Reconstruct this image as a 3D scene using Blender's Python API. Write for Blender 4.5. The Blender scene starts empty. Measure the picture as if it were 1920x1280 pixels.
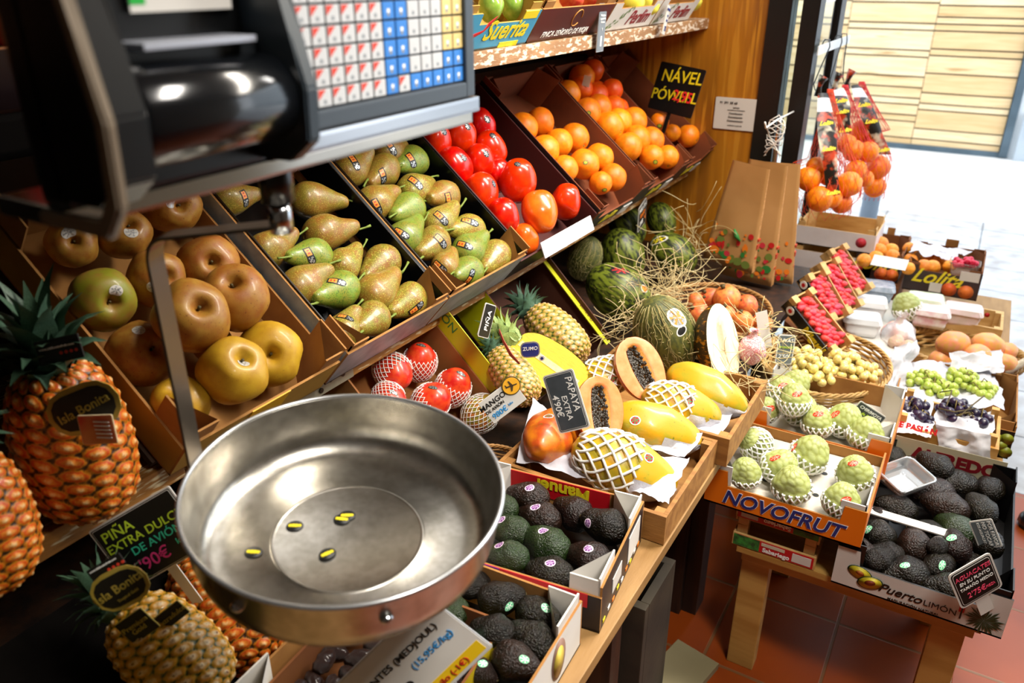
import bpy, bmesh, math, random
from mathutils import Vector as V, Matrix, Quaternion, noise
from mathutils.bvhtree import BVHTree
R = math.radians
sc = bpy.context.scene; COL = sc.collection
random.seed(7)
# ---------------------------------------------------------------- camera
F = 1488.0; TH = R(25.0); PHI = R(30.6); CH = 1.60
fwd = V((-math.sin(PHI)*math.cos(TH), math.cos(PHI)*math.cos(TH), -math.sin(TH)))
rgt = V((math.cos(PHI), math.sin(PHI), 0)); upv = rgt.cross(fwd)
CP = V((0, 0, CH))
cam = bpy.data.cameras.new('camera'); co = bpy.data.objects.new('camera', cam); COL.objects.link(co)
cam.sensor_width = 36; cam.lens = F/1920*36; cam.clip_start = .02; cam.clip_end = 60
co.matrix_world = Matrix((( rgt.x, upv.x, -fwd.x, 0), (rgt.y, upv.y, -fwd.y, 0), (rgt.z, upv.z, -fwd.z, CH), (0, 0, 0, 1)))
cam.dof.use_dof = True; cam.dof.focus_distance = 1.55; cam.dof.aperture_fstop = 4.2
sc.camera = co
vs = sc.view_settings; vs.view_transform = 'Standard'; vs.look = 'None'; vs.gamma = 1; vs.use_curve_mapping = False
vs.exposure = 0.34
# ---------------------------------------------------------------- world and lights
w = bpy.data.worlds.new('sky'); sc.world = w; w.use_nodes = True
w.node_tree.nodes['Background'].inputs[0].default_value = (.86, .93, 1, 1)
w.node_tree.nodes['Background'].inputs[1].default_value = 2.5
def area(name, loc, tgt, sx, sy, power, col, spread=180):
    l = bpy.data.lights.new(name, 'AREA'); l.shape = 'RECTANGLE'; l.size = sx; l.size_y = sy; l.energy = power; l.color = col; l.spread = R(spread)
    o = bpy.data.objects.new(name, l); COL.objects.link(o); o.location = loc
    o.rotation_euler = (V(tgt)-V(loc)).to_track_quat('-Z', 'Y').to_euler(); return o
area('ceiling_lamp_and_fill', (.2, 1.9, 2.55), (-.75, 1.7, .9), .3, 1.4, 34, (1, .92, .80), 115)
area('ceiling_lamp_and_fill', (.45, .6, 2.6), (-.45, .9, .8), .25, .6, 8, (1, .94, .86), 80)
area('ceiling_lamp_and_fill', (-1.0, 2.0, 2.7), (-.5, 1.4, 1.), .9, 1.1, 3.5, (1, .97, .92))  # added fill out of view, placed for the steel dish to mirror
area('ceiling_lamp_and_fill', (-.2, 2.7, 2.5), (-.35, 2.3, .5), .3, .5, 9, (1, .96, .9))
# ---------------------------------------------------------------- helpers
def ray(px, py): return fwd*F + rgt*(px-960) - upv*(py-640)
def at(px, py, x=None, y=None, z=None, n=None, p=None, w=None):
    d = ray(px, py)
    if w is not None: return CP + d*(w/F)
    if n is not None: t = (V(p)-CP).dot(V(n))/d.dot(V(n))
    elif x is not None: t = (x-CP.x)/d.x
    elif y is not None: t = (y-CP.y)/d.y
    else: t = (z-CP.z)/d.z
    return CP + d*t
def depth(P): return (V(P)-CP).dot(fwd)
def lin(h):
    h = h.lstrip('#'); c = [int(h[i:i+2], 16)/255 for i in (0, 2, 4)]
    return tuple(x/12.92 if x <= .04045 else ((x+.055)/1.055)**2.4 for x in c)+(1,)
MATS = {}
def mat(name, c1, c2=None, sc_=6., rough=.5, bump=0., bs=40., metal=0., coat=0., mid=.5, w_=.25, vary=.0, alpha=1., trans=0., spec=.5, kind='noise', stretch=None, emit=0., c3=None, s3=60., t3=.62, sss=0., bd=.002):
    if name in MATS: return MATS[name]
    m = bpy.data.materials.new(name); m.use_nodes = True; nt = m.node_tree; N = nt.nodes; L = nt.links
    b = N['Principled BSDF']; b.inputs['Roughness'].default_value = rough; b.inputs['Metallic'].default_value = metal
    b.inputs['Coat Weight'].default_value = coat; b.inputs['Coat Roughness'].default_value = .12; b.inputs['Specular IOR Level'].default_value = spec
    b.inputs['Alpha'].default_value = alpha; b.inputs['Transmission Weight'].default_value = trans
    if sss: b.inputs['Subsurface Weight'].default_value = sss; b.inputs['Subsurface Scale'].default_value = .006
    tc = N.new('ShaderNodeTexCoord'); oi = N.new('ShaderNodeObjectInfo'); mp = N.new('ShaderNodeMapping')
    if stretch: mp.inputs['Scale'].default_value = stretch
    L.new(tc.outputs['Object'], mp.inputs['Vector'])
    mu = N.new('ShaderNodeMath'); mu.operation = 'MULTIPLY'; mu.inputs[1].default_value = 37.0; L.new(oi.outputs['Random'], mu.inputs[0])
    def nz(scale, det=3):
        if kind == 'voronoi' and scale == sc_:
            t = N.new('ShaderNodeTexVoronoi')
        else:
            t = N.new('ShaderNodeTexNoise'); t.inputs['Detail'].default_value = det
        if t.bl_idname == 'ShaderNodeTexNoise': t.noise_dimensions = '4D'
        else: t.voronoi_dimensions = '4D'
        t.inputs['Scale'].default_value = scale; L.new(mp.outputs[0], t.inputs['Vector']); L.new(mu.outputs[0], t.inputs['W']); return t
    A = lin(c1)
    b.inputs['Base Color'].default_value = A
    src = None
    if c2:
        t = nz(sc_); cr = N.new('ShaderNodeValToRGB'); cr.color_ramp.elements[0].position = max(0, mid-w_/2); cr.color_ramp.elements[1].position = min(1, mid+w_/2)
        cr.color_ramp.elements[0].color = A; cr.color_ramp.elements[1].color = lin(c2); L.new(t.outputs[0], cr.inputs[0]); src = cr.outputs[0]
        if c3:
            t = nz(s3, 2); r2 = N.new('ShaderNodeValToRGB'); r2.color_ramp.elements[0].position = t3-.04; r2.color_ramp.elements[1].position = t3+.04
            mx = N.new('ShaderNodeMix'); mx.data_type = 'RGBA'; L.new(t.outputs[0], r2.inputs[0]); L.new(r2.outputs[0], mx.inputs[0]); L.new(src, mx.inputs[6]); mx.inputs[7].default_value = lin(c3); src = mx.outputs[2]
    if vary:
        hs = N.new('ShaderNodeHueSaturation'); mr = N.new('ShaderNodeMapRange'); mr.inputs[3].default_value = 1-vary; mr.inputs[4].default_value = 1+vary*.6
        L.new(oi.outputs['Random'], mr.inputs[0]); L.new(mr.outputs[0], hs.inputs['Value'])
        mr2 = N.new('ShaderNodeMapRange'); mr2.inputs[3].default_value = .5-vary*.06; mr2.inputs[4].default_value = .5+vary*.06; L.new(oi.outputs['Random'], mr2.inputs[0]); L.new(mr2.outputs[0], hs.inputs['Hue'])
        if src: L.new(src, hs.inputs['Color'])
        else: hs.inputs['Color'].default_value = A
        src = hs.outputs[0]
    if src: L.new(src, b.inputs['Base Color'])
    if emit:
        b.inputs['Emission Strength'].default_value = emit; b.inputs['Emission Color'].default_value = A
    if bump:
        t = nz(bs); bp = N.new('ShaderNodeBump'); bp.inputs['Strength'].default_value = min(1, bump); bp.inputs['Distance'].default_value = bd
        L.new(t.outputs[0], bp.inputs['Height']); L.new(bp.outputs[0], b.inputs['Normal'])
    MATS[name] = m; return m
def attr_mat(name, stops, rough=.5, coat=0., nscale=60., namt=.15, bump=.2, sss=0.):
    """colour ramp over the mesh attribute 'pat' with a little noise: the pattern of scales on a skin"""
    if name in MATS: return MATS[name]
    m = bpy.data.materials.new(name); m.use_nodes = True; N = m.node_tree.nodes; L = m.node_tree.links; b = N['Principled BSDF']
    b.inputs['Roughness'].default_value = rough; b.inputs['Coat Weight'].default_value = coat
    a = N.new('ShaderNodeAttribute'); a.attribute_name = 'pat'; tc = N.new('ShaderNodeTexCoord'); t = N.new('ShaderNodeTexNoise'); t.inputs['Scale'].default_value = nscale
    L.new(tc.outputs['Object'], t.inputs['Vector'])
    ma = N.new('ShaderNodeMath'); ma.operation = 'MULTIPLY_ADD'; ma.inputs[1].default_value = namt*2; L.new(t.outputs[0], ma.inputs[0]); L.new(a.outputs['Fac'], ma.inputs[2])
    sb = N.new('ShaderNodeMath'); sb.operation = 'SUBTRACT'; sb.inputs[1].default_value = namt; L.new(ma.outputs[0], sb.inputs[0])
    cr = N.new('ShaderNodeValToRGB'); e = cr.color_ramp.elements
    while len(e) < len(stops): e.new(.5)
    for i, (p, c) in enumerate(stops): e[i].position = p; e[i].color = lin(c)
    L.new(sb.outputs[0], cr.inputs[0]); L.new(cr.outputs[0], b.inputs['Base Color'])
    if bump:
        bp = N.new('ShaderNodeBump'); bp.inputs['Strength'].default_value = bump; bp.inputs['Distance'].default_value = .001; L.new(t.outputs[0], bp.inputs['Height']); L.new(bp.outputs[0], b.inputs['Normal'])
    MATS[name] = m; return m
def tag(o, label=None, cat=None, group=None, kind=None):
    for k, v_ in (('label', label), ('category', cat), ('group', group), ('kind', kind)):
        if v_: o[k] = v_
    return o
def to_mesh(bm, name, mats, smooth=False):
    me = bpy.data.meshes.new(name); bmesh.ops.recalc_face_normals(bm, faces=bm.faces); bm.to_mesh(me); bm.free()
    for m in (mats if isinstance(mats, (list, tuple)) else [mats]): me.materials.append(m)
    if smooth:
        for p in me.polygons: p.use_smooth = True
    return me
def obj(name, me, parent=None, M=None):
    o = bpy.data.objects.new(name, me); COL.objects.link(o)
    if parent is not None: o.parent = parent
    if M is not None: o.matrix_local = M
    return o
def thing(name, label, cat, M=None, group=None):
    o = bpy.data.objects.new(name, None); COL.objects.link(o); o.empty_display_size = .02
    if M is not None: o.matrix_local = M
    return tag(o, label, cat, group)
def copy_tree(o, parent=None):
    c = o.copy(); COL.objects.link(c)
    if parent is not None: c.parent = parent
    for ch in [x for x in COL.objects if x.parent == o]: copy_tree(ch, c)
    return c
def basis(O, X, Y):
    X = V(X).normalized(); Z = X.cross(V(Y)).normalized(); Y = Z.cross(X)
    return Matrix(((X.x, Y.x, Z.x, O[0]), (X.y, Y.y, Z.y, O[1]), (X.z, Y.z, Z.z, O[2]), (0, 0, 0, 1)))
def axis_mat(P, ax, spin=0., s=1., sx=1., sy=1.):
    q = V(ax).normalized().to_track_quat('Z', 'Y').to_matrix().to_4x4()
    return Matrix.Translation(P) @ q @ Matrix.Rotation(spin, 4, 'Z') @ Matrix.Diagonal((s*sx, s*sy, s, 1))
def bx(bm, x0, x1, y0, y1, z0, z1, mi=0, bev=0., M=None, skew=0.):
    vs_ = [bm.verts.new((x, y, z)) for x in (x0, x1) for y in (y0, y1) for z in (z0, z1)]
    fs = [bm.faces.new([vs_[i] for i in f]) for f in ((0, 1, 3, 2), (4, 6, 7, 5), (0, 4, 5, 1), (2, 3, 7, 6), (0, 2, 6, 4), (1, 5, 7, 3))]
    for f in fs: f.material_index = mi
    if bev:
        es = list({e for f in fs for e in f.edges}); r_ = bmesh.ops.bevel(bm, geom=es, offset=bev, segments=2, affect='EDGES', profile=.7)
        for f in r_['faces']: f.material_index = mi
        vs_ = list({v_ for f in r_['faces'] for v_ in f.verts} | {v_ for v_ in vs_ if v_.is_valid})
    if M is not None: bmesh.ops.transform(bm, matrix=M, verts=[v_ for v_ in vs_ if v_.is_valid])
    return fs
def boxmesh(name, x0, x1, y0, y1, z0, z1, m, bev=.001):
    bm = bmesh.new(); bx(bm, x0, x1, y0, y1, z0, z1, 0, bev); return to_mesh(bm, name, m)
def tube(bm, pts, r, n=6, mi=0, flat=None, cap=True):
    pts = [V(p) for p in pts]; rings = []; prev = None
    for i, p in enumerate(pts):
        d = (pts[min(i+1, len(pts)-1)]-pts[max(i-1, 0)])
        if d.length < 1e-9: d = V((0, 0, 1))
        d.normalize()
        if prev is None:
            a = V((0, 0, 1)) if abs(d.z) < .9 else V((1, 0, 0)); a = flat or a; prev = a
        s = (prev-d*prev.dot(d)); s = s.normalized() if s.length > 1e-6 else d.orthogonal().normalized(); prev = s; t = d.cross(s)
        rr = r[i] if isinstance(r, (list, tuple)) else r
        ra, rb = rr if isinstance(rr, (tuple,)) else (rr, rr)
        rings.append([bm.verts.new(p+s*math.cos(2*math.pi*k/n)*ra+t*math.sin(2*math.pi*k/n)*rb) for k in range(n)])
    for a, b in zip(rings, rings[1:]):
        for k in range(n):
            f = bm.faces.new((a[k], a[(k+1) % n], b[(k+1) % n], b[k])); f.material_index = mi; f.smooth = True
    if cap and n > 2:
        for q in (rings[0][::-1], rings[-1]):
            f = bm.faces.new(q); f.material_index = mi
def cyl(bm, p0, p1, r, n=16, mi=0): tube(bm, [p0, p1], r, n, mi)
def interp(keys, n):
    """smooth profile through (r, z) keys"""
    out = []; K = keys
    for i in range(len(K)-1):
        p0 = V(K[max(i-1, 0)]); p1 = V(K[i]); p2 = V(K[i+1]); p3 = V(K[min(i+2, len(K)-1)])
        for j in range(n):
            t = j/n; out.append(tuple(.5*((2*p1)+(p2-p0)*t+(2*p0-5*p1+4*p2-p3)*t*t+(3*p1-p0-3*p2+p3)*t**3)))
    out.append(tuple(K[-1])); return [(max(r_, 0), z) for r_, z in out]
def lathe(bm, prof, n=24, f=None, mi=0, a0=0., a1=2*math.pi, M=None):
    full = abs(a1-a0-2*math.pi) < 1e-6; m = n if full else n+1; rings = []
    for r_, z in prof:
        if r_ < 1e-6 and full: rings.append([bm.verts.new((0, 0, z))]); continue
        ring = []
        for k in range(m):
            a = a0+(a1-a0)*k/n; p = V((r_*math.cos(a), r_*math.sin(a), z))
            if f: p = f(p, a, r_, z)
            ring.append(bm.verts.new(p))
        rings.append(ring)
    for a, b in zip(rings, rings[1:]):
        for k in range(n):
            k2 = (k+1) % m
            q = [a[k % len(a)], a[k2 % len(a)], b[k2 % len(b)], b[k % len(b)]]; u = []
            for v_ in q:
                if v_ not in u: u.append(v_)
            if len(u) > 2:
                fc = bm.faces.new(u); fc.smooth = True; fc.material_index = mi
    if M is not None: bmesh.ops.transform(bm, matrix=M, verts=[v_ for r2 in rings for v_ in r2])
    return rings
_TX = {}
def text(name, s, size, m, parent, M, shear=0., ex=.0003, width=1., align='CENTER', bold=0., sp=1.):
    key = (s, size, m.name, shear, ex, align, bold, sp)
    if key not in _TX:
        cu = bpy.data.curves.new('lettering', 'FONT'); cu.body = s; cu.size = size; cu.shear = shear; cu.extrude = ex; cu.align_x = align; cu.align_y = 'CENTER'; cu.offset = bold; cu.resolution_u = 3; cu.space_character = sp; cu.space_line = .85
        t = bpy.data.objects.new('t', cu); COL.objects.link(t); dg = bpy.context.evaluated_depsgraph_get()
        me = bpy.data.meshes.new_from_object(t.evaluated_get(dg)); bpy.data.objects.remove(t); me.materials.clear(); me.materials.append(m); _TX[key] = me
    o = obj(name, _TX[key], parent, M @ Matrix.Diagonal((width, 1, 1, 1))); return o
class Fr:
    def __init__(s, O, U, V_):
        s.M = basis(O, U, V_); s.O = V(O); s.U = s.M.col[0].to_3d(); s.V = s.M.col[1].to_3d(); s.N = s.M.col[2].to_3d(); s.I = s.M.inverted()
    def P(s, u, v, n): return s.O+s.U*u+s.V*v+s.N*n
    def hit(s, px, py, n): return at(px, py, n=s.N, p=s.O+s.N*n)
    def loc(s, P): return s.I @ V(P)
def img_dir(a, t=0.):
    """world direction seen at angle a (degrees, counter-clockwise from image right), leaning t degrees to the viewer"""
    a = R(a); t = R(t); return (rgt*math.cos(a)+upv*math.sin(a))*math.cos(t)-fwd*math.sin(t)
def in_plane(fr, px, py, n, a):
    p = fr.hit(px, py, n); q = fr.hit(px+20*math.cos(R(a)), py-20*math.sin(R(a)), n); return (q-p).normalized()
_BV = {}
def bvh(me):
    if me.name not in _BV:
        _BV[me.name] = BVHTree.FromPolygons([v_.co[:] for v_ in me.vertices], [p.vertices[:] for p in me.polygons])
    return _BV[me.name]
def sticker(fr_obj, px, py, wpx, hpx, ang, cols, kind='oval', off=.0006, name='sticker'):
    """small label stuck on a fruit at the seen point; cols = list of materials from rim to middle"""
    me = fr_obj.data; MW = fr_obj.matrix_basis; I = MW.inverted()
    o = I @ CP; d = (I.to_3x3() @ ray(px, py)).normalized(); B = bvh(me); h = B.ray_cast(o, d)
    if h[0] is None: return None
    P = MW @ h[0]; nrm = (I.to_3x3().transposed() @ h[1]).normalized()
    k = depth(P)/F; X = img_dir(ang); X = (X-nrm*X.dot(nrm)).normalized(); Y = nrm.cross(X); a = wpx*k/2; b = hpx*k/2
    bm = bmesh.new()
    def put(s, t):
        q = B.find_nearest(I @ (P+X*(s*a)+Y*(t*b)+nrm*.002)); nn = (MW.to_3x3() @ q[1]).normalized()
        n2 = (I.to_3x3().transposed() @ q[1]).normalized(); return bm.verts.new(I @ (MW @ q[0]+n2*off))
    if kind == 'oval':
        rings = [1., .8, .45, 0.]; ns = 18; prev = [put(math.cos(2*math.pi*i/ns), math.sin(2*math.pi*i/ns)) for i in range(ns)]
        for j, rr in enumerate(rings[1:]):
            if rr == 0: cur = [put(0, 0)]*ns
            else: cur = [put(rr*math.cos(2*math.pi*i/ns), rr*math.sin(2*math.pi*i/ns)) for i in range(ns)]
            for i in range(ns):
                q = [prev[i], prev[(i+1) % ns], cur[(i+1) % ns], cur[i]]; u = []
                for v_ in q:
                    if v_ not in u: u.append(v_)
                f = bm.faces.new(u); f.smooth = True; mi = min(j, len(cols)-1)
                if j == 1 and len(cols) > 2 and i % 3 == 0: mi = 2
                if j == 2 and len(cols) > 2: mi = 2 if i % 4 < 2 else 1
                f.material_index = mi
            prev = cur
    elif kind == 'pear':   # square with coloured bands, then a round portrait, black edge
        nx, ny = 12, 6; G = {}
        for i in range(nx+1):
            for j in range(ny+1):
                s = -1+2*i/nx; t = -1+2*j/ny
                if s > .5: t *= math.sqrt(max(0.05, 1-((s-.5)/.5)**2*.95))
                G[i, j] = put(s, t)
        for i in range(nx):
            for j in range(ny):
                f = bm.faces.new((G[i, j], G[i+1, j], G[i+1, j+1], G[i, j+1])); f.smooth = True
                e = i in (0, nx-1) or j in (0, ny-1)
                f.material_index = 0 if e or i == 6 else (1 if i < 6 and j in (1, 4) else 2 if i in (2, 4) and i < 6 else 1 if i < 6 else 3 if (i+j) % 3 else 0)
    me2 = to_mesh(bm, name, cols); return obj(name, me2, fr_obj)
# short material table
CARD = mat('cardboard', '#a27238', '#93632c', 20, .85, .1, 200); KRAFT = mat('kraft_dark', '#7e4a1c', '#6d3c14', 12, .85)
BLACKC = mat('black_card', '#0c0a0b', None, rough=.45); WHITEC = mat('white_card', '#d9d6cf', '#cfcbc4', 8, .6); GREYC = mat('silver_card', '#7c8288', '#9aa0a5', 30, .4)
BLK = mat('black_ink', '#080808', rough=.5); WHT = mat('white_ink', '#f2f2ee', rough=.5); RED = mat('red_ink', '#c41a1e', rough=.5); YEL = mat('yellow_ink', '#e6d21c', rough=.5); GRN = mat('green_ink', '#2f7a35', rough=.5); BLU = mat('blue_ink', '#1c2d7a', rough=.5); LBLU = mat('light_blue_ink', '#2d8fd0', rough=.5); PNK = mat('pink_chalk', '#e8486a', rough=.6); ORG = mat('orange_ink', '#ea7d1e', rough=.5); DGRN = mat('dark_green_ink', '#1d3a1c', rough=.5); MAR = mat('maroon_ink', '#8a1420', rough=.5); LGRN = mat('lime_chalk', '#b8d832', rough=.6); MINT = mat('mint_sticker', '#36b070', '#58c890', 200, .4); PURP = mat('purple_sticker', '#6a2c78', rough=.35); SILV = mat('silver_foil', '#a8abad', rough=.3, metal=.6); BROWNI = mat('brown_ink', '#5a2f1a', rough=.5); TEAL = mat('teal_chalk', '#39c8a0', rough=.6); MAG = mat('magenta_chalk', '#e23c8c', rough=.6)
WOODL = mat('pale_crate_wood', '#a8783c', '#8a5c28', 5, .65, .25, 60, stretch=(1, 9, 9)); PLY = mat('light_plywood', '#d2ad72', '#bf9658', 6, .65, .1, 60, stretch=(2, 9, 9))
ORD = ['first', 'second', 'third', 'fourth', 'fifth', 'sixth', 'seventh', 'eighth', 'ninth', 'tenth', 'eleventh', 'twelfth']
def settle(lst, fr, W, L, k=.95, it=25, nmin=.85):
    Ps = [fr.loc(o.location) for o in lst]; rs = [o.scale.z for o in lst] if False else [o.matrix_basis.to_scale().z for o in lst]
    for _ in range(it):
        for i in range(len(lst)):
            for j in range(i):
                d = Ps[i]-Ps[j]; m = k*(rs[i]+rs[j])
                if 0 < d.length < m: d = d.normalized()*((m-d.length)*.25); Ps[i] += d; Ps[j] -= d
        for P, r_ in zip(Ps, rs):
            P.x = max(r_+.005, min(W-r_-.005, P.x)); P.y = max(r_+.005, min(L-r_-.005, P.y)); P.z = max(P.z, r_*nmin+.004)
    for o, P in zip(lst, Ps): o.matrix_basis = Matrix.Translation(fr.M @ P - o.location) @ o.matrix_basis
def name_rows(items, what, place, fr, rows, group, cat, words=None):
    """unique labels: rows up the slope, then order along the row (from the near end)"""
    it = sorted(items, key=lambda o: fr.loc(o.location).y)
    n = len(it); k = max(1, rows); names = {1: ['only row'], 2: ['front row', 'rear row'], 3: ['front row', 'middle row', 'rear row'], 4: ['front row', 'second row', 'third row', 'rear row'], 5: ['front row', 'second row', 'third row', 'fourth row', 'rear row']}[k]
    per = n/k
    for r_ in range(k):
        part = it[round(r_*per):round((r_+1)*per)]; part.sort(key=lambda o: fr.loc(o.location).x)
        for i, o in enumerate(part):
            wd = (o.get('look') or what); tag(o, f"{wd} {place}, {names[r_]}, {ORD[i]} from its near end", cat, group)
            if 'look' in o: del o['look']
# ---------------------------------------------------------------- fruit skins
def fmat(name, c1, c2=None, sc_=6., rough=.5, bump=0., bs=40., **k):
    if 's3' in k: k['s3'] = k['s3']/3
    return mat(name, c1, c2, sc_, rough, bump, max(5, bs/9), **k)
M_ORANGE = fmat('orange_peel', '#f58e0c', '#ef7a06', 4, .42, .12, 420, vary=.12, sss=.1)
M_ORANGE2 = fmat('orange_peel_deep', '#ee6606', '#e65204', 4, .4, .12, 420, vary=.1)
M_RUSSET = fmat('russet_apple_skin', '#9a5c1c', '#a8782a', 3, .5, .12, 300, c3='#6a3c12', s3=55, t3=.68, vary=.1, coat=.15)
M_RUSSETY = fmat('yellow_apple_skin', '#b88a1a', '#c69c22', 3, .48, .1, 300, vary=.05, coat=.15, c3='#8a6218', s3=70, t3=.7)
M_RUSSETG = fmat('green_apple_skin', '#8a8a1e', '#96702a', 2.2, .48, .1, 300, vary=.05, coat=.15)
M_PEAR = fmat('pear_skin', '#7c7a24', '#8a5c22', 2.4, .42, .12, 260, c3='#b4ac48', s3=60, t3=.58, vary=.13, coat=.2, w_=.3)
M_PEARG = fmat('green_pear_skin', '#748c2a', '#84802c', 2.6, .42, .12, 260, c3='#506a22', s3=50, t3=.57, vary=.1, coat=.2)
M_PEARB = fmat('brown_pear_skin', '#8a5c22', '#807024', 2., .42, .12, 260, c3='#b09840', s3=60, t3=.6, vary=.08, coat=.2)
M_KAKI = fmat('persimmon_skin', '#dc2002', '#e43202', 3, .25, 0, vary=.08, coat=.5)
M_KAKIO = fmat('orange_persimmon_skin', '#ee5a10', '#f07018', 2, .25, 0, vary=.04, coat=.5)
M_AVO = fmat('dark_avocado_skin', '#0a0a04', '#1a1008', 4, .24, 1., 95, bd=.0045, vary=.3, spec=.38, c3='#24220f', s3=30, t3=.6)
M_AVOG = fmat('green_avocado_skin', '#1c300a', '#142206', 5, .24, 1., 110, bd=.004, vary=.15, spec=.6, c3='#5f7a30', s3=120, t3=.66)
M_AVOB = fmat('brown_avocado_skin', '#26130c', '#160c07', 4, .26, 1., 85, bd=.0045, vary=.2, spec=.4)
M_PAPAYA = fmat('papaya_skin', '#cc9a14', '#a89a20', 2.2, .4, .08, 90, c3='#6a7420', s3=26, t3=.70, coat=.2)
M_PAPO = fmat('ripe_papaya_skin', '#d67c12', '#b84a14', 2.2, .4, .08, 90, c3='#7e6a18', s3=22, t3=.69, coat=.2)
M_FLESH = fmat('papaya_flesh', '#f0824a', '#ee9460', 3, .35, .15, 60, sss=.2)
M_SEED = fmat('papaya_seed', '#24211f', '#4a443c', 300, .25, .3, 300)
M_PULP = fmat('papaya_pulp', '#e0a050', '#d88c3a', 60, .4, .5, 200)
M_STEM = mat('fruit_stem', '#5a4a1c', '#3c3012', 90, .7); M_GSTEM = mat('green_stem', '#7a8c30', '#5e7026', 60, .6)
M_FOAM = mat('white_foam_net', '#ecebe6', rough=.6, sss=.1)
M_MANGO = fmat('red_mango_skin', '#c81c14', '#d8481e', 3, .35, 0, coat=.3); M_MANGOP = fmat('pink_mango_skin', '#e8946a', '#dca24a', 3.2, .42, .05, 80, vary=.06)
M_CHER = attr_mat('cherimoya_skin', [(0, '#64602a'), (.22, '#949a50'), (.6, '#a0aa60'), (1, '#b0ba7c')], .5, 0, 9, .14, .25)
M_PINE = attr_mat('pineapple_rind', [(0, '#12180a'), (.22, '#4e5a1c'), (.42, '#a08a34'), (.72, '#b88a48'), (.9, '#d8b890'), (1, '#5a2c14')], .42, .1, 14, .16, .6)
M_PINEO = attr_mat('orange_pineapple_rind', [(0, '#140c04'), (.24, '#43260a'), (.42, '#c07410'), (.6, '#c03c08'), (.8, '#d8862c'), (1, '#e8c890')], .4, .15, 12, .2, .6)
M_PINEY = attr_mat('golden_pineapple_rind', [(0, '#101806'), (.22, '#4a5212'), (.4, '#c08c18'), (.65, '#d89830'), (.86, '#ecd09c'), (1, '#8a4a18')], .4, .15, 12, .2, .6)
M_LEAF = fmat('pineapple_leaf', '#51705a', '#2c4a34', 12, .5, .2, 60, stretch=(9, 9, 1.5), vary=.2)
M_LEAFG = fmat('green_pineapple_leaf', '#a8b86c', '#4c7030', 9, .5, .1, 60, stretch=(9, 9, 1.))
M_PFLESH = fmat('pineapple_flesh', '#dcc42c', '#c8aa1c', 9, .35, .4, 130, sss=.15, stretch=(1, 1, .35))
M_MELON = fmat('green_melon_rind', '#68741e', '#182008', 7, .42, .4, 60, stretch=(1, 1, .22), mid=.5, w_=.14, c3='#8a8440', s3=60, t3=.66)
M_MELONN = fmat('netted_melon_rind', '#5c5c22', '#38401a', 10, .6, .3, 90, stretch=(1, 1, .5))
M_MNET = fmat('melon_cork_net', '#a89c64', '#8c8050', 40, .75)
M_MELONY = fmat('yellow_melon_rind', '#cc8c1c', '#3c2c10', 9, .45, .4, 90, stretch=(1, 1, .4), mid=.42, w_=.1)
M_MFLESH = fmat('white_melon_flesh', '#ebe8cc', '#dfe0b8', 4, .35, .1, 60, sss=.15)
M_GRW = fmat('white_grape_skin', '#e6d68c', '#d4bc68', 3, .3, 0, vary=.12, sss=.2, coat=.2); M_GRG = fmat('green_grape_skin', '#bccc5c', '#a2b848', 3, .28, 0, vary=.12, sss=.2, coat=.2); M_GRB = fmat('black_grape_skin', '#2a1630', '#241a3c', 3, .35, 0, vary=.3, coat=.3)
M_STRAW = fmat('strawberry_skin', '#d81e30', '#e43c48', 20, .3, .4, 900, vary=.14, coat=.3)
M_RASP = fmat('raspberry_skin', '#d01440', rough=.4); M_PEACH = fmat('apricot_skin', '#f2a02c', '#e88418', 4, .5, 0, vary=.12)
M_POME = fmat('pomegranate_skin', '#d8823a', '#c85a30', 4, .45, .05, 60, vary=.15); M_GAPP = fmat('glossy_green_mango_skin', '#7ca43c', '#94b048', 3, .2, .05, 40, coat=.5); M_RPEACH = fmat('red_peach_skin', '#c8352c', '#d86a3c', 3, .45, 0); M_YAPP = fmat('yellow_apple_peel', '#d8cc3c', '#ccc44a', 3, .4)
STK = [BLK, WHITEC, BLK]
# ---------------------------------------------------------------- fruit meshes
def rind(name, prof, n, mats, f=None, step=5):
    bm = bmesh.new(); lathe(bm, interp(prof, step), n, f); return to_mesh(bm, name, mats, True)
def wob(seed, amp=.03, sc_=1.2, lobes=0, la=.03, bend=0.):
    def f(p, a, r_, z):
        k = 1+amp*noise.noise(p*sc_+V((seed*7.3, seed*3.1, seed)))*2
        if lobes: k *= 1+la*math.cos(lobes*a+seed)
        q = V((p.x*k, p.y*k, p.z*(1+amp*.5*noise.noise(V((seed, p.x*.7, p.y*.7))))))
        if bend and q.z > 0: q.x += bend*q.z*q.z*.18
        return q
    return f
ORANGE_P = [(0, -.96), (.3, -.93), (.72, -.7), (.99, -.1), (.96, .3), (.7, .73), (.3, .94), (.06, .93), (0, .92)]
APPLE_P = [(0, -.62), (.18, -.68), (.42, -.84), (.78, -.66), (1., -.1), (.96, .32), (.76, .66), (.5, .8), (.3, .79), (.15, .66), (.05, .55), (0, .53)]
PEAR_P = [(0, -.9), (.16, -.98), (.5, -.9), (.86, -.55), (1, -.02), (.93, .5), (.72, 1.), (.52, 1.5), (.4, 1.85), (.24, 2.08), (0, 2.12)]
AVO_P = [(0, -1.), (.35, -.95), (.75, -.66), (1, -.02), (.95, .5), (.76, 1.05), (.52, 1.5), (.28, 1.74), (0, 1.79)]
KAKI_P = [(0, -1.), (.5, -.96), (.86, -.62), (1, -.02), (.93, .5), (.68, .98), (.36, 1.22), (0, 1.28)]
MANGO_P = [(0, -1.25), (.4, -1.13), (.82, -.65), (1, 0), (.88, .62), (.5, 1.12), (0, 1.3)]
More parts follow.
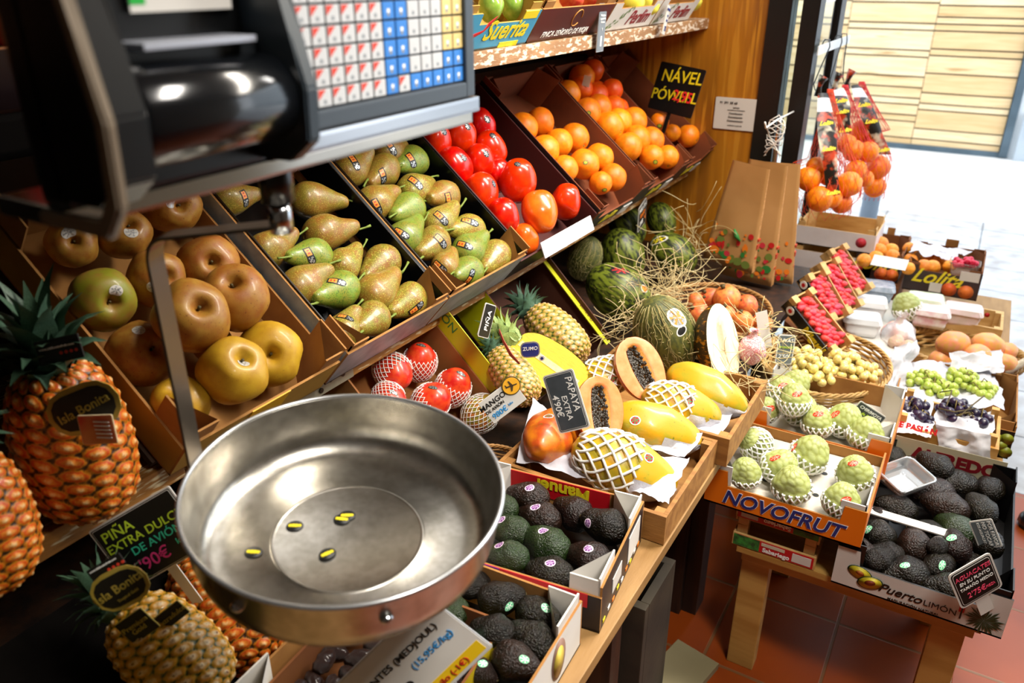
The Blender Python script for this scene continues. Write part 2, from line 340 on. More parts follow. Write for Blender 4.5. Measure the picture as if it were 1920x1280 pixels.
PAP_P = [(0, -1.9), (.14, -1.86), (.45, -1.72), (.82, -1.2), (1, -.45), (1, .3), (.86, 1.05), (.6, 1.6), (.25, 1.95), (0, 1.98)]
MEL_P = [(0, -1.36), (.35, -1.27), (.75, -.92), (1, -.3), (1, .3), (.75, .92), (.35, 1.27), (0, 1.36)]
def variants(name, P, mats, n=24, k=3, **kw): return [rind(name, P, n, mats, wob(i+1, **kw)) for i in range(k)]
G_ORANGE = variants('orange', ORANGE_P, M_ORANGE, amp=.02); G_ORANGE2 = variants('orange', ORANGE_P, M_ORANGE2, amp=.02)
G_APPLE = variants('apple', APPLE_P, M_RUSSET, 32, amp=.05, lobes=5, la=.02); G_PEAR = variants('pear', PEAR_P, M_PEAR, 28, 3, amp=.05, sc_=.9, bend=.35)
G_KAKI = variants('persimmon', KAKI_P, M_KAKI, 28, 3, amp=.03, lobes=4, la=.02); G_AVO = variants('avocado', AVO_P, M_AVO, 28, 3, amp=.06, sc_=1.6)
G_MANGO = variants('mango', MANGO_P, M_MANGO, 24, 2, amp=.04); G_PAP = variants('papaya', PAP_P, M_PAPAYA, 30, 2, amp=.03, lobes=5, la=.035)
G_MEL = variants('melon', MEL_P, M_MELON, 32, 2, amp=.02, lobes=10, la=.012)
def remat(o, m):
    key = o.data.name+m.name
    if key not in MATS:
        d = o.data.copy(); d.materials.clear(); d.materials.append(m); MATS[key] = d
    o.data = MATS[key]; return o
def stem_mesh(name, pts, r, m):
    bm = bmesh.new(); tube(bm, pts, r, 6); return to_mesh(bm, name, m, True)
G_PSTEM = stem_mesh('stem', [(.0, 0, 2.0), (.02, .02, 2.25), (.12, .05, 2.6), (.22, .06, 2.85)], [.09, .06, .055, .08], M_GSTEM)
G_ASTEM = stem_mesh('stem', [(0, 0, .45), (.01, 0, .58), (.03, .02, .68)], [.06, .04, .05], M_STEM)
G_OSTEM = stem_mesh('stem', [(0, 0, .88), (0, 0, .935), (0, 0, .95)], [.09, .08, .03], M_GSTEM)
G_VSTEM = stem_mesh('stem', [(0, 0, 1.66), (0, 0, 1.8), (0, 0, 1.84)], [.14, .12, .06], M_STEM)
def calyx():
    bm = bmesh.new()
    for k in range(4):
        a = k*math.pi/2; c = [bm.verts.new((.05*math.cos(a+s), .05*math.sin(a+s), -1.0)) for s in (-.6, .6)]; t = [bm.verts.new((.5*math.cos(a+s), .5*math.sin(a+s), -1.01)) for s in (.35, -.35)]
        bm.faces.new(c+t)
    return to_mesh(bm, 'calyx', M_STEM)
G_CALYX = calyx()
def fruit(kind, mesh, P, ax, r_, m=None, stem=None, sx=1., sy=1., spin=None):
    o = bpy.data.objects.new(kind, random.choice(mesh) if isinstance(mesh, list) else mesh); COL.objects.link(o)
    if m: remat(o, m)
    o.matrix_local = axis_mat(P, ax, random.uniform(0, 6.28) if spin is None else spin, r_, sx, sy)
    if stem: obj('stem', stem, o)
    return o
# ---- hexagonal scale pattern over a body of revolution
def scaly(name, prof, n, rows, cols, amp, m, tip=.5, step=14, facet=False, f0=None):
    P = interp(prof, step); L = [0]
    for a, b in zip(P, P[1:]): L.append(L[-1]+math.hypot(a[0]-b[0], a[1]-b[1]))
    T = L[-1]; bm = bmesh.new(); lay = bm.verts.layers.float.new('pat'); rings = []
    for i, (r_, z) in enumerate(P):
        s = L[i]/T*rows; ring = []; a_, b_ = P[max(i-1, 0)], P[min(i+1, len(P)-1)]; tn = V((b_[1]-a_[1], -(b_[0]-a_[0]))).normalized()
        for k in range(n if r_ > 1e-4 else 1):
            th = 2*math.pi*k/n; c = th/(2*math.pi)*cols+s*.5*(1 if tip else 1); best = 9; bd = (0, 0)
            for rr in (math.floor(s)-1, math.floor(s), math.floor(s)+1, math.floor(s)+2):
                cc = round(c-rr*.5-rr*.0)+rr*.5
                cc = math.floor(c-rr*.5+.5)+rr*.5
                dx = (c-cc)*1.0; dy = (s-rr)*.9; d = dx*dx+dy*dy
                if d < best: best = d; bd = (dx, dy)
            d = min(1, math.sqrt(best)/.58); h = (1-d*d)
            pat = h
            if facet: h = min(1, (1-d)*2.2); pat = min(1, h*.8+.15*(bd[1]+.5))
            else:
                pat = h*.9+.16*max(0, math.cos(12*math.atan2(bd[1], bd[0])))*h*(1-h)*2; h = min(h*1.7, 1)*.8+(.55 if d < .22 else .25 if d < .3 else 0); pat = .98 if d < .16 else pat
            rad = r_+tn.x*amp*h; zz = z+tn.y*amp*h
            p = V((rad*math.cos(th), rad*math.sin(th), zz))
            if r_ <= 1e-4: p = V((0, 0, z))
            if f0: p = f0(p, th, r_, z)
            v_ = bm.verts.new(p); v_[lay] = pat; ring.append(v_)
        rings.append(ring)
    for a, b in zip(rings, rings[1:]):
        for k in range(n):
            q = [a[k % len(a)], a[(k+1) % n % len(a)], b[(k+1) % n % len(b)], b[k % len(b)]]; u = []
            for v_ in q:
                if v_ not in u: u.append(v_)
            if len(u) > 2: bm.faces.new(u).smooth = True
    return to_mesh(bm, name, m, True)
PINE_P = [(0, -1.42), (.5, -1.36), (.86, -1.0), (1, -.3), (.98, .4), (.84, 1.05), (.55, 1.42), (.2, 1.5), (0, 1.5)]
CHER_P = [(0, -1.), (.45, -.93), (.86, -.55), (1, 0), (.86, .6), (.5, 1.05), (.15, 1.2), (0, 1.2)]
G_PINE = scaly('pineapple', PINE_P, 196, 15, 14, .062, M_PINE, step=16)
G_CHER = [scaly('cherimoya', CHER_P, 84, 8, 10, .034, M_CHER, facet=True, step=8, f0=wob(i+1, .08, 1.1)) for i in range(3)]
def crown(n, L_, r0, m, seed=1, spread=1.):
    rnd = random.Random(seed); me = []
    for i in range(n):
        bm = bmesh.new(); t = i/n; a = i*2.39996; ln = L_*(.45+.55*t)*rnd.uniform(.85, 1.1); out = (1.25-1.05*t)*spread; wd = r0*(.22+.1*(1-t)); prev = None
        for j in range(7):
            s = j/6; ang = out*(.35+.75*s*s); rad = r0*.25*(1-t)+ln*s*math.sin(min(ang, 1.5)); z = t*ln*.12+ln*s*math.cos(min(ang, 1.9)); ww = wd*(1-s**1.6)*(.75+.5*math.sin(s*3.14))+.004*r0
            d = V((math.cos(a), math.sin(a), 0)); sd = V((-math.sin(a), math.cos(a), 0)); c = d*rad+V((0, 0, z)); keel = V((0, 0, -1))*ww*.35+d*(-ww*.1)
            row = [bm.verts.new(c-sd*ww), bm.verts.new(c+keel), bm.verts.new(c+sd*ww)]
            if prev:
                for q in (0, 1):
                    f = bm.faces.new((prev[q], prev[q+1], row[q+1], row[q])); f.smooth = True
            prev = row
        me.append(to_mesh(bm, 'leaf', m, True))
    return me
G_CROWN = crown(40, 1.75, 1., M_LEAF, 3)
def pineapple(label, P, ax, r_, m=None, leaf=None, crown_s=1., spin=0., group='pineapples', spread=None, s_len=1.):
    o = obj('pineapple', G_PINE, None, axis_mat(P, ax, spin, r_) @ Matrix.Diagonal((1, 1, s_len, 1)))
    if m: remat(o, m)
    tag(o, label, 'pineapple', group)
    cr = bpy.data.objects.new('crown', None); COL.objects.link(cr); cr.parent = o; cr.matrix_local = Matrix.Translation((0, 0, 1.42)) @ Matrix.Diagonal((crown_s, crown_s, crown_s/s_len, 1)); cr.empty_display_size = .1
    for lf in (leaf or G_CROWN): obj('leaf', lf, cr)
    return o
# ---- foam nets: crossing helical strands around a fruit
def foam_net(prof, z0, z1, n, thick, off=1.05, flare=.0, turn=1.2, m=None, steps=16):
    P = interp(prof, 10)
    def rad(z):
        for a, b in zip(P, P[1:]):
            if a[1] <= z <= b[1] and b[1] > a[1]: return a[0]+(b[0]-a[0])*(z-a[1])/(b[1]-a[1])
        return .05
    bm = bmesh.new()
    for sg in (1, -1):
        for k in range(n):
            pts = []
            for j in range(steps+1):
                s = j/steps; z = z0+(z1-z0)*s; a = 2*math.pi*k/n+sg*turn*s; r_ = max(rad(z), .12)*off+flare*max(0, s-.7)*3*.3+thick*.6*math.sin(s*steps*1.57+sg)
                pts.append((r_*math.cos(a), r_*math.sin(a), z))
            tube(bm, pts, thick, 5)
    return to_mesh(bm, 'foam_net', m or M_FOAM, True)
# ---- cartons
def carton(name, label, cat, fr, W, L, D, out, inn=None, t=.004, front=None, tabs=(.03, .045), side=None, group=None, base=None, back=None, tabout=None, cut=None):
    inn = inn or CARD; base = base or inn; root = thing(name, label, cat, fr.M, group); side = D if side is None else side; front = D if front is None else front; back = D if back is None else back
    def panel(nm, x0, x1, y0, y1, z0, z1, ax, o_=None):
        bm = bmesh.new(); fs = bx(bm, x0, x1, y0, y1, z0, z1)
        bm.normal_update(); bmesh.ops.recalc_face_normals(bm, faces=bm.faces)
        for f in bm.faces: f.material_index = 1 if f.normal.dot(V(ax)) > .5 else 0
        me = bpy.data.meshes.new(nm); bm.to_mesh(me); bm.free(); me.materials.append(inn); me.materials.append(o_ or out); return obj(nm, me, root)
    obj('base', boxmesh('base', 0, W, 0, L, 0, t, base, 0), root)
    if cut:   # front wall with a dip between two higher ends
        bm = bmesh.new(); ys = (0, t); pts = [(0, 0), (W, 0), (W, front), (W-cut[0], front), (W-cut[0]-.004, cut[1]), (cut[0]+.004, cut[1]), (cut[0], front), (0, front)]
        A = [bm.verts.new((x, 0, z)) for x, z in pts]; B = [bm.verts.new((x, t, z)) for x, z in pts]; bm.faces.new(A).material_index = 1; bm.faces.new(B[::-1])
        for i in range(len(pts)): bm.faces.new((A[i], A[(i+1) % 8], B[(i+1) % 8], B[i]))
        me = to_mesh(bm, 'front_panel', [inn, out]); obj('front_panel', me, root)
    else: panel('front_panel', 0, W, 0, t, 0, front, (0, -1, 0))
    panel('back_panel', 0, W, L-t, L, 0, back, (0, 1, 0)); panel('side_panel', 0, t, t, L-t, t, side, (-1, 0, 0)); panel('side_panel', W-t, W, t, L-t, t, side, (1, 0, 0))
    if tabs:
        e, q = tabs
        for sx_ in (0, 1):
            for sy_ in (0, 1):
                if sy_ and back != D: continue
                bm = bmesh.new(); x = t if not sx_ else W-t; s = 1 if not sx_ else -1; y = t if not sy_ else L-t; u = 1 if not sy_ else -1
                bx(bm, min(x, x+s*.003), max(x, x+s*.003), min(y, y+u*q*1.5), max(y, y+u*q*1.5), t, D+e*.8)
                bx(bm, min(x, x+s*q), max(x, x+s*q), min(y, y+u*.003), max(y, y+u*.003), t, D+e*.55)
                A = [bm.verts.new(c) for c in ((x+s*q, y+u*.003, t), (x+s*.003, y+u*q*1.5, t), (x+s*.003, y+u*q*1.5, D+e*.7), (x+s*q, y+u*.003, D+e*.5))]; bm.faces.new(A).material_index = 0
                me = bpy.data.meshes.new('corner_tab'); bm.to_mesh(me); bm.free(); me.materials.append(tabout or inn); obj('corner_tab', me, root)
    return root
def crate(name, label, cat, fr, W, L, D, m=None, slat=.009, group=None, gap=.0, post=.018, floor_=True, top=None):
    m = m or WOODL; root = thing(name, label, cat, fr.M, group)
    for nm, a in (('front_board', (0, W, 0, slat, 0, D)), ('back_board', (0, W, L-slat, L, 0, D)), ('side_board', (0, slat, slat, L-slat, 0, D)), ('side_board', (W-slat, W, slat, L-slat, 0, D))): obj(nm, boxmesh(nm, *a, m, .0012), root)
    if floor_: obj('floor_board', boxmesh('floor_board', slat, W-slat, slat, L-slat, .002, .006, m, 0), root)
    for x in (slat, W-slat-post):
        for y in (slat, L-slat-post): obj('corner_post', boxmesh('corner_post', x, x+post, y, y+post, .006, top or D*.98, m, .001), root)
    return root
def paper_shell(name, P, m, a0, a1, off=1.06, amp=.08, n=26, step=5, seed=1, zc=None):
    """crumpled paper wrapped round part of a fruit"""
    def f(p, a, r_, z):
        k = off+amp*(noise.noise(V((math.cos(a)*2.6, math.sin(a)*2.6, z*2.6+seed*9)))+.5*abs(noise.noise(V((a*5, z*6, seed))))); return V((p.x*k, p.y*k, p.z*(1+amp*.5*noise.noise(V((a*3, z*3, seed+4))))))
    bm = bmesh.new(); lathe(bm, interp(P, step), n, f, a0=a0, a1=a1); return to_mesh(bm, name, m, True)
M_PAPER = mat('white_tissue_paper', '#d2d2d8', '#c4c4cc', 6, .7, .5, 30); M_CREPE = mat('crumpled_white_paper', '#cfcfd6', '#bcbcc6', 6, .75, 1., 70)
def sheet(name, pts, nx, ny, amp, m, seed=1, parent=None, sc_=30):
    """crumpled sheet through 4 corner points"""
    a, b, c, d = [V(p) for p in pts]; bm = bmesh.new(); G = {}; n_ = (b-a).cross(d-a).normalized()
    for i in range(nx+1):
        for j in range(ny+1):
            s, t = i/nx, j/ny; p = a*(1-s)*(1-t)+b*s*(1-t)+c*s*t+d*(1-s)*t; q = p*sc_+V((seed*5, seed, 0))
            G[i, j] = bm.verts.new(p+n_*amp*(noise.noise(q)+.6*abs(noise.noise(q*2.3)))+V((noise.noise(q*.7), noise.noise(q*.8+V((9, 0, 0))), 0))*amp*.8)
    for i in range(nx):
        for j in range(ny): bm.faces.new((G[i, j], G[i+1, j], G[i+1, j+1], G[i, j+1])).smooth = True
    return obj(name, to_mesh(bm, name, m, True), parent)
def board(name, label, M, w_, h_, face, border, lines, group=None, cat='sign', edge=.006, stake=None, cut=.012, th=.002, inner=None):
    """price board: rounded plate, border line, hand lettering; M = frame at its centre"""
    root = thing(name, label, cat, M, group)
    def plate(nm, w2, h2, z0, z1, m, r_):
        bm = bmesh.new(); P = []
        for cx, cy, a0 in ((1, 1, 0), (-1, 1, 90), (-1, -1, 180), (1, -1, 270)):
            for k in range(4): a = R(a0+k*30); P.append((cx*(w2/2-r_)+r_*math.cos(a), cy*(h2/2-r_)+r_*math.sin(a)))
        A = [bm.verts.new((x, y, z0)) for x, y in P]; B = [bm.verts.new((x, y, z1)) for x, y in P]; bm.faces.new(A[::-1]); bm.faces.new(B)
        for i in range(len(P)): bm.faces.new((A[i], A[(i+1) % 16], B[(i+1) % 16], B[i]))
        return obj(nm, to_mesh(bm, nm, m), root)
    plate('rim', w_, h_, 0, th, border, cut); plate('face', w_-edge*2, h_-edge*2, th, th+.0006, face, cut*.7)
    if inner:
        plate('inner_line', w_-edge*3.2, h_-edge*3.2, th+.0006, th+.0009, inner, cut*.6); plate('inner_face', w_-edge*3.8, h_-edge*3.8, th+.0009, th+.0012, face, cut*.55)
    for s, m, size, x, y, rot in lines: text('lettering', s, size, m, root, Matrix.Translation((x, y, th+.0018)) @ Matrix.Rotation(R(rot), 4, 'Z'), shear=.08, bold=size*.008)
    if stake:
        bm = bmesh.new(); bx(bm, -stake[0]/2, stake[0]/2, -h_/2-stake[1], -h_/2+.01, -.002, 0); obj('stake', to_mesh(bm, 'stake', border), root)
    return root
def quad_board(*a, **k): return board(*a, **k)
# ---------------------------------------------------------------- room
def st(name, me, **k):
    o = obj(name, me); o['kind'] = 'structure'; return o
def tile_mat(name, c1, c2, mortar, bw, bh, ox, oy, ms, rough, nz=3., bumpy=.4):
    m = bpy.data.materials.new(name); m.use_nodes = True; N = m.node_tree.nodes; L = m.node_tree.links; b = N['Principled BSDF']
    tc = N.new('ShaderNodeTexCoord'); mp = N.new('ShaderNodeMapping'); mp.inputs['Location'].default_value = (-ox, -oy, 0); L.new(tc.outputs['Object'], mp.inputs[0])
    br = N.new('ShaderNodeTexBrick'); br.offset = 0; br.squash = 1; br.inputs['Scale'].default_value = 1; br.inputs['Brick Width'].default_value = bw; br.inputs['Row Height'].default_value = bh; br.inputs['Mortar Size'].default_value = ms; br.inputs['Mortar Smooth'].default_value = .4; br.inputs['Bias'].default_value = 0
    br.inputs['Color1'].default_value = lin(c1); br.inputs['Color2'].default_value = lin(c2); br.inputs['Mortar'].default_value = lin(mortar); L.new(mp.outputs[0], br.inputs['Vector'])
    t = N.new('ShaderNodeTexNoise'); t.inputs['Scale'].default_value = nz; t.inputs['Detail'].default_value = 5; L.new(tc.outputs['Object'], t.inputs['Vector'])
    mx = N.new('ShaderNodeMix'); mx.data_type = 'RGBA'; mx.blend_type = 'MULTIPLY'; mx.inputs[0].default_value = .8; cr = N.new('ShaderNodeValToRGB'); cr.color_ramp.elements[0].position = .3; cr.color_ramp.elements[1].position = .72; cr.color_ramp.elements[0].color = (.5, .42, .38, 1); cr.color_ramp.elements[1].color = (1, 1, 1, 1)
    L.new(t.outputs[0], cr.inputs[0]); L.new(br.outputs['Color'], mx.inputs[6]); L.new(cr.outputs[0], mx.inputs[7]); L.new(mx.outputs[2], b.inputs['Base Color'])
    bp = N.new('ShaderNodeBump'); bp.inputs['Strength'].default_value = bumpy; bp.inputs['Distance'].default_value = .002; bp.invert = True; L.new(br.outputs['Fac'], bp.inputs['Height']); L.new(bp.outputs[0], b.inputs['Normal']); b.inputs['Roughness'].default_value = rough; MATS[name] = m; return m
M_TERRA = tile_mat('terracotta_tiles', '#a64a0a', '#923e08', '#8c6038', .277, .304, -.345, 1.544, .005, .38)
M_PAVE = tile_mat('grey_paving', '#c8cdd2', '#c2c8ce', '#7c8288', .62, .42, .1, 2.78, .006, .7, 8.)
M_PANEL = mat('varnished_oak_panel', '#b06e14', '#8a5210', 2.2, .42, .12, 30, stretch=(9, 9, .55), c3='#bb7c20', s3=5, t3=.56, coat=.2)
M_DARKW = mat('dark_wall_paint', '#15110f', '#1c1613', 3, .8); M_CREAM = mat('cream_wall', '#8c8372', '#80786a', 2, .8)
M_FRAME = mat('black_steel_frame', '#0a0b0d', rough=.38); M_CEIL = mat('ceiling_paint', '#8e8a82', rough=.9)
st('floor', boxmesh('floor', -1.5, 2.2, -1.6, 2.78, -.05, 0, M_TERRA, 0))
st('floor_street', boxmesh('floor_street', -6, 8, 2.78, 6.35, -.05, .0, M_PAVE, 0))
st('floor_road', boxmesh('floor_road', -6, 8, 6.35, 9.2, -.05, -.01, mat('pale_sunlit_concrete', '#dcdcda', '#d0d0d0', 2, .8), 0))
st('wall_left', boxmesh('wall_left', -1.53, -1.47, -1.6, 3.04, 0, 1.9, M_DARKW, 0)); st('wall_left', boxmesh('wall_left', -1.53, -1.47, -1.6, 3.04, 1.9, 2.9, mat('upper_wall_bounce_paint', '#b4aea2', rough=.8), 0))  # unseen upper part given an invented pale paint to brighten the dish reflection
st('wall_back', boxmesh('wall_back', -1.5, 2.2, -1.66, -1.6, 0, 2.9, M_CREAM, 0))
st('wall_right', boxmesh('wall_right', 2.2, 2.26, -1.6, 3.04, 0, 2.9, M_CREAM, 0))
st('ceiling', boxmesh('ceiling', -1.5, 2.2, -1.6, 3.04, 2.9, 2.96, M_CEIL, 0))
st('wall_far', boxmesh('wall_far', -1.47, -.735, 2.957, 3.03, 0, 2.9, M_PANEL, .002))
st('trim_lintel', boxmesh('trim_lintel', -.735, 2.2, 2.96, 3.03, 2.35, 2.9, M_FRAME, 0))
M_GLASS = mat('door_glass', '#eef6f4', rough=.02, trans=1., spec=.5); MATS['door_glass'].node_tree.nodes['Principled BSDF'].inputs['IOR'].default_value = 1.05
d1 = thing('door_1', None, None, Matrix.Translation((-.65, 3, 0))); d1['kind'] = 'structure'
for nm, a, m in (('jamb', (-.085, -.008, -.05, .04, 0, 2.35), M_FRAME), ('stile', (.028, .085, -.06, .02, 0, 2.35), M_FRAME), ('glass_pane', (-.008, .028, -.012, -.006, .02, 2.34), M_GLASS), ('stile', (.03, .062, .46, .56, 0.02, 2.35), M_FRAME), ('glass_pane', (.043, .049, .02, .46, .1, 2.3), M_GLASS), ('bottom_rail', (.03, .062, .02, .46, .02, .1), M_FRAME), ('top_rail', (.03, .062, .02, .46, 2.3, 2.35), M_FRAME)):
    o = obj(nm, boxmesh(nm, *a, m, .001 if m is M_FRAME else 0), d1); o['kind'] = 'structure'
o = obj('door_handle', (lambda bm: (tube(bm, [(.012, -.07, .88), (.012, -.085, .9), (.012, -.085, 1.12), (.012, -.07, 1.14)], .009, 10), to_mesh(bm, 'door_handle', mat('chrome', '#c8ccd0', rough=.15, metal=1.)))[1])(bmesh.new()), d1); o['kind'] = 'structure'
M_CHROME = MATS['chrome']
tag(obj('door_notice', boxmesh('door_notice', -.004, 0, 3.12, 3.36, 1.5, 1.86, WHITEC, 0), None, Matrix.Translation((-.596, 0, 0))), 'white printed sheet taped high on the glass door leaf', 'notice')
# street: slatted timber facade in a steel frame
M_SLAT = [mat('larch_slat_%d' % i, a, b, 4, .7, .2, 30, stretch=(.8, 8, 8), c3='#b08a58', s3=2.5, t3=.66) for i, (a, b) in enumerate((('#e0c498', '#d4b484'), ('#e8d0a8', '#dcbf92'), ('#d8b888', '#ccaa78')))]
fa = thing('slatted_facade', 'pale timber slat shutter across the street in a dark steel frame', 'facade', Matrix.Translation((0, 8.95, 0)))
rnd = random.Random(4); xs = [-4.3, -3.5, -2.7, -1.95, -1.24, -.5, .1]
z = .05; zi = 0; rows_ = []
edges = [(.115-.77*i) for i in range(6)]
for c in range(5):
    x1 = edges[c]+.0; x0 = edges[c+1]; bm = bmesh.new(); z = .04; k = 0; rr = random.Random(c+3)
    while z < 3.1:
        h = rr.choice((.06, .06, .1, .16, .17, .18)); sk = .0
        bx(bm, x0+.003, x1-.003, -.03+rr.uniform(-.006, .006), 0, z, z+h-.014, rr.randrange(3)); z += h
    o = obj('slat_panel', to_mesh(bm, 'slat_panel', M_SLAT), fa)
obj('backing', boxmesh('backing', -4.3, .14, .005, .05, 0, 3.2, mat('shutter_backing', '#3a3530', rough=.8), 0), fa)
bm = bmesh.new(); bx(bm, .12, .19, -.09, .05, 0, 3.2); bx(bm, -4.3, .12, -.06, .05, -.01, .04); obj('steel_frame', to_mesh(bm, 'steel_frame', mat('blue_grey_steel', '#3c4d58', '#4a5c68', 5, .5)), fa)
st('wall_street', boxmesh('wall_street', .19, 6, 8.9, 9.1, -.01, 4, mat('white_render', '#d4d9dc', '#c4ccd2', 1.5, .8), 0))
st('trim_plinth', boxmesh('trim_plinth', .24, 6, 8.82, 8.9, -.01, .42, mat('grey_stone', '#aab4bc', '#9ca6b0', 3, .8), .01))
def bollard():
    bm = bmesh.new(); lathe(bm, [(0, 0), (.055, 0), (.055, .33), (.045, .35), (0, .36)], 20); return to_mesh(bm, 'bollard', mat('bollard_paint', '#5c6a78', '#6a7886', 4, .5), True)
tag(obj('bollard', bollard(), None, Matrix.Translation((-.575, 5.62, 0))), 'blue grey post standing in the street behind the peach cartons', 'bollard')
bm = bmesh.new(); bx(bm, -.5, .5, -.35, .35, 0, .9, 0, .03); bx(bm, -.52, .52, -.38, .38, .9, .98, 0, .02)
tag(obj('waste_container', to_mesh(bm, 'waste_container', mat('green_plastic', '#3f8a6a', rough=.5)), None, Matrix.Translation((-2.35, 8.2, 0)) @ Matrix.Diagonal((.6, 1, 1, 1))), 'green container across the street seen through the door gap', 'container')
# ---- shelves
M_SHELF = mat('worn_shelf_edge', '#a4702e', '#84541e', 5, .6, .6, 60, stretch=(6, 1, 6), c3='#c8b48c', s3=26, t3=.6)
M_SHELFL = mat('scuffed_pale_shelf_edge', '#a07850', '#86603c', 6, .6, .6, 70, stretch=(3, 1, 3), c3='#cdbca8', s3=40, t3=.55)
M_STEEL = mat('galvanised_plate', '#a8a48c', '#98947e', 20, .4, metal=.5)
SZ = .923
sh = thing('middle_shelf', 'long worn wooden shelf carrying the tilted fruit cartons', 'shelf', Matrix.Translation((0, 0, SZ)))
obj('shelf_board', boxmesh('shelf_board', -1.47, -.962, .635, 2.957, -.035, 0, M_SHELF, .002), sh)
obj('shelf_board', boxmesh('shelf_board', -1.47, -.962, -.6, .63, -.035, 0, M_SHELF, .002), sh)
bm = bmesh.new(); bx(bm, -.962, -.9595, .77, 1.02, -.034, -.002); obj('joint_plate', to_mesh(bm, 'joint_plate', M_STEEL), sh)
for y in (.79, .84, .87, .93, .955, .99):
    bm = bmesh.new(); cyl(bm, (-.9595, y, -.018+.008*math.sin(y*60)), (-.957, y, -.018+.008*math.sin(y*60)), .005, 10); obj('screw', to_mesh(bm, 'screw', mat('screw_steel', '#55524a', rough=.3, metal=.9)), sh)
obj('ramp_board', boxmesh('ramp_board', 0, 2.35, .02, .60, -.014, -.002, mat('rough_board', '#4a3018', '#38220f', 4, .8), 0), sh, Matrix.Translation((0, 0, -SZ)) @ basis((-.945, .58, SZ+.006), (0, 1, 0), (-math.cos(R(40)), 0, math.sin(R(40)))))
ts = thing('top_shelf', 'scuffed pale wooden shelf high on the wall under the small cartons', 'shelf', Matrix.Translation((0, 0, 1.45)))
obj('shelf_board', boxmesh('shelf_board', -1.47, -.94, .62, 2.957, -.034, 0, M_SHELFL, .002), ts); obj('shelf_board', boxmesh('shelf_board', -1.47, -.94, -.3, .615, -.034, 0, mat('shade_black_wood', '#080605', rough=.95, spec=.05), .002), ts)  # near end of the shelf coloured almost black in place of shade
# ---- lower stand
M_OLD = mat('old_stained_wood', '#3a200e', '#180c06', 4, .6, .3, 60, stretch=(9, 9, 1), coat=.1); M_DECK = mat('stand_board', '#a07a48', '#84602f', 4, .6, .2, 60, stretch=(6, 1, 6)); M_GREYW = mat('grey_old_wood', '#6a5e48', '#4c4232', 5, .75, .3, 60, stretch=(9, 1.5, 9))
ds = thing('display_stand', 'low wooden stand on dark stained legs under the papayas and melons', 'stand', Matrix.Translation((-.6, 1.7, 0)))
def dsb(nm, a, m, b=.002): return obj(nm, boxmesh(nm, a[0]+.6, a[1]+.6, a[2]-1.7, a[3]-1.7, a[4], a[5], m, b), ds)
dsb('deck_board', (-.72, -.345, -.3, 1.74, .63, .655), M_DECK, .002); dsb('deck_board', (-1.44, -.72, -.3, 2.955, .58, .605), M_OLD); dsb('deck_board', (-.72, -.44, 1.74, 2.955, .58, .605), M_OLD)
for a in ((-.53, -.45, 1.66, 1.76), (-.45, -.41, 1.68, 1.75), (-.60, -.54, 2.2, 2.28), (-1.3, -1.2, 1.7, 1.8), (-.5, -.43, 1.12, 1.17), (-.42, -.36, -.1, -.04), (-1.3, -1.2, 0, .1)): dsb('leg', (*a, 0, .58), M_OLD)
bm = bmesh.new(); bx(bm, -.52, -.38, 1.24, 1.262, .1, .50, 0, .003); bx(bm, -.52, -.38, 1.40, 1.422, .1, .50, 0, .003); bx(bm, -.40, -.38, 1.262, 1.4, .1, .5, 0, .001)
tag(obj('wooden_crate', to_mesh(bm, 'wooden_crate', mat('dark_grey_wood', '#40382a', '#2a241c', 5, .75, .3, 60)), None, Matrix.Translation((-.02, -.02, -.1))), 'upended grey wooden crate standing on the tiles under the papaya stand', 'crate')
bm = bmesh.new(); bx(bm, -.06, .06, -.3, .3, 0, .02, 0, .002); tag(obj('loose_plank', to_mesh(bm, 'loose_plank', mat('pale_grey_plank', '#9a8f6c', '#857a58', 4, .7)), None, Matrix.Translation((-.42, 1.25, 0)) @ Matrix.Rotation(R(-12), 4, 'Z')), 'pale grey plank lying on the tiles beneath the stand', 'plank')
# ---------------------------------------------------------------- middle shelf cartons
A40 = (-math.cos(R(40)), 0, math.sin(R(40))); BD = .10
def shelf_box(y0, y1, label, out, inn=None, L=.5, **k):
    fr = Fr((-.934, y0, SZ+.001), (0, 1, 0), A40); c = carton('fruit_carton', label, 'carton', fr, y1-y0, L, BD, out, inn, group='cartons tilted on the middle shelf', **k); return fr, c
M_TRAY = mat('black_tray_plastic', '#07080a', rough=.25)
def frontM(W, D, x=.5, z=.5, t=.0012): return basis((W*x, -t, D*z), (1, 0, 0), (0, 0, 1))
# apples
frA, cA = shelf_box(.585, .905, 'brown cardboard carton of russet apples at the end of the middle shelf', mat('ochre_card', '#b08a34', '#a07a2c', 9, .7), CARD, front=.085, side=.075, L=.46)
obj('print_block', boxmesh('print_block', .12, .2, -.002, 0, .02, .088, mat('mustard_print', '#d8a814', rough=.6), 0), cA)
APP = [(135, 455, 47, 138, 452, 0, (128, 436)), (232, 437, 50, 246, 412, 0, (246, 436)), (322, 385, 52, 342, 383, 0, (320, 378)), (190, 562, 60, 218, 570, 2, (216, 545)), (293, 522, 53, 330, 515, 0, (287, 538)), (392, 497, 56, 397, 490, 0, None), (437, 560, 67, 432, 524, 0, None), (333, 618, 70, 352, 594, 0, None), (246, 665, 66, 300, 640, 0, (242, 617)), (505, 665, 62, 508, 665, 1, None), (420, 700, 65, 450, 660, 1, (436, 688)), (318, 765, 55, 300, 720, 1, (318, 737)), (400, 648, 38, 405, 640, 0, None)]
apples = []; WSTK = [WHITEC, WHITEC, SILV]
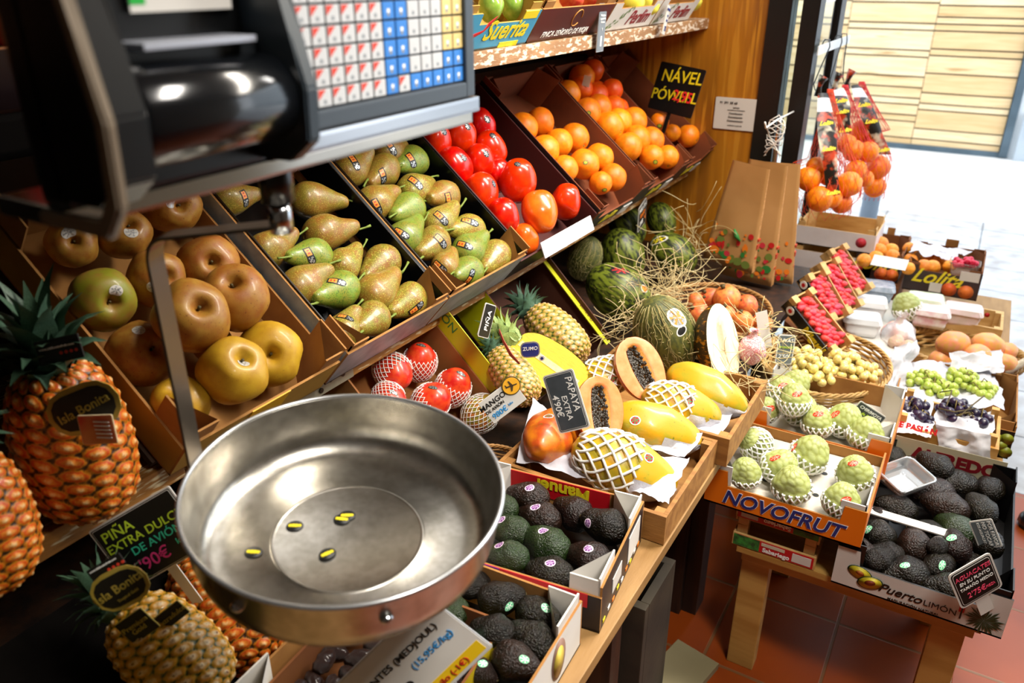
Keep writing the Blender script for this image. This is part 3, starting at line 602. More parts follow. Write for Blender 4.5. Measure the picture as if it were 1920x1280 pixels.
for i, (px, py, rp, sx_, sy_, ty, stk) in enumerate(APP):
    n = .078 if i not in (6, 7, 10) else .115
    if i == 12: n = .05
    P = frA.hit(px, py, n); r_ = rp*depth(P)/F; r_ = min(r_, .056)
    q = at(sx_, sy_, w=depth(P)-r_*.75); ax = (q-P)
    o = fruit('apple', G_APPLE, P, ax, r_*.98, [None, M_RUSSETY, M_RUSSETG][ty], G_ASTEM); o['look'] = ['brown russet apple', 'yellow russet apple', 'greenish russet apple'][ty]
    if stk: sticker(o, stk[0], stk[1], 26, 24, 10, WSTK)
    apples.append(o)
settle(apples, frA, .32, .46)
name_rows(apples, '', 'in the carton nearest the scale', frA, 4, 'russet apples in the first carton', 'apple')
# pears
PA = [(433, 375, 34, 0, 2), (588, 375, 36, -5, 2), (490, 472, 37, 22, 2), (590, 484, 35, 195, 1), (611, 438, 38, 2, 2), (640, 497, 33, 42, 0), (552, 540, 38, 32, 2), (633, 543, 38, 212, 1), (713, 494, 35, 215, 0), (708, 548, 38, 34, 2), (765, 565, 34, 225, 0), (632, 627, 36, 62, 0), (697, 600, 35, 230, 0)]
PB = [(659, 318, 33, 38, 2), (715, 320, 34, 215, 2), (728, 287, 34, 30, 2), (784, 300, 34, 215, 1), (703, 379, 36, 30, 2), (777, 356, 34, 32, 0), (764, 392, 33, 212, 1), (833, 368, 33, 200, 2), (757, 445, 35, 38, 1), (824, 419, 33, 30, 0), (812, 457, 35, 230, 0), (836, 498, 28, 55, 2), (875, 432, 32, 195, 0), (880, 475, 35, 40, 1), (930, 480, 32, 235, 0), (880, 512, 30, 200, 1)]
PSTK = [BLK, mat('sticker_orange', '#e08a30', rough=.4), mat('sticker_red', '#b83a20', rough=.4), SILV]
def pear_box(fr, lst, stk, place, group, rows):
    out = []
    for i, (px, py, rp, a, ty) in enumerate(lst):
        P = fr.hit(px, py, .074); r_ = min(rp*depth(P)/F, .039)
        ax = in_plane(fr, px, py, .07, a)+fr.N*(.12 if i % 3 else .3)
        q = in_plane(fr, px, py, .07, a); P = P-q*r_*.25
        o = fruit('pear', G_PEAR, P, ax, r_*.97, [None, M_PEARG, M_PEARB][ty], G_PSTEM); o['look'] = ['yellow green pear', 'green pear', 'brown tinged pear'][ty]
        if i in stk: sticker(o, stk[i][0], stk[i][1], 40, 15, stk[i][2], PSTK, 'pear')
        out.append(o)
    settle(out, fr, .30, .5, .84)
    name_rows(out, '', place, fr, rows, group, 'pear'); return out
frB, cB = shelf_box(.916, 1.217, 'cardboard carton lined with a black tray holding the nearer pears', GREYC, CARD, base=M_TRAY)
frC, cC = shelf_box(1.224, 1.537, 'silver printed carton of pears beside the red persimmons', GREYC, CARD, base=M_TRAY)
for c, W in ((cB, .301), (cC, .313)):
    for x in (.0055, W-.0065): obj('tray_edge', boxmesh('tray_edge', x-.0006, x+.0016, .006, .49, .03, BD+.004, M_TRAY, 0), c)
pear_box(frB, PA, {0: (460, 372, -40), 3: (588, 482, -60), 7: (632, 524, -5), 10: (782, 577, 20), 11: (640, 598, -30)}, 'in the nearer pear carton', 'pears in the nearer pear carton', 5)
pear_box(frC, PB, {0: (665, 303, -65), 1: (719, 328, -55), 2: (733, 277, -50), 3: (787, 296, -55), 4: (708, 388, -60), 5: (780, 343, -40), 7: (846, 375, -65), 9: (828, 410, -45), 8: (750, 438, -30), 10: (828, 450, -40), 11: (824, 500, -40), 12: (882, 415, -5), 13: (872, 465, -20), 15: (889, 521, 70)}, 'in the carton beside the persimmons', 'pears in the farther pear carton', 5)
# persimmons
frD, cD = shelf_box(1.544, 1.93, 'black and gold carton of glossy red persimmons', BLACKC, mat('dark_red_card', '#42100a', rough=.7), tabs=None, front=.07)
KK = [(816, 268, 33, 0), (863, 258, 34, 0), (902, 238, 31, 0), (851, 316, 35, 0), (899, 306, 31, 0), (922, 285, 32, 0), (899, 366, 37, 0), (972, 343, 38, 0), (930, 326, 30, 0), (1010, 392, 38, 1), (1060, 381, 32, 0), (942, 410, 34, 0), (985, 450, 28, 1)]
kk = []
for i, (px, py, rp, ty) in enumerate(KK):
    P = frD.hit(px, py, {7: .105, 9: .1, 8: .06, 12: .04}.get(i, .078)); r_ = rp*depth(P)/F*.92
    ax = img_dir(random.uniform(75, 115), 35)
    if i in (9,): ax = img_dir(-80, 5)
    o = fruit('persimmon', G_KAKI, P, ax, r_, M_KAKIO if ty else None, G_CALYX); o['look'] = 'orange persimmon' if ty else 'red persimmon'
    s = {0: (833, 247), 1: (877, 237), 2: (914, 224), 3: (867, 297), 4: (913, 289), 5: (925, 258), 6: (925, 345), 7: (971, 309), 10: (1043, 352)}.get(i)
    if s: sticker(o, s[0], s[1], 15, 12, -40, [BLK, BLK, SILV])
    kk.append(o)
settle(kk, frD, .386, .5)
name_rows(kk, '', 'in the black carton', frD, 4, 'persimmons in the black carton', 'persimmon')
bm = bmesh.new(); bx(bm, -.14, .14, -.02, .02, 0, .003, 0, .001)
ps = obj('price_strip', to_mesh(bm, 'price_strip', mat('white_strip_card', '#dedee0', rough=.5)), None, basis(tuple(frD.P(.225, -.006, .08)), frD.U, (-.35, 0, .94))); tag(ps, 'white blank card strip leaning on the front of the persimmon carton', 'label')
# oranges
M_PUMA = mat('matt_black_orange_card', '#120e0e', '#1a1414', 6, .5); DKIN = mat('deep_brown_card', '#7c3e18', '#6a3212', 8, .8)
frE, cE = shelf_box(1.938, 2.30, 'black carton with yellow script and ten oranges next to the persimmons', M_PUMA, DKIN, cut=(.05, .06), side=.11)
frG, cG = shelf_box(2.308, 2.655, 'black carton with yellow script heaped with oranges', M_PUMA, DKIN, cut=(.05, .06), side=.11)
frH, cH = shelf_box(2.662, 2.945, 'last black carton on the shelf against the oak panel', M_PUMA, DKIN, cut=(.05, .06), side=.1)
for c, W in ((cE, .362), (cG, .347), (cH, .283)):
    text('lettering', 'Lolita', .05, YEL, c, frontM(W, .05, .45, .6), shear=.5, bold=.0008)
    obj('price_tag', boxmesh('price_tag', W*.72, W*.9, -.004, -.001, .004, .04, WHITEC, 0), c)
    text('lettering', 'Lolita', .07, YEL, c, basis((-.0012, .2, .055), (0, -1, 0), (0, 0, 1)), shear=.5, bold=.001)
OC = [(980, 240, 29), (1012, 229, 27), (1023, 284, 29), (1047, 268, 27), (1077, 259, 28), (1056, 315, 26), (1095, 308, 29), (1126, 296, 27), (1126, 343, 22), (1148, 332, 26)]
OD = [(1064, 176, 25), (1093, 164, 23), (1115, 147, 24), (1149, 131, 20), (1182, 149, 19), (1154, 161, 20), (1188, 173, 18), (1101, 211, 27), (1130, 195, 25), (1142, 182, 23), (1170, 188, 20), (1211, 204, 26), (1148, 238, 29), (1174, 219, 25), (1171, 268, 27), (1197, 256, 26), (1221, 246, 25), (1219, 291, 23), (1244, 284, 22)]
OE = [(1239, 231, 18), (1258, 247, 16), (1290, 255, 21)]
def oranges(fr, lst, place, group, rows, n0=.07, deep=(), W=.35):
    out = []
    for i, (px, py, rp) in enumerate(lst):
        k = fr.loc(fr.hit(px, py, n0)).y; P = fr.hit(px, py, n0+min(.05, max(0, .06-abs(k-.2)*.2)) if i in deep else n0); r_ = rp*depth(P)/F
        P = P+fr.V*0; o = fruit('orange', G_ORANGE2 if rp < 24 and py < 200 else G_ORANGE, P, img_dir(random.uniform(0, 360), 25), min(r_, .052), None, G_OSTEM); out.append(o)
        if random.random() < .33: sticker(o, px+random.uniform(-.5, .5)*rp, py+random.uniform(-.2, .6)*rp, 11, 9, random.uniform(-60, 60), [BLK, GRN, YEL])
    settle(out, fr, W, .5, .93)
    name_rows(out, 'orange', place, fr, rows, group, 'orange'); return out
oranges(frE, OC, 'in the carton next to the persimmons', 'oranges in the first orange carton', 4)
od = oranges(frG, OD, 'heaped in the second orange carton', 'oranges in the second orange carton', 5, .08)
oranges(frH, OE, 'in the carton against the oak panel', 'oranges in the last carton', 1, .07)
P = at(1100, 152, w=depth(od[1].location)-.05)
tag(obj('paper_tag', boxmesh('paper_tag', -.012, .012, -.017, .017, 0, .0008, WHITEC, 0), None, basis(P, img_dir(-20, 10), img_dir(70, 30))), 'small white paper tag lying on the oranges near the top shelf', 'tag')
# navel powell sign
P = at(1268, 168, y=2.80); X = (at(1300, 182, y=2.78)-at(1250, 170, y=2.82)).normalized()
board('price_board', 'black board reading Navel Powell in yellow letters with red price, above the oranges', basis(P, X, img_dir(80, 12)), .2, .165, BLK, BLK, [('NÁVEL', YEL, .058, .01, .042, 4), ('PÓWELL', YEL, .052, 0, -.024, 4)], 'price boards', edge=.002, cut=.006, stake=(.016, .07))
pb = [o for o in COL.objects if o.name.startswith('price_board')][-1]
text('lettering', '2,95', .05, mat('red_chalk', '#e02a2c', rough=.6), pb, Matrix.Translation((.04, -.02, .0048)), bold=.0008)
# ---------------------------------------------------------------- top shelf cartons
A_T = (-math.cos(R(32)), 0, math.sin(R(32))); SKYC = mat('sky_blue_card', '#3fa0c8', '#3898c2', 5, .45); MARC = mat('maroon_card', '#5a1210', '#3c0c0c', 3, .45)
def top_box(y0, y1, label, out, inn, D=.085, **k):
    fr = Fr((-.955, y0, 1.4512), (0, 1, 0), A_T); return fr, carton('fruit_carton', label, 'carton', fr, y1-y0, .4, D, out, inn, group='cartons on the top shelf', **k)
frT1, cT1 = top_box(1.36, 1.672, 'sky blue carton with yellow stripe on the high shelf', SKYC, mat('ochre_card', '#b08a34'), cut=(.07, .06))
frT2, cT2 = top_box(1.678, 2.07, 'maroon carton of red peaches on the high shelf', MARC, CARD)
frT3, cT3 = top_box(2.078, 2.42, 'white leafy print carton of yellow apples nearer the maroon one', WHITEC, CARD, cut=(.05, .068))
frT4, cT4 = top_box(2.428, 2.77, 'white leafy print carton of yellow apples beside the oak panel', WHITEC, CARD, cut=(.05, .068))
text('lettering', 'Suerita', .062, YEL, cT1, frontM(.312, .085, .62, .5), shear=.3, bold=.0012)
bm = bmesh.new(); tube(bm, [(.05, -.001, .005), (.065, -.001, .035), (.1, -.001, .045), (.11, -.001, .06), (.13, -.001, .078)], [.001, .006, .003, .007, .001], 6); obj('swoosh', to_mesh(bm, 'swoosh', RED), cT1, Matrix.Diagonal((1, .15, 1, 1)))
obj('stripe', boxmesh('stripe', .19, .27, -.0012, 0, .0, .012, YEL, 0), cT1); obj('stripe', boxmesh('stripe', .24, .3, -.0012, 0, .066, .084, YEL, 0), cT1); obj('info_label', boxmesh('info_label', .005, .05, -.0012, 0, .004, .05, WHITEC, 0), cT1)
text('lettering', 'FINCA SEÑORÍO DE RIOJA', .021, WHT, cT2, frontM(.392, .085, .45, .2), shear=.3)
bm = bmesh.new(); tube(bm, [(.2+.022*math.cos(a), 0, .055+.022*math.sin(a)) for a in [R(20*i) for i in range(17)]], .0012, 5); obj('emblem', to_mesh(bm, 'emblem', mat('gold_ink', '#c88a3a')), cT2, Matrix.Translation((0, -.001, 0)))
for c in (cT3, cT4):
    text('lettering', 'Perlim', .06, MAR, c, frontM(.342, .085, .62, .42), shear=.45, bold=.001)
    bm = bmesh.new(); rr = random.Random(5)
    for k in range(22):
        x, z_ = .015+k*.006+rr.uniform(-.006, .006), .008+k*.0028+rr.uniform(-.008, .008); a = rr.uniform(.2, 1.4); q = [bm.verts.new((x+u*math.cos(a)-v_*math.sin(a), -.001, z_+u*math.sin(a)+v_*math.cos(a))) for u, v_ in ((-.008, 0), (0, -.0028), (.008, 0), (0, .0028))]; bm.faces.new(q)
    obj('leaf_print', to_mesh(bm, 'leaf_print', mat('leaf_print_green', '#5c7a3c')), c)
def few(fr, lst, nm, mesh, m, label, cat, n0, group, k=1., rest=True):
    out = []
    for px, py, rp in lst:
        P = fr.hit(px, py, n0); out.append(fruit(nm, mesh, P, img_dir(random.uniform(40, 140), 20), rp*depth(P)/F*k, m))
    return out
def tagl(lst, labels, cat, group):
    for i, o in enumerate(lst): tag(o, labels[i % len(labels)], cat, group)
ga = few(frT1, [(920, 12, 24), (962, 10, 24), (938, -22, 24)], 'green_mango', G_MANGO, M_GAPP, '', '', .06, '')
tagl(ga, ['glossy green fruit in the blue carton at its near end', 'glossy green fruit in the blue carton beside the maroon one', 'glossy green fruit at the back of the blue carton'], 'fruit', 'green fruit in the blue carton')
ga = few(frT2, [(1072, -5, 24), (1113, -6, 26), (1030, -22, 22)], 'peach', G_ORANGE, M_RPEACH, '', '', .065, '')
tagl(ga, ['red peach in the middle of the maroon carton', 'red peach in the maroon carton behind the hanging grey strip', 'red peach in the rear of the maroon carton'], 'peach', 'peaches in the maroon carton')
ga = few(frT3, [(1186, 5, 22), (1217, 8, 20), (1195, -18, 20)], 'apple', G_APPLE, M_YAPP, '', '', .055, '')
tagl(ga, ['yellow apple in the nearer white carton at its near end', 'yellow apple in the nearer white carton just behind the price slip', 'yellow apple at the rear of the nearer white carton'], 'apple', 'yellow apples on the top shelf')
ga = few(frT4, [(1300, 2, 17), (1278, -12, 17)], 'apple', G_APPLE, M_YAPP, '', '', .05, '')
tagl(ga, ['yellow apple in the white carton beside the oak panel', 'yellow apple at the rear of the carton beside the oak panel'], 'apple', 'yellow apples on the top shelf')
# hanging strip and price slip
P = at(1127, 52, x=-.925); b0 = board('shelf_strip', 'grey printed strip hanging over the edge of the top shelf', basis(P, (0, 1, 0), (.05, 0, 1)), .044, .118, mat('grey_print', '#6c7278', rough=.4), SILV, [('Montaje o', WHT, .007, 0, .03, 0), ('a partir de', WHT, .007, 0, .022, 0), ('la mesa', WHT, .007, 0, .014, 0), ('I', WHT, .01, 0, -.004, 0)], edge=.0025, cut=.002)
obj('code_block', boxmesh('code_block', -.004, .004, -.045, -.02, .0024, .003, WHT, 0), b0)
P = at(1248, 38, x=-.915); board('price_slip', 'white handwritten price slip clipped to the white apple carton', basis(P, (-.2, 1, -.15), (.1, .15, 1)), .045, .082, WHITEC, WHITEC, [('MANZANA', BLU, .0105, 0, .03, 0), ('roja', BLU, .011, 0, .014, 0), ('dulce', BLU, .011, 0, 0, 0), ('375', BLU, .02, 0, -.024, 0)], cut=.001, edge=.001)
# ---------------------------------------------------------------- pineapples at the left
M_LABG = mat('gold_foil_label', '#a8923a', '#c8b458', 12, .4, metal=.2)
def dirpx(P, px, py, toward=0.): return (at(px, py, w=depth(P)-toward)-P)
r1 = .069; P1 = at(140, 832, z=SZ+1.57*r1)
pa1 = pineapple('big ripe pineapple with dark oval label standing on the shelf left of the scale dish', P1, V((-.02, -.03, 1)), r1, M_PINEO, crown_s=1.05, s_len=1.08, group='ripe pineapples on the shelf end')
r2 = .060; P2 = at(-46, 985, z=SZ+1.46*r2)
pa2 = pineapple('ripe pineapple cut by the picture edge, standing on the shelf end', P2, V((0, 0, 1)), r2, M_PINEO, group='ripe pineapples on the shelf end', spin=1.)
P3 = at(324, 1226, w=1.02); r3 = 80*1.02/F
pa3 = pineapple('golden pineapple lying under the dish with gold rimmed oval label', P3, dirpx(P3, 175, 1085, .0), r3, M_PINEY, group='pineapples under the shelf', spin=.4)
P4 = at(425, 1150, w=1.16); r4 = 82*1.16/F
pa4 = pineapple('orange brown pineapple half hidden behind the scale dish', P4, dirpx(P4, 340, 1030, -.03), r4, M_PINEO, group='pineapples under the shelf', spin=2.)
def wrap_label(px, py, wpx, hpx, ang, w_, name, lines, rim, face, par=None, toward=.0, label=None):
    P = at(px, py, w=w_); k = w_/F; X = img_dir(ang); Y = img_dir(ang+90, 15)
    b = board('fruit_label', label, basis(P, X, Y), wpx*k, hpx*k, face, rim, lines, cat='label', edge=wpx*k*.075, cut=min(wpx, hpx)*k*.5, group='oval pineapple labels', th=.0015)
    return b
g = 106*.80/F
wrap_label(158, 765, 140, 92, 22, depth(P1)-r1*1.28, 'l', [('Isla Bonita', M_LABG, .0165, 0, 0, 6)], M_LABG, BLK, label='dark oval label tied to the big ripe pineapple on the shelf')
wrap_label(226, 1102, 112, 80, 28, depth(P3)-.10, 'l', [('Isla Bonita', M_LABG, .0155, 0, .002, 6), ('Tropical Gold', M_LABG, .005, .004, -.011, 6)], M_LABG, BLK, label='dark oval label with wavy gold rim on the pineapple under the dish')
bt = board('hang_tag', 'red and pale folded tag on the big ripe pineapple', basis(at(184, 804, w=depth(P1)-r1*1.40), img_dir(2), img_dir(92, 20)), 66*.95/F, 60*.95/F, mat('coral_print', '#d84a34', '#e0a060', 20, .5), mat('pale_tag', '#d8c49c'), [('|||||', WHT, .02, .006, 0, 90)], cat='tag', edge=.001, cut=.002)
for (px, py, W, H, a, w_) in ((112, 655, 84, 46, 12, .96), (200, 1062, 70, 24, 30, .95)):
    b = board('collar_label', 'black collar label with four red dots round %s pineapple crown' % ('the upper' if px < 200 else 'the lower'), basis(at(px, py, w=w_), img_dir(a), img_dir(a+90, 10)), W*w_/F, H*w_/F, BLK, BLK, [('www.islabonitafruit.com', WHT, .0042*W/80, -.001, .004, 0)], cat='label', edge=.0004, cut=.001)
    for i in range(4):
        bm = bmesh.new(); cyl(bm, (.002+i*.0062, -.004, .0022), (.002+i*.0062, -.004, .003), .002, 12); obj('red_dot', to_mesh(bm, 'red_dot', mat('red_dot_print', '#e0402c')), b)
for px, py, W, H, a, w_, s in ((258, 1172, 60, 54, 35, .965, 'Premium\nGold'), (322, 1152, 58, 34, 38, .985, 'Extradulce')):
    board('hang_tag', 'small black tag lettered in gold hanging on the lower pineapple, %s' % ('under the oval label' if px < 300 else 'beside the oval label'), basis(at(px, py, w=w_), img_dir(a), img_dir(a+90, 20)), W*w_/F, H*w_/F, BLK, M_LABG, [(s, M_LABG, .0095, 0, 0, 0)], cat='tag', edge=.0006, cut=.001)
P = at(282, 1008, w=1.08); board('price_board', 'black board offering extra sweet pineapple, tucked under the shelf by the dish', basis(P, img_dir(30), img_dir(120, 12)), .125, .10, BLK, WHITEC, [('PIÑA', LGRN, .021, -.03, .03, 0), ('EXTRA DULCE', LGRN, .0175, .0, .012, 0), ('DE AVIÓN', TEAL, .0165, .008, -.005, 0), ('6\'90€', MAG, .025, -.016, -.028, 2), ('kilo', TEAL, .012, .036, -.022, 0)], 'price boards', edge=.0022, cut=.003, inner=WHITEC, stake=(.014, .09))
frL = Fr((-.665, .13, .70), (0, 1, 0), (-math.cos(R(30)), 0, math.sin(R(30))))
bm = bmesh.new(); bx(bm, 0, .5, -.01, .3, -.012, 0); tag(obj('slanted_board', to_mesh(bm, 'slanted_board', MATS['shade_black_wood']), None, frL.M @ Matrix.Translation((-.1, 0, -.03))), 'dark slanted board under the lower pineapples', 'board')  # shade of the lower corner is put into the board's near-black colour
M_YCARD = mat('yellow_green_card', '#b8a014', '#ae960e', 8, .5); M_LIME = mat('lime_card', '#c8c814', '#bcbc10', 8, .5)
frY = Fr((-.60, -.02, .70), (0, 1, 0), (-math.cos(R(30)), 0, math.sin(R(30))))
carton('fruit_carton', 'yellow brown carton standing empty in the dark bottom corner', 'carton', frY, .2, .3, .1, M_YCARD, KRAFT, tabs=None)
# dates
frDt = Fr((-.66, .575, .62), (1, 0, 0), (0, 1, 0)); DZ = .735
c0 = at(560, 1296, z=DZ); cX = (at(905, 1296+60, z=DZ)-c0)
frDt = Fr((-.672, .47, .66), (math.cos(R(4)), math.sin(R(4)), 0), (-math.sin(R(4)), math.cos(R(4)), 0))
cDt = carton('date_carton', 'yellow carton of large dates under the scale dish', 'carton', frDt, .235, .27, .075, M_YCARD, KRAFT, tabs=None)
text('lettering', 'NOOR', .03, BROWNI, cDt, basis((-.0012, .1, .04), (0, -1, 0), (0, 0, 1)))
DATE_P = [(0, -1.7), (.5, -1.5), (.9, -.8), (1, 0), (.9, .8), (.5, 1.5), (0, 1.7)]
G_DATE = variants('date', DATE_P, mat('date_skin', '#2c1812', '#4a2e26', 30, .35, 1., 160, coat=.3), 14, 3, amp=.1, sc_=1.8, lobes=5, la=.05)
dt = []
for i in range(9):
    for j in range(5):
        P = frDt.P(.03+j*.044+random.uniform(-.006, .006), .02+i*.028, .045+random.uniform(-.006, .01)); o = fruit('date', G_DATE, P, (random.uniform(-1, 1), random.uniform(-1, 1), random.uniform(-.2, .2)), .0125); tag(o, 'wrinkled dark brown date in the yellow carton under the dish', 'date', 'dates in the yellow carton'); dt.append(o)
P = at(752, 1272, w=1.0); X = img_dir(44); Y = img_dir(134, 25)
board('date_price_sign', 'white printed price sign for giant medjool dates standing over the date carton', basis(P-X*.03, X, Y), .27, .125, WHITEC, mat('clear_sleeve', '#c8ccd0', rough=.1), [('DÁTILES GIGANTES (MEDJOUL)', BLK, .0145, .012, .026, 0), ('½ kilo', BLK, .029, .0, -.012, 0), ('(15,95€/kg)', LBLU, .0145, .085, .002, 0)], edge=.002, cut=.002)
dsn = [o for o in COL.objects if o.name.startswith('date_price_sign')][-1]
obj('yellow_strip', boxmesh('yellow_strip', -.06, .128, -.056, -.036, .0026, .0032, mat('yellow_strip_print', '#f0c818'), 0), dsn)
text('lettering', '½ kilo 14,95€/kilo (-1€)', .0138, RED, dsn, Matrix.Translation((.036, -.046, .0045)))
# ---------------------------------------------------------------- avocado boxes at the left
fa1 = Fr((-.669, .840, .656), (1, .12, 0), (-.12, 1, 0))
cv1 = carton('avocado_carton', 'black and purple printed carton of avocados with purple stickers', 'carton', fa1, .312, .245, .088, mat('black_purple_card', '#141016', '#1c1218', 5, .45), CARD, front=.07, base=BLACKC, tabs=(.02, .05), tabout=WHITEC)
obj('red_edge', boxmesh('red_edge', .02, .29, -.0015, .0, .045, .071, mat('red_print', '#b8101c', rough=.4), 0), cv1); obj('purple_print', boxmesh('purple_print', .02, .14, -.0025, -.0015, .052, .0712, PURP, 0), cv1)
obj('red_print', boxmesh('red_print', .02, .25, .2395, .2408, .045, .088, MATS['red_print'], 0), cv1); text('lettering', 'Manuel', .036, YEL, cv1, basis((.16, .2385, .072), (-1, 0, 0), (0, 0, -1)), bold=.0012)
obj('side_label', boxmesh('side_label', .3122, .3132, .15, .22, .02, .075, WHITEC, 0), cv1); obj('side_label', boxmesh('side_label', .3122, .3132, .06, .11, .03, .06, WHITEC, 0), cv1)
for i in range(9): obj('print_dot', boxmesh('print_dot', .3122, .3132, .015+i*.025, .026+i*.025, .008+.004*(i % 2), .014+.004*(i % 2), [YEL, WHT, ORG][i % 3], 0), cv1)
AV1 = [(992, 933, 34, 170, 2), (1013, 971, 35, 160, 2), (1076, 962, 35, 150, 2), (1161, 993, 38, 165, 0), (1026, 1021, 40, 150, 1), (958, 994, 33, 165, 1), (955, 1042, 33, 165, 1), (1031, 1078, 38, 165, 0), (1113, 1052, 41, 150, 2), (938, 952, 30, 170, 1)]
PST = [mat('pale_pink_rim', '#e8d4e4', rough=.35), PURP, mat('pale_lilac', '#c8a8d0', rough=.35)]
def avos(fr, lst, n, stk, cols, place, group, rows, k=.9, wh=(21, 17), WL_=(.31, .245)):
    out = []
    for i, (px, py, rp, a, ty) in enumerate(lst):
        nn = n(fr.hit(px, py, .07)) if callable(n) else n; P = fr.hit(px, py, nn+(.012 if i % 3 == 0 else 0)); r_ = min(rp*depth(P)/F, .043)*k; q = in_plane(fr, px, py, nn, a); P = P-q*r_*.3
        o = fruit('avocado', G_AVO, P, q+fr.N*random.uniform(-.15, .15), r_, [None, M_AVOG, M_AVOB][ty], G_VSTEM); o['look'] = ['dark avocado', 'green avocado', 'brown tinged avocado'][ty]
        if i in stk: sticker(o, stk[i][0], stk[i][1], wh[0], wh[1], stk[i][2] if len(stk[i]) > 2 else 0, cols)
        out.append(o)
    settle(out, fr, *WL_, .86, nmin=.8)
    name_rows(out, '', place, fr, rows, group, 'avocado'); return out
avos(fa1, AV1, .058, {0: (993, 914), 1: (1004, 950), 4: (1019, 995), 5: (939, 974), 6: (936, 1021), 7: (1030, 1058), 8: (1110, 1030), 3: (1127, 988, 80)}, PST, 'in the purple sticker carton', 'avocados with purple stickers', 3)
fa2 = Fr((-.695, .44, .656), (1, .05, 0), (-.05, 1, 0))
cv2 = carton('avocado_carton', 'white carton of dark avocados with green stickers in front of the purple one', 'carton', fa2, .34, .385, .088, WHITEC, CARD, base=BLACKC, tabs=(.02, .05), tabout=WHITEC)
text('lettering', 'LIMÓN', .034, BLK, cv2, basis((.3415, .16, .04), (0, 1, 0), (0, 0, 1)), bold=.0008)
bm = bmesh.new(); lathe(bm, [(0, -.001), (.03, -.001), (.03, .0), (0, 0)], 20, f=lambda p, a, r_, z: V((p.x*.75, p.y*1.2, p.z))); obj('avocado_print', to_mesh(bm, 'avocado_print', mat('avocado_print_skin', '#8a6a5c')), cv2, basis((.3415, .30, .05), (0, 1, 0), (0, 0, 1)))
bm = bmesh.new(); lathe(bm, [(0, 0), (.023, 0), (0, .001)], 20, f=lambda p, a, r_, z: V((p.x*.75, p.y*1.2, p.z))); obj('avocado_print', to_mesh(bm, 'avocado_print', mat('avocado_print_flesh', '#c8b048')), cv2, basis((.3422, .298, .048), (0, 1, 0), (0, 0, 1)))
AV2 = [(938, 1121, 37, 10, 0), (1010, 1148, 37, -20, 0), (848, 1142, 33, 100, 1), (925, 1182, 36, 160, 0), (1018, 1210, 42, 150, 0), (872, 1208, 33, -40, 0), (965, 1240, 40, -25, 2), (905, 1258, 26, -30, 2), (893, 1092, 28, 30, 0)]
avos(fa2, AV2, .062, {0: (954, 1137, 40), 1: (1026, 1136, -40), 3: (884, 1158, 20), 4: (976, 1198, 80), 6: (983, 1236, -40), 7: (905, 1243, 0), 5: (885, 1186, -40)}, [mat('pale_green_rim', '#8cd0a4', rough=.4), MINT, WHT], 'in the green sticker carton', 'avocados with green stickers beneath the dish', 4, WL_=(.34, .385))
# ---------------------------------------------------------------- papaya crates
fp1 = Fr((-.70, 1.128, .6565), (1, 0, 0), (0, 1, 0)); fp2 = Fr((-.71, 1.432, .6565), (1, 0, 0), (0, 1, 0))
crate('wooden_crate', 'low pale wooden crate of papayas nearest the steel dish', 'crate', fp1, .352, .30, .062, top=.061)
crate('wooden_crate', 'second low pale wooden crate of papayas behind the first', 'crate', fp2, .385, .305, .068, top=.068)
RSTK = [WHT, mat('cherry_red_print', '#b0142c', rough=.35), mat('leaf_green_print', '#3c8a4c', rough=.35)]
def papaya(label, px, py, rp, w_, tip, m=None, mesh=0, stk=None, sx=1., k=1., toward=0.):
    P = at(px, py, z=w_); w_ = depth(P); ax = at(tip[0], tip[1], w=w_+toward)-P; o = fruit('papaya', G_PAP[mesh], P, ax, rp*w_/F*k, m, spin=.6); tag(o, label, 'papaya', 'papayas in the crates')
    if stk: sticker(o, stk[0], stk[1], 21, 19, stk[2], RSTK)
    return o
pp5 = papaya('yellow green papaya half in a white foam net at the front of the near crate', 1168, 872, 54, .726, (1300, 925), stk=(1217, 858, -30))
pp1 = papaya('orange ripe papaya end pointing out beside the papaya price board', 1036, 815, 49, .735, (1000, 850), M_PAPO, 1, (1028, 780, 10), toward=-.12)
pp4 = papaya('yellow papaya with red sticker behind the front cut half', 1226, 802, 46, .737, (1330, 835), stk=(1191, 788, 10))
pp6 = papaya('long yellow papaya wrapped in white paper in the second crate', 1275, 762, 40, .745, (1400, 800), stk=(1291, 751, -30))
pp7 = papaya('large green yellow papaya with grooved end beside the melon half', 1322, 730, 42, .75, (1420, 780), toward=-.05)
pp8 = papaya('yellow papaya mostly hidden behind the upper cut half', 1122, 712, 36, .755, (1040, 745), stk=(1149, 709, 0))
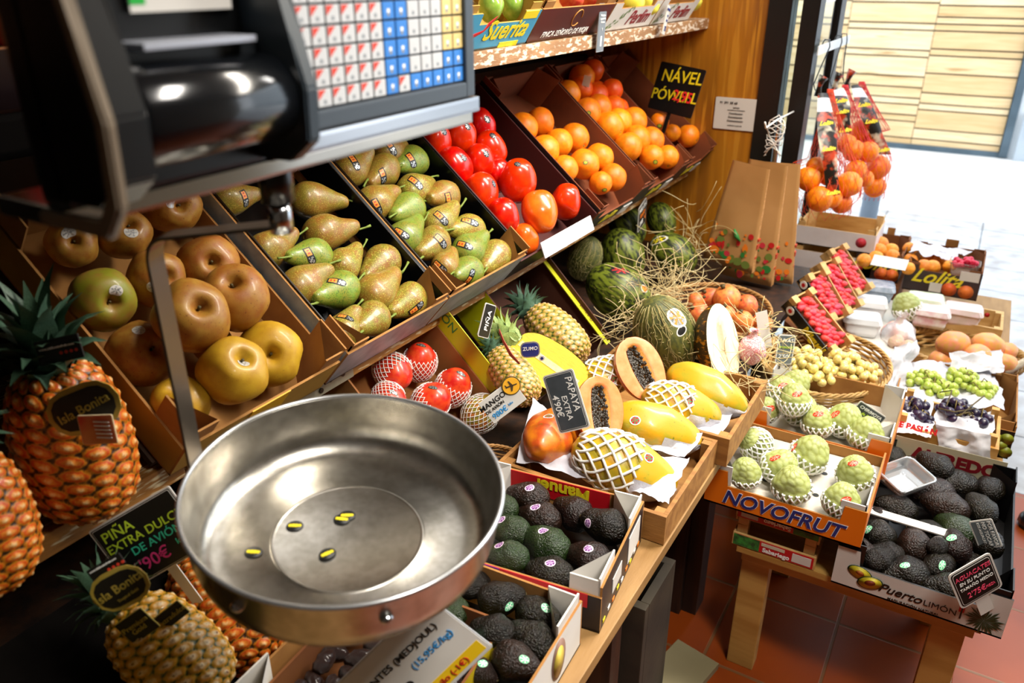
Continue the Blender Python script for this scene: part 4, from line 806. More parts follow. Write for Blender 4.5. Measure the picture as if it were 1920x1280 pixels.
def half_papaya(label, P, ax, face, r_, m):
    """papaya cut lengthwise: skin shell, flesh rim, hollow and seeds; local +Y looks out of the cut"""
    X = V(ax).normalized(); Z = V(face).normalized(); M = basis(P, X, Z.cross(X)) @ Matrix.Diagonal((r_, r_, r_, 1))
    bm = bmesh.new(); PR = interp([(r, z*.70) for r, z in PAP_P], 5); n = 24; rings = []
    for r0, z in PR: rings.append([bm.verts.new((z, r0*math.cos(math.pi*k/n), -r0*math.sin(math.pi*k/n)*1.0)) for k in range(n+1)])
    for a, b in zip(rings, rings[1:]):
        for k in range(n):
            f = bm.faces.new((a[k], a[k+1], b[k+1], b[k])); f.smooth = True
    bmesh.ops.remove_doubles(bm, verts=bm.verts, dist=1e-4)
    o = obj('papaya', to_mesh(bm, 'papaya', m, True), None, M); tag(o, label, 'papaya', 'cut papaya halves')
    bm = bmesh.new(); G = []
    def cav(t): return .38*max(0, 1-abs((t-.0)/.98)**3.2)**.5 if abs(t) < .98 else 0
    for r0, z in PR:
        c = cav(z); row = []
        for s in [-1, -.96, -.85, -.7, -.55, -.4, -.25, -.1, 0, .1, .25, .4, .55, .7, .85, .96, 1]:
            y = s*r0*.995; inn = (abs(y)/c) if c > 0 else 9
            zz = -.34*math.sqrt(max(0, 1-inn**2)) if inn < 1 else .02*(1-abs(s)**6)
            row.append(bm.verts.new((z, y, zz)))
        G.append(row)
    for a, b in zip(G, G[1:]):
        for k in range(16):
            f = bm.faces.new((a[k], b[k], b[k+1], a[k+1])); f.smooth = True
            f.material_index = 1 if sum(v_.co.z for v_ in f.verts)/4 < -.05 else 0
    bmesh.ops.remove_doubles(bm, verts=bm.verts, dist=1e-4); obj('flesh', to_mesh(bm, 'flesh', [M_FLESH, M_PULP], True), o)
    bm = bmesh.new(); rr = random.Random(3)
    for i in range(230):
        t = rr.uniform(-.9, .9); c = cav(t); y = rr.uniform(-.95, .95)*c; z_ = -.30*math.sqrt(max(0, 1-(y/max(c, .01))**2))+.06+rr.uniform(0, .04)
        bmesh.ops.create_icosphere(bm, subdivisions=1, radius=rr.uniform(.05, .066), matrix=Matrix.Translation((t, y, z_)) @ Matrix.Diagonal((1.3, 1, 1, 1)))
    s = obj('seeds', to_mesh(bm, 'seeds', M_SEED, True), o); s['kind'] = 'stuff'; return o
P = at(1126, 768, z=.80); h1 = half_papaya('cut papaya half standing on end with dark seeds, beside the papaya board', P, img_dir(-86, 8), img_dir(10, 68), 49*1.58/F, M_PAPO)
P = at(1202, 690, z=.80); h2 = half_papaya('upper cut papaya half with seeds leaning on the whole papayas', P, img_dir(-66, 6), img_dir(20, 68), 47*1.76/F, M_PAPO)
sticker(h1, 1098, 800, 12, 12, 0, RSTK)
G_FN = foam_net(PAP_P, -1.75, .35, 11, .05, 1.07, turn=2.2, m=M_FOAM)
for p_, nm in ((pp5, 'foam_net'), (pp6, 'foam_net')): obj(nm, G_FN, p_)
tag(obj('foam_net', G_FN, None, pp8.matrix_basis @ Matrix.Translation((0, 0, 0)) @ Matrix.Diagonal((1.02, 1.02, 1, 1))), 'white foam net sleeve around the papaya behind the upper cut half', 'net')
G_WR = [paper_shell('wrapping_paper', [(r, z) for r, z in PAP_P if z > .2] , M_PAPER, R(a), R(a+215), seed=i) for i, a in enumerate((180, 150, 200))]
def wrap(p_, i, a): obj('wrapping_paper', G_WR[i], p_, Matrix.Rotation(R(a), 4, 'Z'))
def low_side(o):   # local angle of the side that faces down
    d = o.matrix_basis.inverted().to_3x3() @ V((0, 0, -1)); return math.degrees(math.atan2(d.y, d.x))
for p_, i in ((pp5, 0), (pp4, 1), (pp6, 2), (pp7, 0)):
    s0 = (180, 150, 200)[i]; wrap(p_, i, low_side(p_)-s0-107)
k = 0
def paper(label, pts, nx=16, ny=10, amp=.014, seed=1): return tag(sheet('crumpled_paper', pts, nx, ny, amp, M_CREPE, seed), label, 'paper')
def pz(px, py, z): return at(px, py, z=z)
paper('white crumpled paper lining the near papaya crate along its dish side', [pz(965, 862, 0.725), pz(1110, 905, 0.715), pz(1060, 800, 0.730), pz(1000, 745, 0.770)], seed=2)
paper('white crumpled paper at the front corner of the near papaya crate', [pz(1180, 925, 0.700), pz(1255, 945, 0.725), pz(1290, 860, 0.730), pz(1200, 850, 0.700)], seed=5)
paper('white paper spread between the two papayas of the near crate', [pz(1190, 840, 0.720), pz(1285, 860, 0.715), pz(1315, 812, 0.735), pz(1220, 815, 0.740)], seed=8)
paper('white crumpled paper under the papayas in the second crate', [pz(1240, 790, 0.720), pz(1345, 822, 0.715), pz(1392, 750, 0.725), pz(1300, 760, 0.730)], seed=11)
P = at(1062, 752, w=1.54); board('price_board', 'grey chalk board for papaya propped up beside the cut half', basis(P, img_dir(107+180+0), img_dir(17, 25)), .118, .066, mat('slate_face', '#3a4248', '#454d54', 30, .5), WHITEC, [('PAPAYA', WHT, .019, -.012, .018, 0), ('EXTRA', WHT, .016, .012, -.001, 0), ("4'90€", WHT, .019, .005, -.019, 0)][::1], 'price boards', edge=.0028, cut=.006, inner=WHITEC)
# ---------------------------------------------------------------- mango carton
fm = Fr((-.885, 1.01, .665), (0, 1, 0), (-math.cos(R(44)), 0, math.sin(R(44))))
cm = carton('fruit_carton', 'brown carton with lime edge holding red mangoes in foam nets', 'carton', fm, .30, .27, .10, CARD, mat('warm_brown_card', '#96602a', '#8a5424', 8, .8), tabs=None, front=.05)
obj('lime_flap', boxmesh('lime_flap', .3005, .3025, .02, .25, .09, .15, M_LIME, 0), cm); text('lettering', 'LIMÓN', .03, GRN, cm, basis((.2999, .22, .13), (0, -1, 0), (0, 0, 1)))
MG = [(735, 695, 40, 2), (787, 680, 37, 1), (848, 728, 39, 1), (806, 755, 41, 1), (900, 776, 40, 0), (728, 745, 34, 2)]
G_FM = [foam_net(MANGO_P, -1.15, .62, 22, .022, 1.05, turn=1.3), foam_net(MANGO_P, -1.15, 1.12, 22, .022, 1.05, turn=1.5)]
mg = []; lab = ['shiny red mango under the steel shelf plate', 'red mango upright in a white foam net below the shelf edge', 'red mango in foam net at the far side of the carton', 'pinkish red mango in foam net right behind the dish rim', 'green and red mango fully netted beneath the mango price card', 'red mango tip just showing over the dish rim']
for i, (px, py, rp, kd) in enumerate(MG):
    P = fm.hit(px, py, .06); r_ = rp*depth(P)/F*.86; a = {0: -35, 1: 80, 2: 60, 3: 40, 4: 50, 5: -30}[i]
    o = fruit('mango', G_MANGO, P, img_dir(a, 30), r_, mat('green_red_mango_skin', '#8e9430', '#b8642c', 3, .4, 0) if i == 4 else None); tag(o, lab[i], 'mango', 'mangoes in foam nets'); mg.append(o)
    obj('foam_net', G_FM[1 if i == 4 else 0], o)
    s = {0: (745, 671), 1: (790, 646), 2: (865, 700), 3: (812, 726), 5: (737, 735)}.get(i)
    if s: sticker(o, s[0], s[1], 22, 9, -25, [DGRN, SILV, BLK])
P = at(942, 752, w=1.50); X = img_dir(37); bmg = board('price_card', 'white card reading MANGOS with a yellow round aeroplane badge', basis(P, X, img_dir(127, 20)), .078, .052, WHITEC, WHITEC, [('MANGOS', BLK, .0155, -.012, .012, 0), ('DE AVIÓN', BLK, .009, -.018, 0, 0), ('980€', LBLU, .0155, -.016, -.014, 0), ('kilo', LBLU, .007, .01, -.012, 0)], edge=.0005, cut=.001)
bm = bmesh.new(); cyl(bm, (.031, .016, .002), (.031, .016, .004), .0185, 28); obj('badge', to_mesh(bm, 'badge', mat('dark_olive_ring', '#5a4a20')), bmg)
bm = bmesh.new(); cyl(bm, (.031, .016, .003), (.031, .016, .0046), .0165, 28); obj('badge', to_mesh(bm, 'badge', mat('badge_yellow', '#f0b030', rough=.4)), bmg)
bm = bmesh.new()
for q in ([(-.011, -.002), (.011, -.0005), (.0115, .002), (-.011, .0015)], [(-.002, 0), (.004, 0), (-.002, .011), (-.005, .011)], [(-.002, 0), (.004, 0), (0, -.0105), (-.003, -.0105)], [(-.011, 0), (-.008, 0), (-.0105, .005), (-.0125, .005)]): bm.faces.new([bm.verts.new((x, y, 0)) for x, y in q])
obj('plane_symbol', to_mesh(bm, 'plane_symbol', mat('plane_brown', '#4c3a22')), bmg, Matrix.Translation((.031, .016, .005)) @ Matrix.Rotation(R(-20), 4, 'Z'))
# wicker rims
M_WICK = mat('wicker', '#a87c44', '#8a6232', 30, .6, .3, 60)
M_WICKD = mat('brown_wicker', '#6e4a24', '#54361a', 30, .6, .3, 60)
def basket(name, label, C, rx, ry, h, m, rot=0., flare=.85, rows=6, stakes=26, group=None, rope=.006, floor_=True):
    root = thing(name, label, 'basket', Matrix.Translation(C) @ Matrix.Rotation(rot, 4, 'Z'), group)
    def ring(k, z, ph, am): return [((k*rx+am*math.cos(a*stakes/2+ph))*math.cos(a), (k*ry+am*math.cos(a*stakes/2+ph))*math.sin(a), z+am*.4*math.sin(a*stakes/2+ph)) for a in [2*math.pi*i/104 for i in range(105)]]
    bm = bmesh.new()
    for j in range(rows):
        t = j/(rows); k = flare+(1-flare)*t; tube(bm, ring(k, h*t, 0 if j % 2 else math.pi, rope*.7), rope*.72, 5)
    obj('weave', to_mesh(bm, 'weave', m, True), root); bm = bmesh.new()
    for ph in (0, 2.1, 4.2): tube(bm, [((rx+rope*.9*math.cos(a*20+ph))*math.cos(a), (ry+rope*.9*math.cos(a*20+ph))*math.sin(a), h+rope*.9*math.sin(a*20+ph)) for a in [2*math.pi*i/160 for i in range(161)]], rope*.75, 5)
    obj('rim', to_mesh(bm, 'rim', m, True), root)
    if floor_:
        bm = bmesh.new(); lathe(bm, [(0, 0), (flare, 0), (flare, .006), (0, .006)], 32, f=lambda p, a, r_, z: V((p.x*rx, p.y*ry, p.z))); obj('bottom', to_mesh(bm, 'bottom', m, True), root)
    return root
basket('wicker_basket', 'brown wicker basket rim under the mango carton beside the dish', (-.735, 1.10, .606), .10, .13, .075, M_WICK, flare=.9, rope=.003, rows=9)
# ---------------------------------------------------------------- pineapples in the middle
frR = Fr((-.6, 0, .69), (0, 1, 0), (-math.cos(R(35)), 0, math.sin(R(35))))
def pine_mid(label, px, py, rp, w_, tip, tw, **k):
    P = at(px, py, w=w_); return pineapple(label, P, at(tip[0], tip[1], w=w_+tw)-P, rp*w_/F, crown_s=k.pop('cs', .8), group='pineapples beside the papayas', **k)
pm1 = pine_mid('pineapple lying above the cut pineapple half, its grey green crown under the shelf', 1045, 630, 42, 1.96, (985, 572), .06, cs=1.0, s_len=1.12)
pm2 = pine_mid('yellowish pineapple lying between the mango carton and the cut half', 963, 706, 37, 1.74, (905, 628), .07, s_len=1.15)
# cut half pineapple
P = at(1030, 682, w=1.78); ax = (at(985, 650, w=1.80)-P).normalized(); X = ax; Zf = img_dir(60, 58)
Mh = basis(P, X, Zf.cross(X)) @ Matrix.Diagonal((.060, .062, .06, 1))
bm = bmesh.new(); PR = interp([(r, z*1.05) for r, z in PINE_P], 6); n = 30; rings = []
for r0, z in PR: rings.append([bm.verts.new((z, r0*math.cos(math.pi*k/n)*(1+.03*math.sin(z*14)*math.sin(k*1.6)), -r0*math.sin(math.pi*k/n)*(.8+.05*math.sin(z*14)*math.sin(k*1.6)))) for k in range(n+1)])
for a, b in zip(rings, rings[1:]):
    for k in range(n): bm.faces.new((a[k], a[k+1], b[k+1], b[k])).smooth = True
bmesh.ops.remove_doubles(bm, verts=bm.verts, dist=1e-4)
hp = obj('pineapple', to_mesh(bm, 'pineapple', mat('pineapple_rind_side', '#8a6a28', '#3c3414', 14, .5, .8, 60), True), None, Mh); tag(hp, 'pineapple half cut lengthwise with bright yellow flesh and paper label', 'pineapple', 'pineapples beside the papayas')
bm = bmesh.new(); G = []
for r0, z in PR: G.append([bm.verts.new((z, s*r0*.97, .012)) for s in [i/6-1 for i in range(13)]])
for a, b in zip(G, G[1:]):
    for k in range(12): bm.faces.new((a[k], b[k], b[k+1], a[k+1]))
bmesh.ops.remove_doubles(bm, verts=bm.verts, dist=1e-4); obj('flesh', to_mesh(bm, 'flesh', mat('pineapple_cut_flesh', '#cdb41e', '#b89a14', 5, .4, .5, 60, stretch=(.5, 5, 1))), hp)
bm = bmesh.new(); bx(bm, -1.3, 1.4, -.14, .14, .014, .03); obj('core', to_mesh(bm, 'core', mat('pineapple_core', '#e4d878', '#d8cc60', 6, .5, .2, 20)), hp)
cr = thing('crown', None, None); cr.parent = hp; cr.matrix_local = Matrix.Translation((1.5, 0, -.05)) @ Matrix.Rotation(R(90), 4, 'Y')
for lf in crown(30, 1.75, .9, M_LEAFG, 9, .8): obj('leaf', lf, cr)
P = at(994, 655, w=1.71); bl = board('fruit_label', 'blue and silver paper label round the neck of the cut pineapple half', basis(P, img_dir(5), img_dir(95, 20)), .042, .036, BLU, SILV, [('ZUMO', WHT, .011, 0, .003, 0)], edge=.003, cut=.012, cat='label')
P = at(1016, 671, w=1.715); board('fruit_label', 'small round blue sticker on the yellow pineapple flesh', basis(P, img_dir(5), img_dir(95, 20)), .013, .013, BLU, WHITEC, [], edge=.003, cut=.006, cat='label')
P = at(912, 601, w=1.66); board('price_board', 'narrow chalk board seen edge on among the pineapple crowns', basis(P, img_dir(76), img_dir(166, 62)), .072, .046, BLK, WHITEC, [('PIÑA', WHT, .02, 0, 0, 0)], 'price boards', edge=.002, cut=.005)
P = at(962, 668, w=1.60); bm = bmesh.new(); tube(bm, [at(936, 620, w=1.6), at(944, 640, w=1.58), at(958, 665, w=1.575), at(974, 682, w=1.58)], [(.006, .0007), (.006, .0007), (.007, .0007), (.004, .0007)], 6)
tag(obj('hang_tag', to_mesh(bm, 'hang_tag', mat('salmon_tag', '#d86a58', '#c85a4a', 20, .5), True)), 'salmon paper ribbon tag on the crown of the yellowish pineapple', 'tag')
fy = Fr((-.845, 1.50, .612), (0, 1, 0), (-.70, 0, .71))
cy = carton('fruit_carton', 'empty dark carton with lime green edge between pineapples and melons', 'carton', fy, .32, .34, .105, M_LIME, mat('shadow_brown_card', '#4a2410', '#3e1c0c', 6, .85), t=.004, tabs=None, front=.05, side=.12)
obj('lime_edge', boxmesh('lime_edge', .30, .324, -.002, .34, .1045, .107, M_LIME, 0), cy); text('lettering', 'Gualalupe', .014, BROWNI, cy, basis((.312, .1, .1082), (0, 1, 0), (-1, 0, 0)))
obj('hand_hole', boxmesh('hand_hole', .1, .18, .3335, .3355, .05, .075, BLK, 0), cy)
# ---------------------------------------------------------------- melons
def melon(label, px, py, rp, w_, a, t, m=None, net=False, sx=1.):
    P = at(px, py, w=w_); o = fruit('melon', G_MEL, P, img_dir(a, t), rp*w_/F, m, sx=sx, sy=sx); tag(o, label, 'melon', 'melons in straw')
    if net: obj('cork_net', G_CORK, o)
    return o
def cork():
    bm = bmesh.new(); rr = random.Random(2); PR = interp(MEL_P, 10)
    def rad(z):
        for a, b in zip(PR, PR[1:]):
            if a[1] <= z <= b[1] and b[1] > a[1]: return a[0]+(b[0]-a[0])*(z-a[1])/(b[1]-a[1])
        return .05
    for i in range(56):
        a = i*2*math.pi/56; z = rr.uniform(-1.3, -1.0); pts = []
        while z < 1.3: pts.append((rad(z)*1.004*math.cos(a), rad(z)*1.004*math.sin(a), z)); z += .09; a += rr.uniform(-.06, .06)
        tube(bm, pts, .011, 4)
    for i in range(420):
        a = rr.uniform(0, 6.28); z = rr.uniform(-1.15, 1.15); r_ = rad(z)*1.004; dz = rr.uniform(-.1, .1)
        tube(bm, [((r_)*math.cos(a+s*.11), r_*math.sin(a+s*.11), z+dz*s) for s in (0, .6, 1.2)], .009, 4)
    return to_mesh(bm, 'cork_net', M_MNET, True)
G_CORK = cork()
melon('small netted yellow green melon beside the lime edged carton', 1097, 485, 33, 2.55, 70, 30, M_MELONN, True, .92)
m2 = melon('dark green melon behind the labelled striped melon', 1168, 480, 40, 2.68, 110, 20)
m3 = melon('big striped green melon with red and black label, its nose to the straw', 1160, 548, 50, 2.35, -35, 15)
m4 = melon('dark ribbed melon with round cream label against the oak panel', 1262, 475, 36, 2.72, -40, 20)
m5 = melon('dark green melon under the shelf behind the small melon price board', 1176, 422, 32, 2.8, -60, 10)
melon('dark melon at the back under the shelf beside the oak panel', 1240, 412, 26, 2.98, -70, 10)
m6 = melon('large heavily netted brown green melon beside the cut melon half', 1248, 628, 60, 1.98, 115, 25, M_MELONN, True, .95)
sticker(m3, 1163, 507, 42, 20, -15, [BLK, BLK, RED]); sticker(m3, 1208, 541, 17, 17, 0, [WHITEC, ORG]); sticker(m4, 1233, 450, 46, 18, -10, [WHITEC, BLK, YEL]); sticker(m6, 1270, 595, 38, 44, 60, [WHITEC, GREYC, ORG]); sticker(m6, 1278, 620, 26, 18, 40, [WHITEC, BLK, BLK])
# cut melon half
P = at(1356, 645, w=1.92); Xa = img_dir(103, 8); Zf = img_dir(8, 52); Mh = basis(P, Xa, Zf.cross(Xa)) @ Matrix.Diagonal((.074, .060, .07, 1))
bm = bmesh.new(); PR = interp(MEL_P, 6); n = 30; rings = [[bm.verts.new((z, r0*math.cos(math.pi*k/n), -r0*math.sin(math.pi*k/n))) for k in range(n+1)] for r0, z in PR]
for a, b in zip(rings, rings[1:]):
    for k in range(n): bm.faces.new((a[k], a[k+1], b[k+1], b[k])).smooth = True
bmesh.ops.remove_doubles(bm, verts=bm.verts, dist=1e-4); hm = obj('melon', to_mesh(bm, 'melon', M_MELONY, True), None, Mh); tag(hm, 'cut melon half with white flesh facing out and yellow brown rind', 'melon', 'melons in straw')
bm = bmesh.new(); G = []
for r0, z in PR: G.append([bm.verts.new((z, s*r0*.985, (-.16*max(0, 1-(abs(s*r0)/.28)**2)*max(0, 1-(z/.95)**2)+.01) if abs(s*r0) < .28 and abs(z) < .95 else .01)) for s in [i/10-1 for i in range(21)]])
for a, b in zip(G, G[1:]):
    for k in range(20):
        f = bm.faces.new((a[k], b[k], b[k+1], a[k+1])); f.smooth = True; f.material_index = 1 if sum(v_.co.z for v_ in f.verts)/4 < -.06 else 0
bmesh.ops.remove_doubles(bm, verts=bm.verts, dist=1e-4); obj('flesh', to_mesh(bm, 'flesh', [M_MFLESH, mat('melon_cavity', '#cdbc9a', '#e0c0a8', 9, .4, .6, 40)], True), hm)
# straw
M_HAY = mat('straw_fibre', '#d4c494', '#b8a068', 20, .7, vary=.1)
def hay(label, C, rx, ry, rz, n, ln, r_=.0011, seed=1, kindname='straw'):
    rr = random.Random(seed); bm = bmesh.new()
    for i in range(n):
        p = V(C)+V((rr.gauss(0, rx*.5), rr.gauss(0, ry*.5), rr.gauss(0, rz*.5))); d = V((rr.uniform(-1, 1), rr.uniform(-1, 1), rr.uniform(-.5, .6))).normalized(); pts = []
        cv = V((rr.uniform(-1, 1), rr.uniform(-1, 1), rr.uniform(-1, 1)))*.55
        for j in range(9): pts.append(p.copy()); p = p+d*ln/9; d = (d+cv*.45).normalized(); cv = cv+V((rr.uniform(-1, 1), rr.uniform(-1, 1), rr.uniform(-1, 1)))*.25
        tube(bm, pts, [r_]*9, 4)
    o = obj(kindname, to_mesh(bm, 'straw', M_HAY, True)); return tag(o, label, 'straw', None, 'stuff')
hay('tangle of pale straw between the striped melon and the pomegranates', at(1240, 540, w=2.32), .08, .12, .07, 130, .15, .0009, seed=2)
hay('straw curls behind the ribbed melon against the oak panel', at(1290, 465, w=2.75), .05, .1, .14, 50, .17, .0009, seed=3)
hay('straw under the netted melon and over the empty carton edge', at(1170, 615, w=2.05), .08, .10, .05, 45, .13, .0009, seed=4)
hay('straw sticking out of the basket beside the cut melon half', at(1430, 640, w=2.0), .05, .12, .06, 55, .16, .0009, seed=5)
hay('straw trailing over the corner of the papaya crate', at(1395, 720, w=1.85), .05, .08, .03, 22, .14, .0009, seed=6)
basket('wicker_basket', 'flat brown wicker basket of pomegranates behind the cut melon half', (-.60, 2.16, .62), .17, .22, .075, M_WICK, flare=.85, rope=.005)
PO = [(1363, 560, 26, 2.25, 'large pink orange pomegranate at the top of the basket'), (1332, 560, 20, 2.3, 'yellow orange pomegranate left of the top one'), (1305, 566, 17, 2.28, 'small orange pomegranate nearest the straw'), (1311, 590, 22, 2.18, 'orange pomegranate touching the cut melon half'), (1400, 573, 21, 2.25, 'peach coloured pomegranate under the paper bags'), (1392, 603, 21, 2.12, 'yellow pomegranate beside the melon flesh'), (1428, 606, 20, 2.15, 'orange pomegranate behind the leaning card'), (1360, 592, 20, 2.16, 'orange pomegranate directly behind the melon half'), (1420, 632, 18, 2.05, 'deep orange pomegranate at the basket edge')]
for px, py, rp, w_, lb in PO:
    o = fruit('pomegranate', G_ORANGE, at(px, py, w=w_), img_dir(random.uniform(30, 150), 30), rp*w_/F, M_POME, stem_mesh('crown', [(0, 0, .88), (0, 0, 1.02), (0, 0, 1.18)], [.16, .13, .22], M_STEM)); tag(o, lb, 'pomegranate', 'pomegranates in the basket')
def netbag(label, P, r_, m, seed=3):
    bm = bmesh.new(); lathe(bm, interp([(0, -1), (.7, -.8), (1, -.1), (.8, .6), (.35, 1.), (.2, 1.3), (.35, 1.5)], 4), 20, lambda p, a, q, z: p*(1+.15*noise.noise(p*2+V((seed, 0, 0))))); o = obj('plastic_bag', to_mesh(bm, 'plastic_bag', m, True), None, axis_mat(P, (0, 0, 1), 0, r_)); return tag(o, label, 'bag')
netbag('red and white printed sweet bag beside the cut melon half', at(1410, 655, w=1.96), .035, mat('red_white_print', '#c82840', '#ecdcdc', 30, .25, .5, 40, w_=.05))
tag(obj('info_card', boxmesh('info_card', -.015, .015, -.05, .05, 0, .001, WHITEC, 0), None, basis(at(1432, 618, w=2.0), img_dir(15), img_dir(105, 20))), 'white card leaning on the pomegranates at the basket edge', 'card')
P = at(1203, 403, x=-.955); board('price_board', 'small black board for melons hanging from the middle shelf', basis(P, (-.05, 1, .3), (0.1, -.28, 1)), .078, .098, BLK, WHITEC, [('MELÓN', WHT, .021, 0, .03, 0), ('BAJO', ORG, .021, 0, .006, 0), ('395', WHT, .023, -.01, -.024, 0), ('€', ORG, .02, .025, -.02, 0)], 'price boards', edge=.003, cut=.008, inner=WHITEC)
# ---------------------------------------------------------------- right table and cherimoya cartons
M_TBL = mat('pale_table_wood', '#bd9650', '#a67c3a', 4, .5, .15, 50, stretch=(1, 8, 8))
tb = thing('wooden_table', 'low pale wooden table on square legs under the cherimoya and avocado cartons', 'table', Matrix.Translation((-.05, 1.8, 0)))
def tbb(nm, a, m=M_TBL, mo=None): return obj(nm, boxmesh(nm, a[0]+.05, a[1]+.05, a[2]-1.8, a[3]-1.8, a[4], a[5], m, .003), tb)
tbb('table_top', (-.30, .205, 1.535, 2.05, .372, .39)); tbb('apron', (-.29, .197, 1.555, 1.575, .338, .371)); tbb('apron', (-.29, .197, 2.01, 2.03, .338, .371))
for x0 in (-.29, .12):
    for y0 in (1.57, 1.96): tbb('leg', (x0, x0+.065, y0, y0+.045, 0, .34))
for z_, up in ((.391, False), (.447, True)):
    frS = Fr((-.312, 1.535, z_), (1, 0, 0), (0, 1, 0)); s = thing('fruit_crate', '%s of two narrow wooden crates printed red and green under the orange carton' % ('upper' if up else 'lower'), 'crate', frS.M, 'printed crates under the orange carton')
    W = .185
    for nm, a in (('front_board', (0, W, 0, .006, *((.022, .056) if up else (0, .034)))), ('back_board', (0, W, .294, .3, 0, .034)), ('side_board', (0, .005, .006, .294, .01, .036)), ('side_board', (W-.005, W, .006, .294, .01, .036))): obj(nm, boxmesh(nm, *a, PLY, .0008), s)
    for x in (.006, W-.03): obj('corner_post', boxmesh('corner_post', x, x+.024, .007, .03, 0, .055, PLY, .001), s)
    z0 = .024 if up else .002
    obj('print', boxmesh('print', .004, W-.004, -.001, 0, z0, z0+.03, MATS['red_print'], 0), s)
    gx = (.128, .182) if up else (.003, .062)
    obj('print', boxmesh('print', *gx, -.0016, -.001, z0, z0+.03, mat('leafy_green_print', '#2f8a34', '#1c4a24', 90, .5), 0), s); obj('print', boxmesh('print', *((.012, .05) if up else (.135, .176)), -.0018, -.001, z0+.004, z0+.026, WHITEC, 0), s)
    M = basis((.093, -.0022, z0+.010), (-1, 0, 0), (0, 0, -1)) if up else basis((.1, -.0022, z0+.009), (1, 0, 0), (0, 0, 1))
    text('lettering', 'Sabariego', .0155, WHT, s, M, bold=.0005)
    obj('print', boxmesh('print', .066, .118, -.0018, -.001, z0+.019, z0+.027, mat('pale_print', '#c8c0a8'), 0), s)
M_ORC = mat('bright_orange_card', '#ee7c10', '#e87208', 4, .42); M_TRW = mat('moulded_white_tray', '#c9c3b8', '#bdb6aa', 9, .7)
fn1 = Fr((-.382, 1.507, .505), (1, 0, 0), (0, 1, 0)); fn2 = Fr((-.375, 1.815, .505), (1, 0, 0), (0, 1, 0))
cn1 = carton('fruit_carton', 'bright orange carton lettered NOVOFRUT holding the nearer cherimoyas', 'carton', fn1, .336, .295, .092, M_ORC, CARD, cut=(.045, .055), back=.06, side=.075, tabs=(.02, .05), tabout=WHITEC, base=M_TRW)
cn2 = carton('fruit_carton', 'second orange edged carton of cherimoyas against the grape basket', 'carton', fn2, .335, .295, .092, M_ORC, CARD, cut=(.045, .055), side=.075, tabs=(.02, .05), tabout=WHITEC, base=M_TRW)
text('lettering', 'NOVOFRUT', .047, WHT, cn1, frontM(.336, .05, .5, .55, .0014), shear=.25, bold=.0022); text('lettering', 'NOVOFRUT', .047, BLU, cn1, frontM(.336, .05, .5, .55, .0022), shear=.25, bold=.001)
def tray(root, fr, W, L):
    bm = bmesh.new(); G = {}
    for i in range(41):
        for j in range(37):
            x, y = .006+(W-.012)*i/40, .006+(L-.012)*j/36; u, v_ = (x/W*3.0)%1-.5, (y/L*3.0+.0)%1-.5; G[i, j] = bm.verts.new((x, y, .034-.022*max(0, 1-(u*u+v_*v_)*7)))
    for i in range(40):
        for j in range(36): bm.faces.new((G[i, j], G[i+1, j], G[i+1, j+1], G[i, j+1])).smooth = True
    for (x, y) in ((.33, .33), (.66, .33), (.33, .66), (.66, .66)):
        bmesh.ops.create_circle(bm, cap_ends=True, radius=.007, segments=14, matrix=Matrix.Translation((x*W, y*L, .0348)))
    me = to_mesh(bm, 'moulded_tray', [M_TRW, BLK], True)
    for p in me.polygons:
        if len(p.vertices) > 4: p.material_index = 1
    obj('moulded_tray', me, root)
tray(cn1, fn1, .336, .295); tray(cn2, fn2, .335, .295)
CHR = [(1, 1398, 889, 29, 100, 20, 0, None), (1, 1418, 833, 31, 160, 20, 1, None), (1, 1458, 874, 33, 20, 30, 0, (1453, 858)), (1, 1517, 853, 36, 60, 30, 2, (1488, 838)), (1, 1484, 912, 36, 100, 30, 2, None), (1, 1603, 888, 34, 120, 30, 2, (1598, 869)), (1, 1576, 940, 33, 70, 20, 2, (1587, 937)), (2, 1475, 780, 31, 90, 10, 2, (1481, 767)), (2, 1497, 768, 30, 40, 30, 0, (1488, 754)), (2, 1434, 769, 24, 100, 30, 0, (1441, 765)), (2, 1531, 808, 30, 100, 20, 2, (1533, 790)), (2, 1580, 792, 32, 60, 40, 2, (1563, 779)), (2, 1615, 822, 32, 70, 20, 2, None), (2, 1465, 735, 29, 100, 20, 1, (1470, 722)), (2, 1490, 722, 26, 60, 20, 0, None)]
G_CN = [foam_net(CHER_P, -.95, -.1, 16, .06, 1.08, turn=.55, steps=8), foam_net(CHER_P, -.9, .8, 16, .055, 1.08, turn=1.1, steps=14), foam_net(CHER_P, -.95, .15, 18, .055, 1.1, turn=.6, steps=8)]
ch = {1: [], 2: []}
for b_, px, py, rp, a, t, nt, sk in CHR:
    fr = (fn1, fn2)[b_-1]; n = .075 if nt != 2 or px not in (1475,) else .115; P = fr.hit(px, py, n); r_ = rp*depth(P)/F*.93; ax = (img_dir(a, t)+V((0, 0, .35))).normalized()
    o = fruit('cherimoya', G_CHER, P, ax, r_); obj('foam_net', G_CN[[0, 1, 2][nt]], o); o['look'] = 'red stickered cherimoya' if sk else 'pale green cherimoya'
    if sk: sticker(o, sk[0], sk[1], 22, 12, 10, [mat('cherimoya_red_print', '#d8381c', rough=.35), MATS['cherimoya_red_print'], mat('pale_red', '#e8a088')])
    ch[b_].append(o)
settle(ch[1], fn1, .336, .295, .95); settle(ch[2], fn2, .335, .295, .9)
name_rows(ch[1], '', 'in the lettered orange carton', fn1, 3, 'cherimoyas in the near orange carton', 'cherimoya'); name_rows(ch[2], '', 'in the rear orange carton', fn2, 3, 'cherimoyas in the rear orange carton', 'cherimoya')
